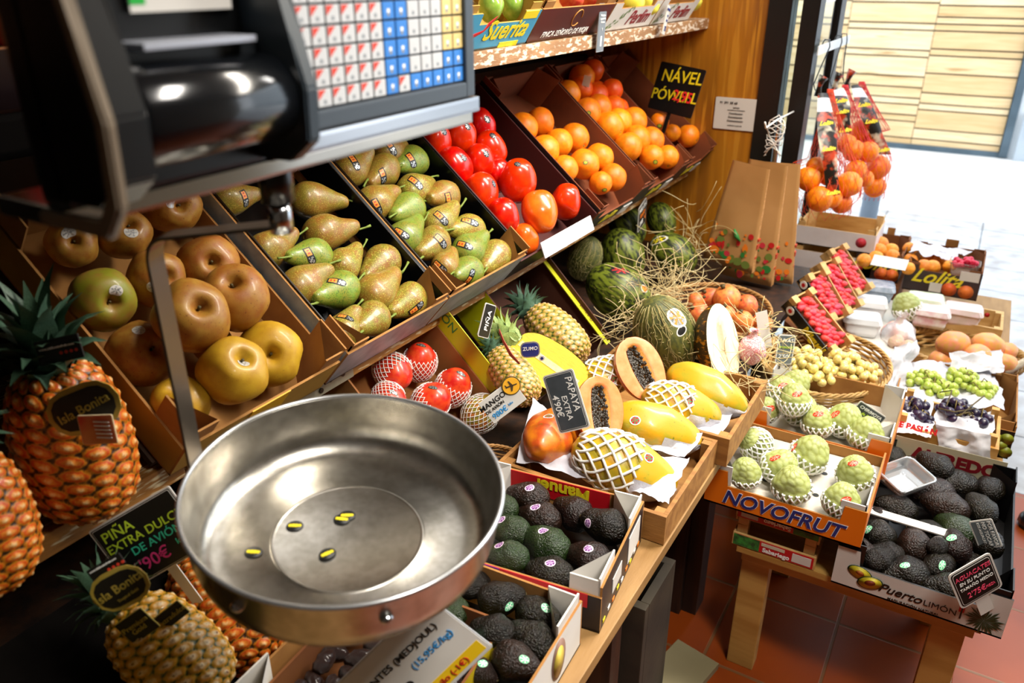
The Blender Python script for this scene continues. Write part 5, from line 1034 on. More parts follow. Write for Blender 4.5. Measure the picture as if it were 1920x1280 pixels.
P = at(1625, 780, w=2.0); board('price_board', 'small tilted price board 7.91 standing among the rear cherimoyas', basis(P, img_dir(-33), img_dir(57, 25)), .078, .052, mat('slate_face2', '#2c3034', '#4c5256', 12, .4), WHITEC, [('CHIRIMOYA', WHT, .0115, 0, .014, 0), ('de España', LGRN, .0105, .004, .001, 0), ("7'91 €", WHT, .018, 0, -.014, 0)], 'price boards', edge=.0025, cut=.004)
# puerto limon carton
fl_ = Fr((-.088, 1.517, .3915), (1, 0, 0), (0, 1, 0)); WL, LL = .325, .50
cl = carton('avocado_carton', 'large white carton of dark avocados lettered Puerto Limón on the low table', 'carton', fl_, WL, LL, .10, WHITEC, BLACKC, cut=(.045, .062), base=BLACKC, side=.085, tabs=(.025, .05), tabout=BLACKC)
text('lettering', 'Puerto', .03, BLK, cl, frontM(WL, .06, .41, .48), shear=.35, bold=.0004); text('lettering', 'LIMÓN', .02, BLK, cl, frontM(WL, .06, .645, .44), bold=0); text('lettering', 'MADURACIÓN NATURAL', .0085, BLK, cl, frontM(WL, .06, .50, .12), bold=.0001)
for (x, z_, rr) in ((.052, .048, 0), (.075, .032, 1)):
    for k, (q, m) in enumerate(((.026, DGRN), (.0235, mat('avocado_flesh_print', '#c8b424', rough=.5)), (.011 if rr else .009, mat('stone_print', '#8a3a1c' if rr else '#c08a3c')))):
        bm = bmesh.new(); lathe(bm, [(0, 0), (q, 0), (0, .0002)], 22, f=lambda p, a, r_, z: V((p.x, p.y*.62, p.z))); obj('avocado_print', to_mesh(bm, 'avocado_print', m if k < 2 else mat('stone_print%d' % rr, '#8a3a1c' if rr else '#b86a2c')), cl, basis((x, -.0014-k*.0004-rr*.001, z_), (1, 0, 0), (0, 0, 1)) @ Matrix.Rotation(R(-15 if not rr else 20), 4, 'Z'))
bm = bmesh.new()
for i in range(26):
    a = 2*math.pi*i/26; c = (.288, .032); L_ = .033+.006*math.sin(i*2.1); bm.faces.new([bm.verts.new((c[0]+u*math.cos(a)-v_*math.sin(a), -.0016-i*.00001, c[1]+(u*math.sin(a)+v_*math.cos(a))*.95)) for u, v_ in ((0, -.001), (L_*.7, -.0022), (L_, 0), (L_*.7, .0022))])
obj('palm_print', to_mesh(bm, 'palm_print', DGRN), cl)
bm = bmesh.new(); bx(bm, .242, .252, -.0018, -.001, .034, .056); bx(bm, .246, .249, -.0022, -.001, .018, .05, 1); obj('parrot_print', to_mesh(bm, 'parrot_print', [MATS['red_print'], BLK]), cl)
text('lettering', 'ALFREDO', .045, MAR, cl, basis((.19, LL-.0052, .088), (1, 0, 0), (0, 0, 1)), bold=.0025)
obj('back_label', boxmesh('back_label', .05, .30, LL-.0048, LL-.0042, .06, .125, mat('cream_label', '#cfc6a4', rough=.6), 0), cl)
AVR = [(1645, 1002, 30, 150, 0), (1612, 1034, 28, 150, 2), (1664, 1040, 28, 170, 0), (1714, 1022, 33, 92, 2), (1738, 996, 25, 165, 0), (1795, 1030, 31, 110, 2), (1757, 1030, 20, 60, 0), (1701, 1086, 40, 175, 0), (1800, 993, 34, 140, 1), (1776, 957, 34, 160, 2), (1748, 926, 36, 172, 2), (1796, 906, 36, 172, 0), (1752, 882, 28, 150, 0), (1716, 876, 28, 125, 2), (1682, 862, 26, 120, 0), (1838, 955, 29, 130, 0), (1838, 912, 27, 110, 0), (1776, 1106, 33, 170, 0), (1751, 1058, 28, 30, 0), (1682, 955, 30, 165, 0), (1640, 968, 22, 150, 2), (1640, 1070, 26, 20, 0), (1836, 1010, 30, 120, 0), (1820, 1060, 30, 90, 0)]
avos(fl_, AVR, lambda P: .052 if fl_.loc(P).y < .13 else .074, {1: (1592, 1032), 0: (1628, 995), 7: (1703, 1068), 18: (1758, 1056, 60), 5: (1790, 1014), 8: (1778, 999, 70)}, [mat('pale_green_rim', '#8cd0a4'), MINT, WHT], 'in the lettered white carton', 'avocados on the low table', 5, wh=(21, 14), k=.92, WL_=(WL, LL))
P = at(1828, 1088, z=.53); Xb = img_dir(30); board('price_board', 'black avocado price board with red and white chalk leaning at the carton corner', basis(P, Xb, img_dir(120, 18)), .094, .090, BLK, WHITEC, [('AGUACATES', PNK, .0135, 0, .024, 0), ('EN SU PUNTO', WHT, .0105, 0, .010, 0), ('TAMAÑO MEDIO', WHT, .0095, 0, -.003, 0), ("2'75€", PNK, .0175, -.006, -.022, 0), ('PIEZA', PNK, .008, .024, -.024, 0)], 'price boards', edge=.004, cut=.009, inner=WHITEC, stake=(.03, .04))
P = at(1848, 1000, z=.505); board('price_board', 'small grey board asking not to touch, lying at the avocado carton side', basis(P, img_dir(-68), img_dir(22, 40)), .064, .046, mat('slate_face3', '#6a7276', '#565e62', 12, .4), WHITEC, [('POR FAVOR', WHT, .0105, 0, .014, 0), ('NO TOCAR', WHT, .0105, 0, .003, 0), ('LOS AGUACATES', WHT, .007, 0, -.007, 0)], 'price boards', edge=.003, cut=.004)
M_CLEAR = mat('clear_plastic', '#f4f8fa', rough=.06, trans=.92, spec=.7); MATS['clear_plastic'].node_tree.nodes['Principled BSDF'].inputs['IOR'].default_value = 1.12
def punnet(label, M, a, b, h, lid=False, m=None, name='plastic_punnet', cat='punnet', group=None, hollow=True):
    bm = bmesh.new()
    def rr_(k, z, n=6):
        P_ = []; r_ = min(a, b)*.3*k
        for cx, cy, a0 in ((1, 1, 0), (-1, 1, 90), (-1, -1, 180), (1, -1, 270)):
            for i in range(n): t = R(a0+90*i/(n-1)); P_.append(bm.verts.new((cx*(a*k-r_)+r_*math.cos(t), cy*(b*k-r_)+r_*math.sin(t), z+.0012*math.sin(i*3+cx))))
        return P_
    L_ = [rr_(.8, 0), rr_(.86, h*.3), rr_(.84, h*.35), rr_(.93, h*.75), rr_(.94, h), rr_(1.02, h), rr_(1.02, h-.004)]
    if lid: L_ += []
    bm.faces.new(L_[0][::-1])
    for p, q in zip(L_, L_[1:]):
        for i in range(24): bm.faces.new((p[i], p[(i+1) % 24], q[(i+1) % 24], q[i])).smooth = True
    if lid: t = rr_(.9, h+.012); [bm.faces.new((L_[5][i], L_[5][(i+1) % 24], t[(i+1) % 24], t[i])) for i in range(24)]; bm.faces.new(t)
    return tag(obj(name, to_mesh(bm, name, m or M_CLEAR), None, M), label, cat, group)
punnet('empty clear plastic punnet lying on the dark avocados', axis_mat(at(1692, 905, z=.50), V((.1, -.15, 1)), R(20), 1), .055, .045, .03, m=mat('clear_shiny_plastic', '#dfe4e8', rough=.08, trans=.6, metal=.25))
bm = bmesh.new(); bx(bm, -.10, .10, -.012, .012, 0, .004, 0, .001); tag(obj('card_strip', to_mesh(bm, 'card_strip', WHITEC), None, basis(at(1692, 976, z=.485), (1, -.05, .02), (0, 1, .1))), 'white folded card strip across the avocados on the low table', 'strip')
# shoe at the picture edge
bm = bmesh.new(); prev = None
for y, hw, zt in ((0, .012, .03), (.008, .026, .045), (.03, .040, .058), (.07, .048, .070), (.11, .047, .080), (.15, .041, .092), (.20, .036, .10), (.25, .036, .098), (.275, .030, .09), (.285, .012, .07)):
    ring = [bm.verts.new((hw*math.cos(a), y, .014+max(0, math.sin(a))**.7*(zt-.014) if math.sin(a) > 0 else .014)) for a in [2*math.pi*i/20 for i in range(20)]]
    if prev:
        for k in range(20): bm.faces.new((prev[k], prev[(k+1) % 20], ring[(k+1) % 20], ring[k])).smooth = True
    else: bm.faces.new(ring)
    prev = ring
bm.faces.new(prev[::-1])
so = tag(obj('shoe', to_mesh(bm, 'shoe', mat('black_shoe_leather', '#101216', rough=.3, coat=.4)), None, Matrix.Translation((.345, 2.58, 0)) @ Matrix.Rotation(R(-70), 4, 'Z')), 'black leather shoe toe on the terracotta floor at the picture edge', 'shoe')
bm = bmesh.new(); pts_ = [(.0, .004), (.024, .012), (.042, .035), (.052, .08), (.048, .14), (.038, .19), (.040, .25), (.030, .288), (0, .292)]; P_ = pts_+[(-x, y) for x, y in pts_[-2:0:-1]]
A = [bm.verts.new((x, y, 0)) for x, y in P_]; B = [bm.verts.new((x, y, .016)) for x, y in P_]; bm.faces.new(A); bm.faces.new(B[::-1])
for i in range(len(P_)): bm.faces.new((A[i], A[(i+1) % len(P_)], B[(i+1) % len(P_)], B[i]))
obj('sole', to_mesh(bm, 'sole', mat('dark_sole', '#1c1a1a', rough=.7)), so)
# ---------------------------------------------------------------- doorway stand
dd = thing('doorway_stand', 'low stand in the doorway under grapes, mangoes and peach cartons', 'stand', Matrix.Translation((-.15, 2.7, 0)))
def ddb(nm, a, m=M_DECK): return obj(nm, boxmesh(nm, a[0]+.15, a[1]+.15, a[2]-2.7, a[3]-2.7, a[4], a[5], m, .002), dd)
ddb('deck_board', (-.50, .225, 2.24, 3.62, .36, .385)); 
for a in ((-.48, -.43, 2.26, 2.31, 0, .36), (.16, .21, 2.26, 2.31, 0, .36), (-.48, -.43, 3.55, 3.6, 0, .36), (.16, .21, 3.55, 3.6, 0, .36)): ddb('leg', a)
# support crates under the grape basket
frq = Fr((-.36, 2.13, .41), (1, 0, 0), (0, 1, 0))
tag(obj('support_box', boxmesh('support_box', -.37, -.18, 2.13, 2.40, .386, .515, KRAFT, .003)), 'brown cardboard box under the white grape basket', 'box')
GB = V((-.27, 2.25, .516)); basket('wicker_basket', 'round pale wicker basket of white grapes beneath the strawberry crates', GB, .175, .225, .055, mat('pale_wicker', '#c09a5c', '#9c7840', 30, .55, .3, 60), flare=.88, rows=9, rope=.0045)
def bunch(label, lst, m, r_, n, cat='grapes', group=None, stems=True, zmin=None, seed=1, nm='grape_bunch', el=1.12):
    rr = random.Random(seed); C = V((0, 0, 0))
    for c, _ in lst: C += c
    C /= len(lst); root = thing(nm, label, cat, Matrix.Translation(C), group); pts = []; tries = 0
    while len(pts) < n and tries < 9000:
        tries += 1; c, q = rr.choice(lst); d = V((rr.gauss(0, 1), rr.gauss(0, 1), rr.gauss(0, 1))).normalized()*rr.uniform(.55, 1) ; p = c+V((d.x*q[0], d.y*q[1], abs(d.z)*q[2] if rr.random() < .8 else d.z*q[2]*.5))
        if all((p-o).length > r_*1.72 for o in pts): pts.append(p)
    ms = variants('grape', [(0, -1), (.5, -.87), (.87, -.5), (1, 0), (.87, .5), (.5, .87), (0, 1)], m, 14, 1, amp=.01)[0]
    for p in pts: obj('grape', ms, root, axis_mat(p-C, (rr.uniform(-1, 1), rr.uniform(-1, 1), rr.uniform(-1, 1)), 0, r_*rr.uniform(.9, 1.12)*el, 1/el, 1/el))
    if stems:
        bm = bmesh.new()
        for i in range(7):
            p = rr.choice(pts)-C; q = rr.choice(pts)-C; tube(bm, [p*.7, (p+q)*.4+V((0, 0, r_*2.0)), q*.9+V((0, 0, r_*.9))], .0016, 5)
        obj('stalk', to_mesh(bm, 'stalk', mat('grape_stalk', '#8a7a3c', '#5a4a24', 60, .6), True), root)
    return root
def gp(px, py, z): return at(px, py, z=z)
bunch('white grape bunch at the price board side of the wicker basket', [(gp(1510, 680, .60), (.05, .06, .035)), (gp(1535, 700, .59), (.045, .05, .03))], M_GRW, .0112, 85, group='white grape bunches', seed=1)
bunch('golden white grape bunch in the middle and outer side of the wicker basket', [(gp(1580, 685, .60), (.05, .06, .035)), (gp(1612, 700, .59), (.05, .05, .03))], M_GRW, .0112, 98, group='white grape bunches', seed=2)
# green grapes
fg = Fr((-.075, 2.275, .386), (1, 0, 0), (0, 1, 0)); cg = carton('fruit_carton', 'black carton with green grape pictures holding white papered green grapes', 'carton', fg, .31, .33, .10, BLACKC, CARD, tabs=(.02, .04), front=.085)
for x, z_ in ((.02, .05), (.035, .03), (.27, .055), (.285, .035), (.265, .025), (.295, .06), (.30, .02)):
    bm = bmesh.new(); lathe(bm, [(0, 0), (.017, 0), (0, .0004)], 18); obj('grape_print', to_mesh(bm, 'grape_print', mat('olive_grape_print', '#8a9020', '#6a741a', 50, .5)), cg, basis((x, -.0012-x*.001, z_), (1, 0, 0), (0, 0, 1)))
bunch('green grape bunch on white paper nearest the wicker basket', [(gp(1735, 715, .49), (.05, .05, .025)), (gp(1760, 728, .485), (.05, .045, .02))], M_GRG, .0112, 80, group='green grape bunches', seed=3)
bunch('green grape bunch on white paper at the street side of its carton', [(gp(1805, 712, .49), (.05, .05, .025)), (gp(1840, 730, .485), (.045, .045, .02))], M_GRG, .0112, 80, group='green grape bunches', seed=4)
def papr(label, pts, seed, amp=.02): return tag(sheet('tissue_paper', pts, 18, 14, amp, M_PAPER, seed), label, 'paper')
papr('white tissue paper under the green grapes', [gp(1690, 765, .47), gp(1885, 765, .475), gp(1868, 680, .49), gp(1700, 680, .49)], 21)
papr('white tissue standing behind the green grapes below the mangoes', [gp(1665, 735, .47), gp(1705, 745, .45), gp(1718, 640, .55), gp(1672, 650, .56)], 22, .03)
papr('white tissue folded up between green grapes and mangoes', [gp(1780, 690, .5), gp(1880, 700, .5), gp(1876, 655, .53), gp(1780, 662, .53)], 23, .02)
# black grapes crate
fb = Fr((-.052, 2.068, .455), (1, 0, 0), (0, 1, 0)); cb = crate('wooden_crate', 'pale pine crate of black grapes in white paper standing over the avocado carton', 'crate', fb, .243, .19, .062, mat('pine_crate_wood', '#c8974c', '#ae7c34', 5, .55, .15, 60, stretch=(1, 9, 9)), top=.09)
obj('bottom_rail', boxmesh('bottom_rail', 0, .243, 0, .19, -.07, -.045, MATS['pine_crate_wood'], .001), cb)
for x in (0, .223):
    for y in (0, .17): obj('post', boxmesh('post', x, x+.02, y, y+.02, -.07, 0, MATS['pine_crate_wood'], .001), cb)
bunch('black grape bunch in printed paper at the orange carton side', [(gp(1715, 768, .515), (.03, .05, .022)), (gp(1728, 785, .51), (.032, .03, .02))], M_GRB, .0128, 34, group='black grape bunches', seed=5, el=1.25)
bunch('black grape bunch in white paper at the street side of the pine crate', [(gp(1790, 768, .53), (.04, .04, .025)), (gp(1830, 785, .52), (.038, .03, .02)), (gp(1800, 788, .515), (.03, .02, .015))], M_GRB, .0128, 44, group='black grape bunches', seed=6, el=1.25)
b1 = papr('white paper bag lettered DE PASIÓN holding black grapes', [gp(1680, 810, .515), gp(1748, 822, .515), gp(1752, 745, .52), gp(1684, 742, .525)], 24, .014)
b2 = papr('white paper bag hanging over the crate edge with black grapes', [gp(1762, 825, .50), gp(1858, 832, .50), gp(1865, 775, .53), gp(1755, 760, .53)], 25, .018)
P = at(1715, 802, y=2.062); text('lettering', 'DE PASIÓN', .021, RED, b1, basis(P, (1, 0, 0), (0, .3, 1)), bold=.0012)
papr('white paper turned down over the front of the pine crate', [at(1756, 838, y=2.06), at(1858, 858, y=2.06), at(1860, 815, y=2.07), at(1755, 795, y=2.07)], 26, .012)
bm = bmesh.new()
for q in (((1762, 735), (1785, 732), (1775, 760)), ((1845, 742), (1820, 762), (1800, 780)), ((1760, 765), (1790, 772), (1830, 765))): tube(bm, [at(x, y, z=.56) for x, y in q], .002, 5)
tag(obj('grape_stalk', to_mesh(bm, 'grape_stalk', M_STEM, True)), 'bare brown stalks sticking up from the black grapes', 'stalk')
# mangoes
bk = basket('wicker_basket', 'wicker basket with thick rim and handle heaped with pink mangoes', (.075, 2.84, .386), .19, .16, .06, MATS['pale_wicker'], flare=.85, rope=.008)
bm = bmesh.new(); tube(bm, [V((.075+.2*math.cos(a)*1.0, 2.84+.17*math.sin(a), .45+.035*math.sin((a+.9)*3))) for a in [R(-50+8*i) for i in range(12)]], .011, 8); obj('handle', to_mesh(bm, 'handle', mat('pale_handle', '#d8ccb4', '#8a7a60', 40, .6), True), bk, bk.matrix_basis.inverted())
for i, (px, py, rp, a, z_, lb) in enumerate([(1786, 644, 25, 5, .52, 'large yellow pink mango on top of the heap towards the boxes'), (1852, 646, 24, -20, .51, 'pink mango at the back of the heap towards the street'), (1834, 668, 24, 170, .50, 'pink mango with its star shaped stem end facing out'), (1880, 682, 21, 0, .47, 'pink mango at the basket rim beside the handle'), (1795, 683, 22, 20, .46, 'pink mango low at the front of the heap'), (1760, 676, 20, 60, .46, 'pink mango tucked behind the white tissue'), (1884, 662, 19, 40, .48, 'pink mango at the rear street side of the heap')]):
    P = gp(px, py, z_); tag(fruit('mango', G_MANGO, P, img_dir(a, 15), rp*depth(P)/F*.95, M_MANGOP, G_ASTEM if i == 2 else None), lb, 'mango', 'pink mangoes in the wicker basket')
# pitaya bag
for i, (px, py, rp, lb) in enumerate(((1672, 622, 20, 'pink pitaya in clear wrap beside the punnets'), (1690, 632, 19, 'pink and cream pitaya wrapped beside the mangoes'), (1700, 655, 18, 'pale passion fruit in the pink netted bag'), (1680, 642, 15, 'small pale fruit below the pitayas'))):
    P = gp(px, py, .47); tag(fruit('pitaya', G_CHER, P, img_dir(60, 10), rp*depth(P)/F*.85, mat('pitaya_skin', '#e07890', '#e8d8b0', 9, .45) if i < 2 else mat('pale_passion_fruit', '#c8b890', '#d8a8a0', 6, .5)), lb, 'fruit', 'wrapped exotic fruit')
netbag('crinkled clear bag with pink print around the exotic fruit', gp(1685, 630, .47), .055, mat('pink_clear_film', '#f0d8dc', '#ffffff', 12, .1, .6, 30, trans=.75), 8)
# lolita cartons
M_DB = mat('dark_brown_printed_card', '#2e1e1c', '#3a2622', 6, .45)
for i, (px0, px1, py, lb) in enumerate(((1628, 1757, 560, 'dark brown carton with yellow script holding orange apricots, farther into the doorway'), (1683, 1828, 573, 'dark brown carton with yellow script and white tissue at the street side'))):
    y0 = 3.25 if i == 0 else 3.2; x0 = at(px0 if i else 1590, py, y=y0).x; x1 = at(1676 if i == 0 else 1828, py, y=y0).x
    fr = Fr((x0, y0, .50), (1, 0, 0), (0, 1, 0)); W = x1-x0; D = .105
    if i == 0: fr0, W0 = fr, W
    else: fr1_, W1 = fr, W
    c = carton('fruit_carton', lb, 'carton', fr, W, .3, D, M_DB, KRAFT, cut=(.04, .085), tabs=(.01, .04), group='dark script cartons in the doorway')
    text('lettering', 'Lolita', .075, YEL, c, frontM(W, D, .42, .6), shear=.5, bold=.0012)
    for x in (.62, .84):
        bm = bmesh.new(); lathe(bm, [(0, 0), (.026, 0), (0, .0004)], 20); obj('orange_print', to_mesh(bm, 'orange_print', mat('printed_orange', '#e0561c', '#f08030', 20, .5)), c, basis((W*x, -.0014-.0003*x, .028), (1, 0, 0), (0, 0, 1)))
    if i: obj('pale_label', boxmesh('pale_label', W*.72, W*.97, -.0022, -.001, .07, .105, WHITEC, 0), c); obj('pale_label', boxmesh('pale_label', W*.36, W*.52, -.0022, -.001, .01, .045, WHITEC, 0), c)
    obj('handle_tab', boxmesh('handle_tab', W*.42, W*.6, .296, .299, D, D+.03, CARD, .001), c)
for j, (px, py, rp) in enumerate([(1628, 466, 13), (1651, 457, 14), (1648, 470, 14), (1671, 469, 13), (1642, 484, 14), (1673, 480, 13), (1620, 488, 13)]):
    P = fr0.hit(px, py, .10); o = fruit('apricot', G_ORANGE, P, (0, 0, 1), rp*depth(P)/F, M_PEACH, G_OSTEM); tag(o, 'orange apricot in the script carton nearer the door, %s along from the white crates' % ORD[j], 'apricot', 'apricots in the first script carton')
for j, (px, py, rp) in enumerate([(1706, 467, 13), (1707, 488, 13), (1703, 503, 12), (1732, 500, 14), (1748, 501, 14), (1762, 487, 14), (1740, 483, 13), (1780, 500, 12)]):
    P = fr1_.hit(px, py, .09); o = fruit('apricot', G_ORANGE, P, (0, 0, 1), rp*depth(P)/F, M_PEACH, G_OSTEM); tag(o, 'yellow apricot in the street side script carton, %s along from its neighbour carton' % ORD[j], 'apricot', 'apricots in the second script carton')
papr('white tissue sheet over the apricots at the street side', [gp(1705, 472, .625), gp(1790, 485, .62), gp(1818, 470, .625), gp(1715, 455, .625)], 27, .02)
tag(obj('card', boxmesh('card', -.06, .06, -.03, .03, 0, .001, WHITEC, 0), None, basis(at(1668, 492, z=.625), (1, -.05, 0), (0, .9, .4))), 'white sheet lying on the apricots in the farther script carton', 'card')
pr = punnet('clear punnet of red raspberries on the street side script carton', Matrix.Translation(gp(1805, 512, .585)), .05, .04, .045)
rr = random.Random(8); G_RA = variants('raspberry', [(0, -1), (.6, -.8), (1, -.1), (.8, .6), (.3, 1), (0, 1)], M_RASP, 10, 1, amp=.12, sc_=4)[0]
for i in range(26):
    P = pr.matrix_basis.translation+V((rr.uniform(-.036, .036), rr.uniform(-.028, .028), .03+rr.uniform(0, .024))); tag(obj('raspberry', G_RA, None, axis_mat(P, (rr.uniform(-1, 1), rr.uniform(-1, 1), 1), 0, .0098)), 'red raspberry in the clear punnet on the script carton', 'raspberry', 'raspberries in the punnet')
# white crates near the door post
for i, (px, py, z_) in enumerate(((1560, 445, .56), (1565, 405, .66))):
    P = at(px, py, y=3.3); fr = Fr((P.x-.13, 3.25, z_-.06), (1, 0, 0), (0, 1, 0)); c = carton('strawberry_crate', '%s white crate with tomato pictures beside the black door post' % ('lower' if i == 0 else 'upper'), 'crate', fr, .30, .25, .075, mat('white_printed_board', '#dcd6d8', '#cfc8ca', 10, .5), PLY, tabs=(.03, .03), group='white crates by the door post')
    bm = bmesh.new(); lathe(bm, [(0, 0), (.02, 0), (0, .0004)], 16); obj('tomato_print', to_mesh(bm, 'tomato_print', mat('tomato_print_red', '#c83040')), c, basis((.25, -.0014, .04), (1, 0, 0), (0, 0, 1)))
tag(obj('support_box', boxmesh('support_box', -.49, -.17, 3.2, 3.56, .386, .50, KRAFT, .003)), 'brown box under the white crates by the door post', 'box')
# strawberry crates, steeply tilted
G_SB = variants('strawberry', [(0, -1.7), (.3, -1.5), (.7, -.8), (.95, 0), (.9, .7), (.5, 1.15), (0, 1.2)], M_STRAW, 12, 3, amp=.05)
def cal():
    bm = bmesh.new()
    for k in range(6):
        a = k*1.047; bm.faces.new([bm.verts.new(c) for c in ((0, 0, 1.24), (.5*math.cos(a-.4), .5*math.sin(a-.4), 1.16), (.95*math.cos(a), .95*math.sin(a), 1.0), (.5*math.cos(a+.4), .5*math.sin(a+.4), 1.16))])
    return to_mesh(bm, 'leaves', MATS['leafy_green_print'])
G_CAL = cal()
def straw_crate(bl, tl, w_b, dy, W, dep, label, brand, nb, seed, out, ca=(0, 99)):
    B = at(*bl, w=w_b); A = at(*tl, y=B.y+dy); Vv = A-B; Nn = V((.62, -.34, .70)); Uu = Vv.cross(Nn).normalized(); Nn = Uu.cross(Vv).normalized(); fr = Fr(B-Nn*dep, Uu, Vv); L_ = Vv.length
    c = thing('strawberry_crate', label, 'crate', fr.M, 'tilted strawberry crates')
    for nm, a, m in (('base', (0, W, 0, L_, 0, .004), PLY), ('side_board', (0, .004, 0, L_, 0, dep), out), ('side_board', (W-.004, W, 0, L_, 0, dep), PLY), ('end_board', (.004, W-.004, 0, .005, 0, dep*.8), PLY), ('end_board', (.004, W-.004, L_-.005, L_, 0, dep), PLY)): obj(nm, boxmesh(nm, *a, m, .0006), c)
    for x in (.0, W-.024):
        for y in (0, L_-.024): obj('corner_block', boxmesh('corner_block', x, x+.024, y, y+.024, dep*.3, dep+.016, PLY, .002), c)
    if brand:
        text('lettering', brand, .034, YEL, c, basis((-.001, L_*.33, dep*.5), (0, -1, 0), (0, 0, 1)), bold=.0016, shear=.1)
        bm = bmesh.new(); cyl(bm, (-.0015, L_*.86, dep*.5), (0, L_*.86, dep*.5), .014, 18); cyl(bm, (-.002, L_*.86, dep*.5), (-.0015, L_*.86, dep*.5), .007, 12, 1); obj('emblem', to_mesh(bm, 'emblem', [WHT, RED]), c)
    rr = random.Random(seed); rows = int(L_/.0165); cols = max(2, round(W/.035))
    for i in range(rows):
        for j in range(cols):
            P = fr.P(.02+(W-.04)*(j+.5)/cols+rr.uniform(-.004, .004)+(.007 if i % 2 else -.006), .018+(L_-.036)*(i+.5)/rows, dep-.006+rr.uniform(-.005, .006)); a = (fr.U*rr.uniform(.7, 1)+fr.V*rr.uniform(-.9, -.1)+fr.N*rr.uniform(-.1, .3))
            o = tag(obj('strawberry', G_SB[(i+j) % 3], None, axis_mat(P, a*(-1 if rr.random() < .8 else 1), rr.uniform(0, 6), rr.uniform(.0098, .0115))), 'elongated red strawberry in %s' % nb, 'strawberry', 'strawberries in '+nb)
            if rr.random() < .12: obj('leaves', G_CAL, o)
    return fr
BC = mat('black_printed_crate', '#0e0c10', rough=.4)
straw_crate((1560.6, 666), (1478, 562), 2.32, .05, .105, .04, 'nearest tilted strawberry crate, black side lettered in yellow', 'Miguel', 'the nearest tilted crate', 1, BC)
straw_crate((1557, 604), (1508, 517), 2.50, .05, .10, .04, 'second tilted strawberry crate, mostly empty at its top end', 'Miguel', 'the second tilted crate', 2, BC)
straw_crate((1581, 588), (1531, 496), 2.62, .05, .10, .035, 'third tilted strawberry crate full to the rim', None, 'the third tilted crate', 3, PLY)
straw_crate((1604, 556), (1549, 471), 2.78, .05, .10, .035, 'farthest tilted strawberry crate against the dark brown carton', None, 'the farthest tilted crate', 4, PLY)
bm = bmesh.new(); vs_ = [bm.verts.new(c) for c in ((-.43, 2.42, .386), (-.24, 2.42, .386), (-.24, 2.42, .47), (-.43, 2.42, .60), (-.43, 2.95, .386), (-.26, 2.95, .386), (-.26, 2.95, .45), (-.43, 2.95, .56))]
for f in ((0, 1, 2, 3), (4, 7, 6, 5), (3, 2, 6, 7), (0, 3, 7, 4), (1, 5, 6, 2)): bm.faces.new([vs_[i] for i in f])
tag(obj('support_box', to_mesh(bm, 'support_box', KRAFT)), 'brown cardboard prop sloping under the strawberry crates', 'box')
# punnets
W3 = mat('white_label_lid', '#e6e8ea', '#d8dce0', 12, .25, coat=.3)
for i, (px, py, z_, a) in enumerate(((1625, 590, .47, 10), (1612, 622, .46, 12), (1640, 560, .48, 8), (1730, 585, .48, 5), (1740, 607, .47, 4), (1800, 605, .47, 2))):
    punnet(('clear lidded punnet with white label, middle one beside the strawberry crates', 'clear lidded punnet with white label nearest the grape basket', 'clear punnet of blue berries with yellow label under the script carton', 'clear punnet of pale fruit below the apricot tissue', 'clear punnet of mixed berries in the printed wooden crate', 'clear punnet at the street end of the printed wooden crate')[i], axis_mat(gp(px, py, z_), (0, 0, 1), R(a), 1), .062, .048, .05, lid=True, m=[W3, W3, mat('blueish_punnet', '#8a9ab0', '#c4ccd8', 30, .15), mat('pale_fruit_punnet', '#c8d4b8', '#e8e8e0', 30, .2), mat('berry_punnet', '#d8a8b0', '#e8e4e0', 30, .2), mat('berry_punnet2', '#e8d0d4', '#d8c8c0', 30, .2)][i], group='lidded punnets in the doorway')
tag(obj('support_box', boxmesh('support_box', -.25, -.10, 2.62, 3.18, .386, .455, WHITEC, .003)), 'white box under the lidded punnets in the doorway', 'box')
x0 = gp(1735, 640, .48).x; fr = Fr((-.075, 2.99, .386), (1, 0, 0), (0, 1, 0)); cwp = crate('wooden_crate', 'wooden crate with printed fruit border holding berry punnets behind the mangoes', 'crate', fr, .26, .19, .10, PLY, top=.1)
for i, (x, z_, m) in enumerate(((.05, .08, RED), (.09, .085, ORG), (.13, .08, GRN), (.17, .083, RED), (.21, .08, RED))):
    bm = bmesh.new(); lathe(bm, [(0, 0), (.009, 0), (0, .0004)], 14); obj('fruit_print', to_mesh(bm, 'fruit_print', m), cwp, basis((x, .1805, z_), (1, 0, 0), (0, 0, 1)))
P = gp(1700, 577, .52); o = fruit('cherimoya', G_CHER, P, img_dir(110, 10), 24*depth(P)/F); obj('foam_net', G_CN[2], o); tag(o, 'pale green cherimoya in foam net below the script cartons', 'cherimoya')
# price board for pomegranates
P = at(1472, 655, w=2.2); board('price_board', 'slate price board 2.50 clipped between pomegranates and white grapes', basis(P, img_dir(-3), img_dir(80, 15)), .048, .085, mat('slate_face4', '#6c7478', '#5a6266', 12, .4), WHITEC, [('UVAS', WHT, .015, 0, .026, 0), ('moscatel', LGRN, .011, 0, .008, 0), ("2'50", WHT, .017, -.004, -.02, 0)], 'price boards', edge=.003, cut=.007, stake=(.012, .05))
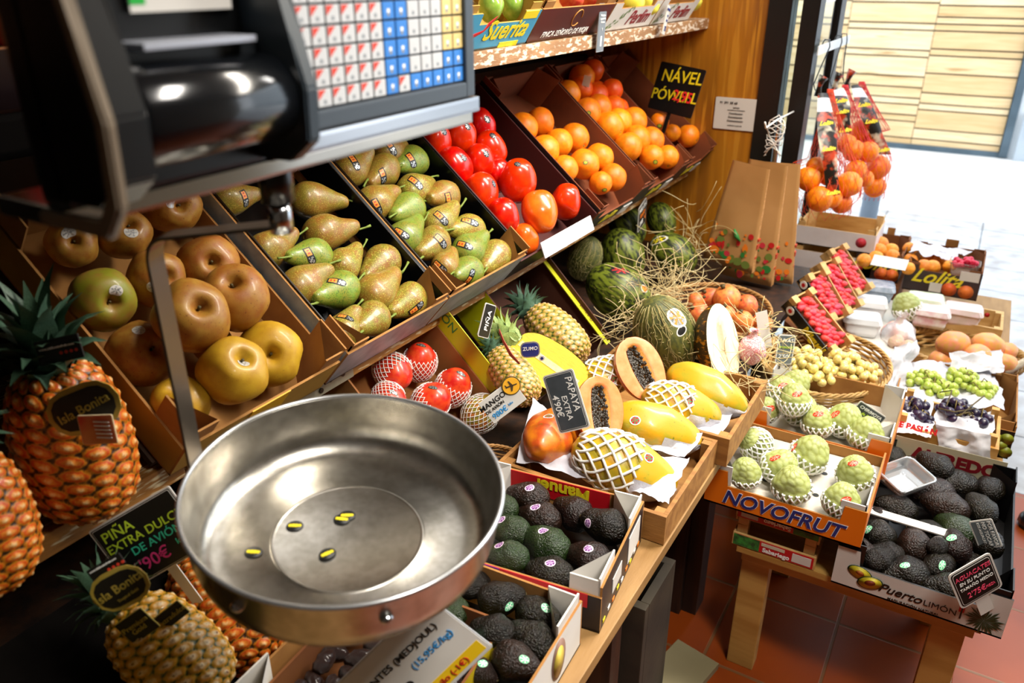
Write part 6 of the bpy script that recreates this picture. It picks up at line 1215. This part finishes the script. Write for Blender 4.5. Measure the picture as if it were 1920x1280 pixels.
# ---------------------------------------------------------------- paper bags, notice, orange nets
M_BAG = mat('brown_paper_bag', '#b88a54', '#a87a44', 5, .7, .15, 30); M_BAGS = mat('bag_edge_paper', '#a47238', '#c08a50', 60, .7, stretch=(30, 1, 1))
def bag(label, X0, y, z, w_, h, dep, rotz, tilt, seed, prints=True):
    root = thing('paper_bag', label, 'bag', Matrix.Translation((X0, y, z)) @ Matrix.Rotation(R(rotz), 4, 'Z') @ Matrix.Rotation(R(tilt), 4, 'Y'), 'brown paper bags on the hook')
    bm = bmesh.new(); n = 12; rr = random.Random(seed); G = {}
    for s_ in (0, 1):
        for i in range(n+1):
            for j in range(n+1):
                u, v_ = i/n, j/n; G[s_, i, j] = bm.verts.new((w_*(u-.5)*(.82+.36*v_), (dep*(.15+v_*.9)*(1-.35*abs(u-.5)*2))*(s_-.5)*1+.003*noise.noise(V((u*3, v_*4, seed))), -h*v_))
    for s_ in (0, 1):
        for i in range(n):
            for j in range(n):
                q = [G[s_, i, j], G[s_, i+1, j], G[s_, i+1, j+1], G[s_, i, j+1]]; f = bm.faces.new(q); f.smooth = True
    for j in range(n):
        for i in (0, n): f = bm.faces.new((G[0, i, j], G[1, i, j], G[1, i, j+1], G[0, i, j+1])); f.material_index = 1
    for i in range(n): bm.faces.new((G[0, i, n], G[1, i, n], G[1, i+1, n], G[0, i+1, n]))
    obj('bag_body', to_mesh(bm, 'bag_body', [M_BAG, M_BAGS]), root)
    if prints:
        cols = [RED, MATS['tomato_print_red'], GRN, ORG, mat('bag_green', '#6c7c34')]; items = []
        for k in range(34): items.append((rr.uniform(-.46, .46)*w_, -h*rr.uniform(.62, .96), rr.choice((.004, .007, .010, .014)), rr.choice(cols)))
        items += [(-.3*w_+rr.uniform(-.02, .02), -h*.8+rr.uniform(-.02, .02), .006, RED) for _ in range(12)]
        for x, z_, q, m in items:
            bm = bmesh.new(); y_ = -dep*(.15+(-z_/h)*.9)*(1-.35*abs(x/w_)*2)*.5-.0035; bmesh.ops.create_circle(bm, cap_ends=True, radius=q, segments=12, matrix=Matrix.Translation((x, y_, z_)) @ Matrix.Rotation(R(90), 4, 'X') @ Matrix.Diagonal((rr.uniform(.7, 1.3), 1, 1, 1))); obj('fruit_print', to_mesh(bm, 'fruit_print', m), root)
        bm = bmesh.new(); tube(bm, [(0, -dep*.42-.004, -h*.62), (.012, -dep*.42-.004, -h*.68), (.03, -dep*.43-.004, -h*.72)], [.003, .009, .002], 8); obj('fruit_print', to_mesh(bm, 'fruit_print', GRN), root)
        for k, z_ in enumerate((.66, .74, .84, .93)): obj('side_print', boxmesh('side_print', w_*.5*1.06, w_*.5*1.115+.0015, -dep*.25, dep*.25, -h*z_-.008, -h*z_+.008*(k % 2), mat('red_stripe_print', '#b03c20'), 0), root)
    return root
bag('foremost brown paper bag with fruit print hanging on the hook', -.64, 2.60, 1.035, .155, .35, .035, -8, 6, 1)
bag('brown paper bag behind the foremost one, longer at the bottom', -.60, 2.66, 1.035, .155, .41, .04, -4, 3, 2)
bag('brown paper bag at the back nearest the door post', -.57, 2.72, 1.025, .145, .41, .04, 4, -1, 3)
bm = bmesh.new(); rr = random.Random(6)
for i in range(5):
    pts = []; p = V((-.60, 2.70, 1.16))
    for j in range(14): pts.append(p+V((.03*math.sin(j*.9+i), .01*math.cos(j+i), -.008*j+.02*math.cos(j*1.3+i*2))))
    tube(bm, pts, .0015, 5)
tube(bm, [(-.60, 2.93, 1.16), (-.60, 2.7, 1.165), (-.60, 2.56, 1.16), (-.60, 2.54, 1.18)], .003, 6)
tag(obj('string_loop', to_mesh(bm, 'string_loop', mat('white_string', '#e4e0d8', rough=.8), True)), 'tangled white string looped on the hook above the paper bags', 'string')
P = at(1380, 214, y=2.955); board('wall_notice', 'white printed notice fixed to the oak panel', basis((P.x, 2.954, P.z), (1, 0, 0), (0, 0, 1)), .158, .112, mat('notice_paper', '#cfc8c0', rough=.6), mat('notice_paper', '#cfc8c0'), [('91 391 58 68', BLK, .012, -.03, .038, 0), ('EMPRESA', BLK, .006, 0, .022, 0), ('autorizada para tratamientos', BLK, .0055, 0, .014, 0), ('Desinfección', BLK, .0095, .0, .002, 0), ('Desratización', BLK, .0095, 0, -.011, 0), ('Desinsectación', BLK, .0095, 0, -.024, 0), ('certificado de garantía', BLK, .006, 0, -.04, 0)], edge=.001, cut=.004)
bm = bmesh.new(); bx(bm, -.552, -.548, 2.93, 3.52, 1.345, 1.375, 0, .001); tag(obj('hanging_rail', to_mesh(bm, 'hanging_rail', mat('white_metal', '#d4d8da', rough=.4))), 'white flat rail fixed to the door frame for hooks', 'rail')
rl = [o for o in COL.objects if o.name == 'hanging_rail'][0]
HK = [(1536, 105, 2.82, 'nearest the camera'), (1565, 98, 2.98, 'middle'), (1585, 92, 3.14, 'farthest')]
M_NET = mat('orange_net_string', '#e0481c', rough=.5); M_NETR = mat('red_net_string', '#dc2c30', rough=.5)
M_BAND = mat('printed_net_band', '#c8421c', '#1c160e', 26, .35, mid=.45, w_=.1, c3='#d0c8b0', s3=18, t3=.6)
def net_of_oranges(label, hook, cen, lst, w0, mnet, band, seed):
    hp = at(hook[0], hook[1]+58, w=w0); C = at(cen[0], cen[1], w=w0); root = thing('orange_net', label, 'net bag', Matrix.Translation(C), 'nets of oranges on the rail'); pts = []
    for px, py, rp in lst:
        P = at(px, py, w=w0-.02+random.uniform(-.03, .05)); r_ = rp*w0/F; pts.append((P, r_)); obj('orange', random.choice(G_ORANGE), root, axis_mat(P-C, (random.uniform(-1, 1), random.uniform(-1, 1), random.uniform(-1, 1)), 0, r_))
    # net: hull-like profile around the oranges, crossing strands
    zt = hp.z-C.z; zb = min(p.z-r for p, r in pts)-C.z-.004; bm = bmesh.new(); n = 26; stp = 34
    def rad(a, z):
        d = V((math.cos(a), math.sin(a), 0)); best = .008
        for p, r in pts:
            q = p-C; dz = z-q.z
            for kk in (-.03, 0, .03):
                if abs(dz-kk) < r: best = max(best, q.x*d.x+q.y*d.y+math.sqrt(r*r-(dz-kk)**2)*1.0+.001)
        top = max(p.z+r*.2 for p, r in pts)-C.z
        if z > top: 
            t = (z-top)/(zt-top); best = .010+(.075)*(1-t)**1.25
        return best
    for sg in (1, -1):
        for k in range(n):
            P_ = []
            for j in range(stp+1):
                z = zb+(zt-zb)*j/stp; a = 2*math.pi*k/n+sg*1.5*j/stp; P_.append((rad(a, z)*math.cos(a)+(hp.x-C.x)*max(0, (z-.0)/zt if zt else 0)*.6, rad(a, z)*math.sin(a)+(hp.y-C.y)*max(0, z/zt)*.6, z))
            tube(bm, P_, .0007, 3)
    obj('net', to_mesh(bm, 'net', mnet), root)
    if band:
        bm = bmesh.new(); prev = None; bw = .026
        for j in range(24):
            t = j/23; bxp, byp = band[0][0]+(band[1][0]-band[0][0])*t, band[0][1]+(band[1][1]-band[0][1])*t; P = at(bxp, byp, w=w0-.055-.05*math.sin(t*3.1))-C; ww = bw*(.45+.75*math.sin(min(1, t*1.3+.12)*math.pi*.8)); q = [bm.verts.new(P+rgt*s*ww-fwd*(.006*(1-s*s))) for s in (-1, -.4, .4, 1)]
            if prev:
                for k in range(3):
                    f = bm.faces.new((prev[k], prev[k+1], q[k+1], q[k])); f.material_index = 1 if .08 < t < .2 else 0; f.smooth = True
            prev = q
        obj('printed_band', to_mesh(bm, 'printed_band', [M_BAND, mat('white_film', '#d8d8dc', rough=.25)]), root)
        for t, s in ((.28, 'Lolita'), (.52, 'Lolita'), (.93, 'Lolita')):
            P = at(band[0][0]+(band[1][0]-band[0][0])*t, band[0][1]+(band[1][1]-band[0][1])*t, w=w0-.125)-C; text('lettering', s, .02, YEL, root, basis(P, img_dir(5), img_dir(95)), shear=.5, bold=.001)
    bm = bmesh.new(); tube(bm, [hp-C+V((0, 0, -.03)), hp-C, hp-C+V((.004, 0, .02)), hp-C+V((.01, .004, .035))], [.014, .008, .012, .018], 8); obj('gathered_top', to_mesh(bm, 'gathered_top', M_BAND, True), root)
    hk = at(hook[0], hook[1], x=-.55); bm = bmesh.new(); a = V(hp)+V((0, 0, -.012)); b = V((-.55, hp.y, 1.376)); c = (a+b)/2
    tube(bm, [a+V((.0, 0, .012)), a+V((-.012, 0, .0)), a+V((-.02, 0, .02)), c+V((-.004, 0, 0)), b+V((.016, 0, -.01)), b+V((.012, 0, .012)), b+V((-.004, 0, .012)), b+V((-.010, 0, -.004))], .0022, 8)
    tag(obj('s_hook', to_mesh(bm, 's_hook', mat('hook_steel', '#55585c', rough=.25, metal=.9), True)), 'steel S hook on the white rail carrying the %s net of oranges' % hook[2], 'hook')
    return root
net_of_oranges('nearest net of oranges with a long printed band down its front', (1536, 105, 'nearest'), (1560, 345), [(1516, 335, 23), (1537, 373, 24), (1592, 345, 23), (1577, 380, 20), (1530, 312, 18), (1553, 330, 18), (1560, 372, 18)], 2.78, M_NET, ((1543, 175), (1563, 375)), 1)
net_of_oranges('middle net of oranges in red mesh, hung behind the nearest one', (1566, 98, 'middle'), (1590, 300), [(1600, 282, 20), (1588, 270, 18), (1605, 320, 20), (1628, 285, 19)], 2.95, M_NETR, ((1573, 165), (1585, 250)), 2)
net_of_oranges('farthest net of oranges in red mesh with printed edge towards the street', (1590, 92, 'farthest'), (1630, 300), [(1615, 246, 21), (1646, 313, 22), (1640, 350, 20), (1622, 335, 16), (1638, 268, 17)], 3.02, M_NETR, ((1604, 160), (1660, 290)), 3)
# ---------------------------------------------------------------- hanging scale
M_HSG = mat('black_scale_housing', '#070809', rough=.3, coat=.3); M_HSG2 = mat('grey_scale_bezel', '#3c444c', rough=.4); M_LIP = mat('silver_scale_lip', '#b0b2b6', rough=.18, metal=.9); M_KEYW = mat('white_key', '#c9cbcc', '#bcbec0', 90, .4); M_KEYR = mat('red_key_corner', '#cf3a22', rough=.4); M_KEYB = mat('blue_key', '#1c6cc0', '#3a86d4', 40, .4); M_KEYY = mat('yellow_key', '#d8c07a', rough=.4); M_BRUSH = mat('brushed_steel', '#c2beb6', '#aca89e', 60, .27, .04, 200, metal=1., stretch=(1, 1, 1))
sl = thing('hanging_scale', 'hanging shop scale with keypad, label printer and large round steel dish', 'scale', Matrix.Translation((-.55, .5, 1.45)))
def slb(nm, a, m, b=.003): return obj(nm, boxmesh(nm, a[0]+.55, a[1]+.55, a[2]-.5, a[3]-.5, a[4]-1.45, a[5]-1.45, m, b), sl)
slb('housing', (-.59, -.512, .462, .772, 1.458, 1.86), M_HSG, .006); slb('printer_housing', (-.54, -.51, .291, .464, 1.458, 1.86), M_HSG, .004)
slb('bezel', (-.512, -.502, .468, .487, 1.475, 1.72), M_HSG2, .002); slb('bezel', (-.512, -.502, .752, .768, 1.475, 1.72), M_HSG2, .002); slb('bezel', (-.512, -.502, .487, .752, 1.475, 1.4905), M_HSG2, .002)
slb('key_bed', (-.512, -.5085, .487, .752, 1.49, 1.72), mat('dark_key_bed', '#3c3e40', rough=.5), 0)
slb('lower_lip', (-.56, -.500, .47, .775, 1.457, 1.474), M_LIP, .004); slb('base_plate', (-.59, -.508, .286, .772, 1.444, 1.458), mat('polished_scale_base', '#b4aca0', rough=.12, metal=1.), .003)
def keymesh(m, red):
    bm = bmesh.new(); bx(bm, -.5, .5, -.5, .5, 0, .22, 0, .06)
    if red:
        A = [bm.verts.new(c) for c in ((-.46, .46, .235), (-.46, -.1, .235), (.12, .46, .235))]; f = bm.faces.new(A); f.material_index = 1
    else: bx(bm, -.12, .12, -.2, .1, .2, .228, 1)
    bx(bm, -.1, .1, -.35, -.12, .2, .23, 2)
    return to_mesh(bm, 'key', [m, M_KEYR if red else WHT, mat('key_ink', '#80868c')])
KM = {'r': keymesh(M_KEYW, 1), 'b': keymesh(M_KEYB, 0), 'w': keymesh(M_KEYW, 0), 'y': keymesh(M_KEYY, 0)}
KM['w'].materials[1] = M_KEYW
for i in range(14):
    for j in range(7):
        t = 'r' if i < 7 else 'b' if i < 9 or (j == 0 and i < 12) or (j < 2 and i > 11) else 'w' if i < 12 else 'y'
        if i == 8 and j == 0: t = 'r'
        y = .4875+.2645*(i+.5)/14; z = 1.4915+.0168*(j+.5)
        obj('key', KM[t], sl, basis((-.508+.55, y-.5, z-1.45), (0, 1, 0), (0, 0, 1)) @ Matrix.Diagonal((.0168, .0148, .01, 1)))
# printer
bm = bmesh.new(); lathe(bm, [(0, -.068), (.028, -.068), (.033, -.062), (.033, .062), (.028, .068), (0, .068)], 36, M=Matrix.Rotation(R(90), 4, 'X')); obj('roller_cover', to_mesh(bm, 'roller_cover', mat('glossy_black_cover', '#0c0e11', rough=.16, coat=.6), True), sl, Matrix.Translation((.062, -.11, .062)))
def yprism(nm, pts, y0, y1, m, bev=.002):
    bm = bmesh.new(); A = [bm.verts.new((x+.55, y0-.5, z-1.45)) for x, z in pts]; B = [bm.verts.new((x+.55, y1-.5, z-1.45)) for x, z in pts]; bm.faces.new(A); bm.faces.new(B[::-1]); n = len(pts)
    for i in range(n): bm.faces.new((A[i], A[(i+1) % n], B[(i+1) % n], B[i]))
    bmesh.ops.bevel(bm, geom=list(bm.edges), offset=bev, segments=2, affect='EDGES'); return obj(nm, to_mesh(bm, nm, m), sl)
SP = [(-.52, 1.462), (-.475, 1.462), (-.452, 1.48), (-.45, 1.52), (-.462, 1.56), (-.48, 1.62), (-.485, 1.7), (-.52, 1.7)]
yprism('printer_cheek', SP, .291, .32, M_HSG); yprism('printer_cheek', SP, .456, .47, mat('slate_grey_cheek', '#2c353c', rough=.35))
yprism('beige_side_trim', [(-.535, 1.446), (-.462, 1.446), (-.444, 1.468), (-.440, 1.52), (-.452, 1.57), (-.47, 1.64), (-.474, 1.72), (-.482, 1.72), (-.478, 1.64), (-.460, 1.57), (-.448, 1.52), (-.452, 1.474), (-.466, 1.456), (-.535, 1.456)], .283, .291, mat('beige_trim', '#7a6c5a', rough=.4))
slb('printer_slot', (-.512, -.495, .325, .455, 1.53, 1.555), mat('charcoal_plastic', '#1a1d20', rough=.3), .003); slb('tear_bar', (-.512, -.478, .345, .44, 1.5535, 1.558), mat('bright_tear_bar', '#b8bcc8', rough=.3, metal=.4), .001)
slb('paper_label', (-.507, -.5055, .36, .445, 1.575, 1.66), WHITEC, 0); slb('label_print', (-.5055, -.505, .36, .372, 1.58, 1.6), mat('bright_green_print', '#18a83a'), 0)
# stem, hub, arm
hub = at(525, 400, z=1.395); L0 = V((-.55, .5, 1.45))
bm = bmesh.new(); cyl(bm, hub-L0+V((0, 0, .012)), V((hub.x, hub.y, 1.45))-L0, .0155, 24); obj('stem', to_mesh(bm, 'stem', M_HSG, True), sl)
bm = bmesh.new(); cyl(bm, hub-L0-V((0, 0, .018)), hub-L0+V((0, 0, .012)), .011, 20); obj('hub', to_mesh(bm, 'hub', M_CHROME, True), sl)
DN = V((.104, -.041, 1)).normalized(); DC = V((-.521, .526, 1.094)); DR = .17
Q = at(375, 865, n=DN, p=DC); od_ = (Q-DC); Q = DC+od_.normalized()*(DR+.003)
hx = V((hub.x, hub.y, 1.385)); cor = V((Q.x, Q.y, 1.366)); sd = (cor-hx).cross(V((0, 0, 1))).normalized(); pts = [hx]
for t in [i/8 for i in range(9)]:
    a = cor+(hx-cor).normalized()*.02; b = cor+V((0, 0, -.028)); pts.append(a*(1-t)**2+cor*2*t*(1-t)+b*t*t)
pts += [V((Q.x, Q.y, 1.25)), V((Q.x, Q.y, 1.12)), Q+V((0, 0, -.025))]
bm = bmesh.new(); prev = None
for i, p in enumerate(pts):
    d = (pts[min(i+1, len(pts)-1)]-pts[max(i-1, 0)]).normalized(); nn = d.cross(sd).normalized(); q = [bm.verts.new(p-L0+sd*sx_*.0135+nn*sn*.0016) for sx_, sn in ((-1, -1), (1, -1), (1, 1), (-1, 1))]
    if prev:
        for k in range(4): bm.faces.new((prev[k], prev[(k+1) % 4], q[(k+1) % 4], q[k]))
    else: bm.faces.new(q)
    prev = q
bm.faces.new(prev[::-1]); obj('hanging_arm', to_mesh(bm, 'hanging_arm', mat('bronzed_steel', '#6e6458', rough=.28, metal=.9)), sl)
DM = axis_mat(DC, DN, 0, 1); DM = Matrix.Translation(-L0) @ DM
bm = bmesh.new(); DP = [(DR, 0), (DR-.0015, -.006), (DR-.004, -.042), (DR-.008, -.058), (DR-.016, -.069), (DR-.028, -.074), (DR-.042, -.076), (.087, -.076), (.0855, -.0752), (.084, -.0745), (.0825, -.0752), (.081, -.076), (.0, -.076)]
lathe(bm, DP, 96); rings = None; lathe(bm, [(DR+.001, -.001), (DR-.0005, -.006), (DR-.003, -.043), (DR-.007, -.060), (DR-.015, -.0715), (DR-.028, -.0768), (DR-.042, -.079), (0, -.079)], 96); obj('dish', to_mesh(bm, 'dish', M_BRUSH, True), sl, DM)
bm = bmesh.new(); tube(bm, [((DR+.001)*math.cos(a), (DR+.001)*math.sin(a), 0) for a in [2*math.pi*i/96 for i in range(97)]], .0028, 10, cap=False); obj('dish_rim', to_mesh(bm, 'dish_rim', mat('bright_rim', '#c4c6c8', rough=.25, metal=.9), True), sl, DM)
for px, py in ((752, 1168), (366, 1064)):
    a = at(px, py, w=.68)-DC; a.z = 0; a = DN.to_track_quat('Z', 'Y').inverted() @ a; an = math.atan2(a.y, a.x); bm = bmesh.new(); bmesh.ops.create_uvsphere(bm, u_segments=16, v_segments=10, radius=.007, matrix=Matrix.Translation(((DR-.002)*math.cos(an), (DR-.002)*math.sin(an), -.026)) @ Matrix.Diagonal((1, 1, .7, 1))); obj('rivet', to_mesh(bm, 'rivet', M_CHROME, True), sl, DM)
YB = [BLK, BLK, YEL]
fl0 = DC-DN*.0752
for i, (px, py, a, lb) in enumerate(((475, 1035, 0, 'black and yellow fruit sticker nearest the hanging arm in the dish'), (553, 986, 8, 'black and yellow sticker across the embossed ring of the dish'), (651, 967, 12, 'upper of two overlapping black and yellow stickers in the dish'), (641, 974, -10, 'lower of two overlapping black and yellow stickers in the dish'), (614, 1039, 55, 'black and yellow sticker inside the embossed ring near the rim'))):
    P = at(px, py, n=DN, p=fl0); X = img_dir(a); X = (X-DN*X.dot(DN)).normalized(); bm = bmesh.new(); lathe(bm, [(0, .0006+i*.0002), (.0095, .0005+i*.0002), (.0098, 0)], 24)
    o = tag(obj('fruit_sticker', to_mesh(bm, 'fruit_sticker', BLK), None, basis(P, X, DN.cross(X)) @ Matrix.Diagonal((1, .85, 1, 1))), lb, 'sticker', 'stickers in the dish'); bm = bmesh.new(); prv = None
    for k in range(9):
        x = -.0072+.0018*k; h = .0034*(1-.3*abs(k-4)/4)*(1 if k % 2 else .72); q = [bm.verts.new((x, -h, 0)), bm.verts.new((x, h, 0))]
        if prv: bm.faces.new((prv[0], q[0], q[1], prv[1]))
        prv = q
    obj('print', to_mesh(bm, 'print', YEL), o, Matrix.Translation((0, 0, .0011+i*.0002)))
# red fruit behind the scale; carton widened, its dark card standing in for shade
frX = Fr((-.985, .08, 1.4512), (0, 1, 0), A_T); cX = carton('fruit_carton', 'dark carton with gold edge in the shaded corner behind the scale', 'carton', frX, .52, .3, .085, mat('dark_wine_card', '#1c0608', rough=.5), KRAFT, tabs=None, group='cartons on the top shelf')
for i, (px, py, rp) in enumerate(((88, 42, 40), (30, 20, 36))): P = frX.hit(px, py, .07); tag(fruit('tomato', G_ORANGE, P, (0, 0, 1), .045, mat('deep_red_fruit', '#a80808', rough=.35)), ['red round fruit in the dark carton against the scale housing', 'red round fruit farther into the dark top corner'][i], 'fruit', 'red fruit behind the scale')
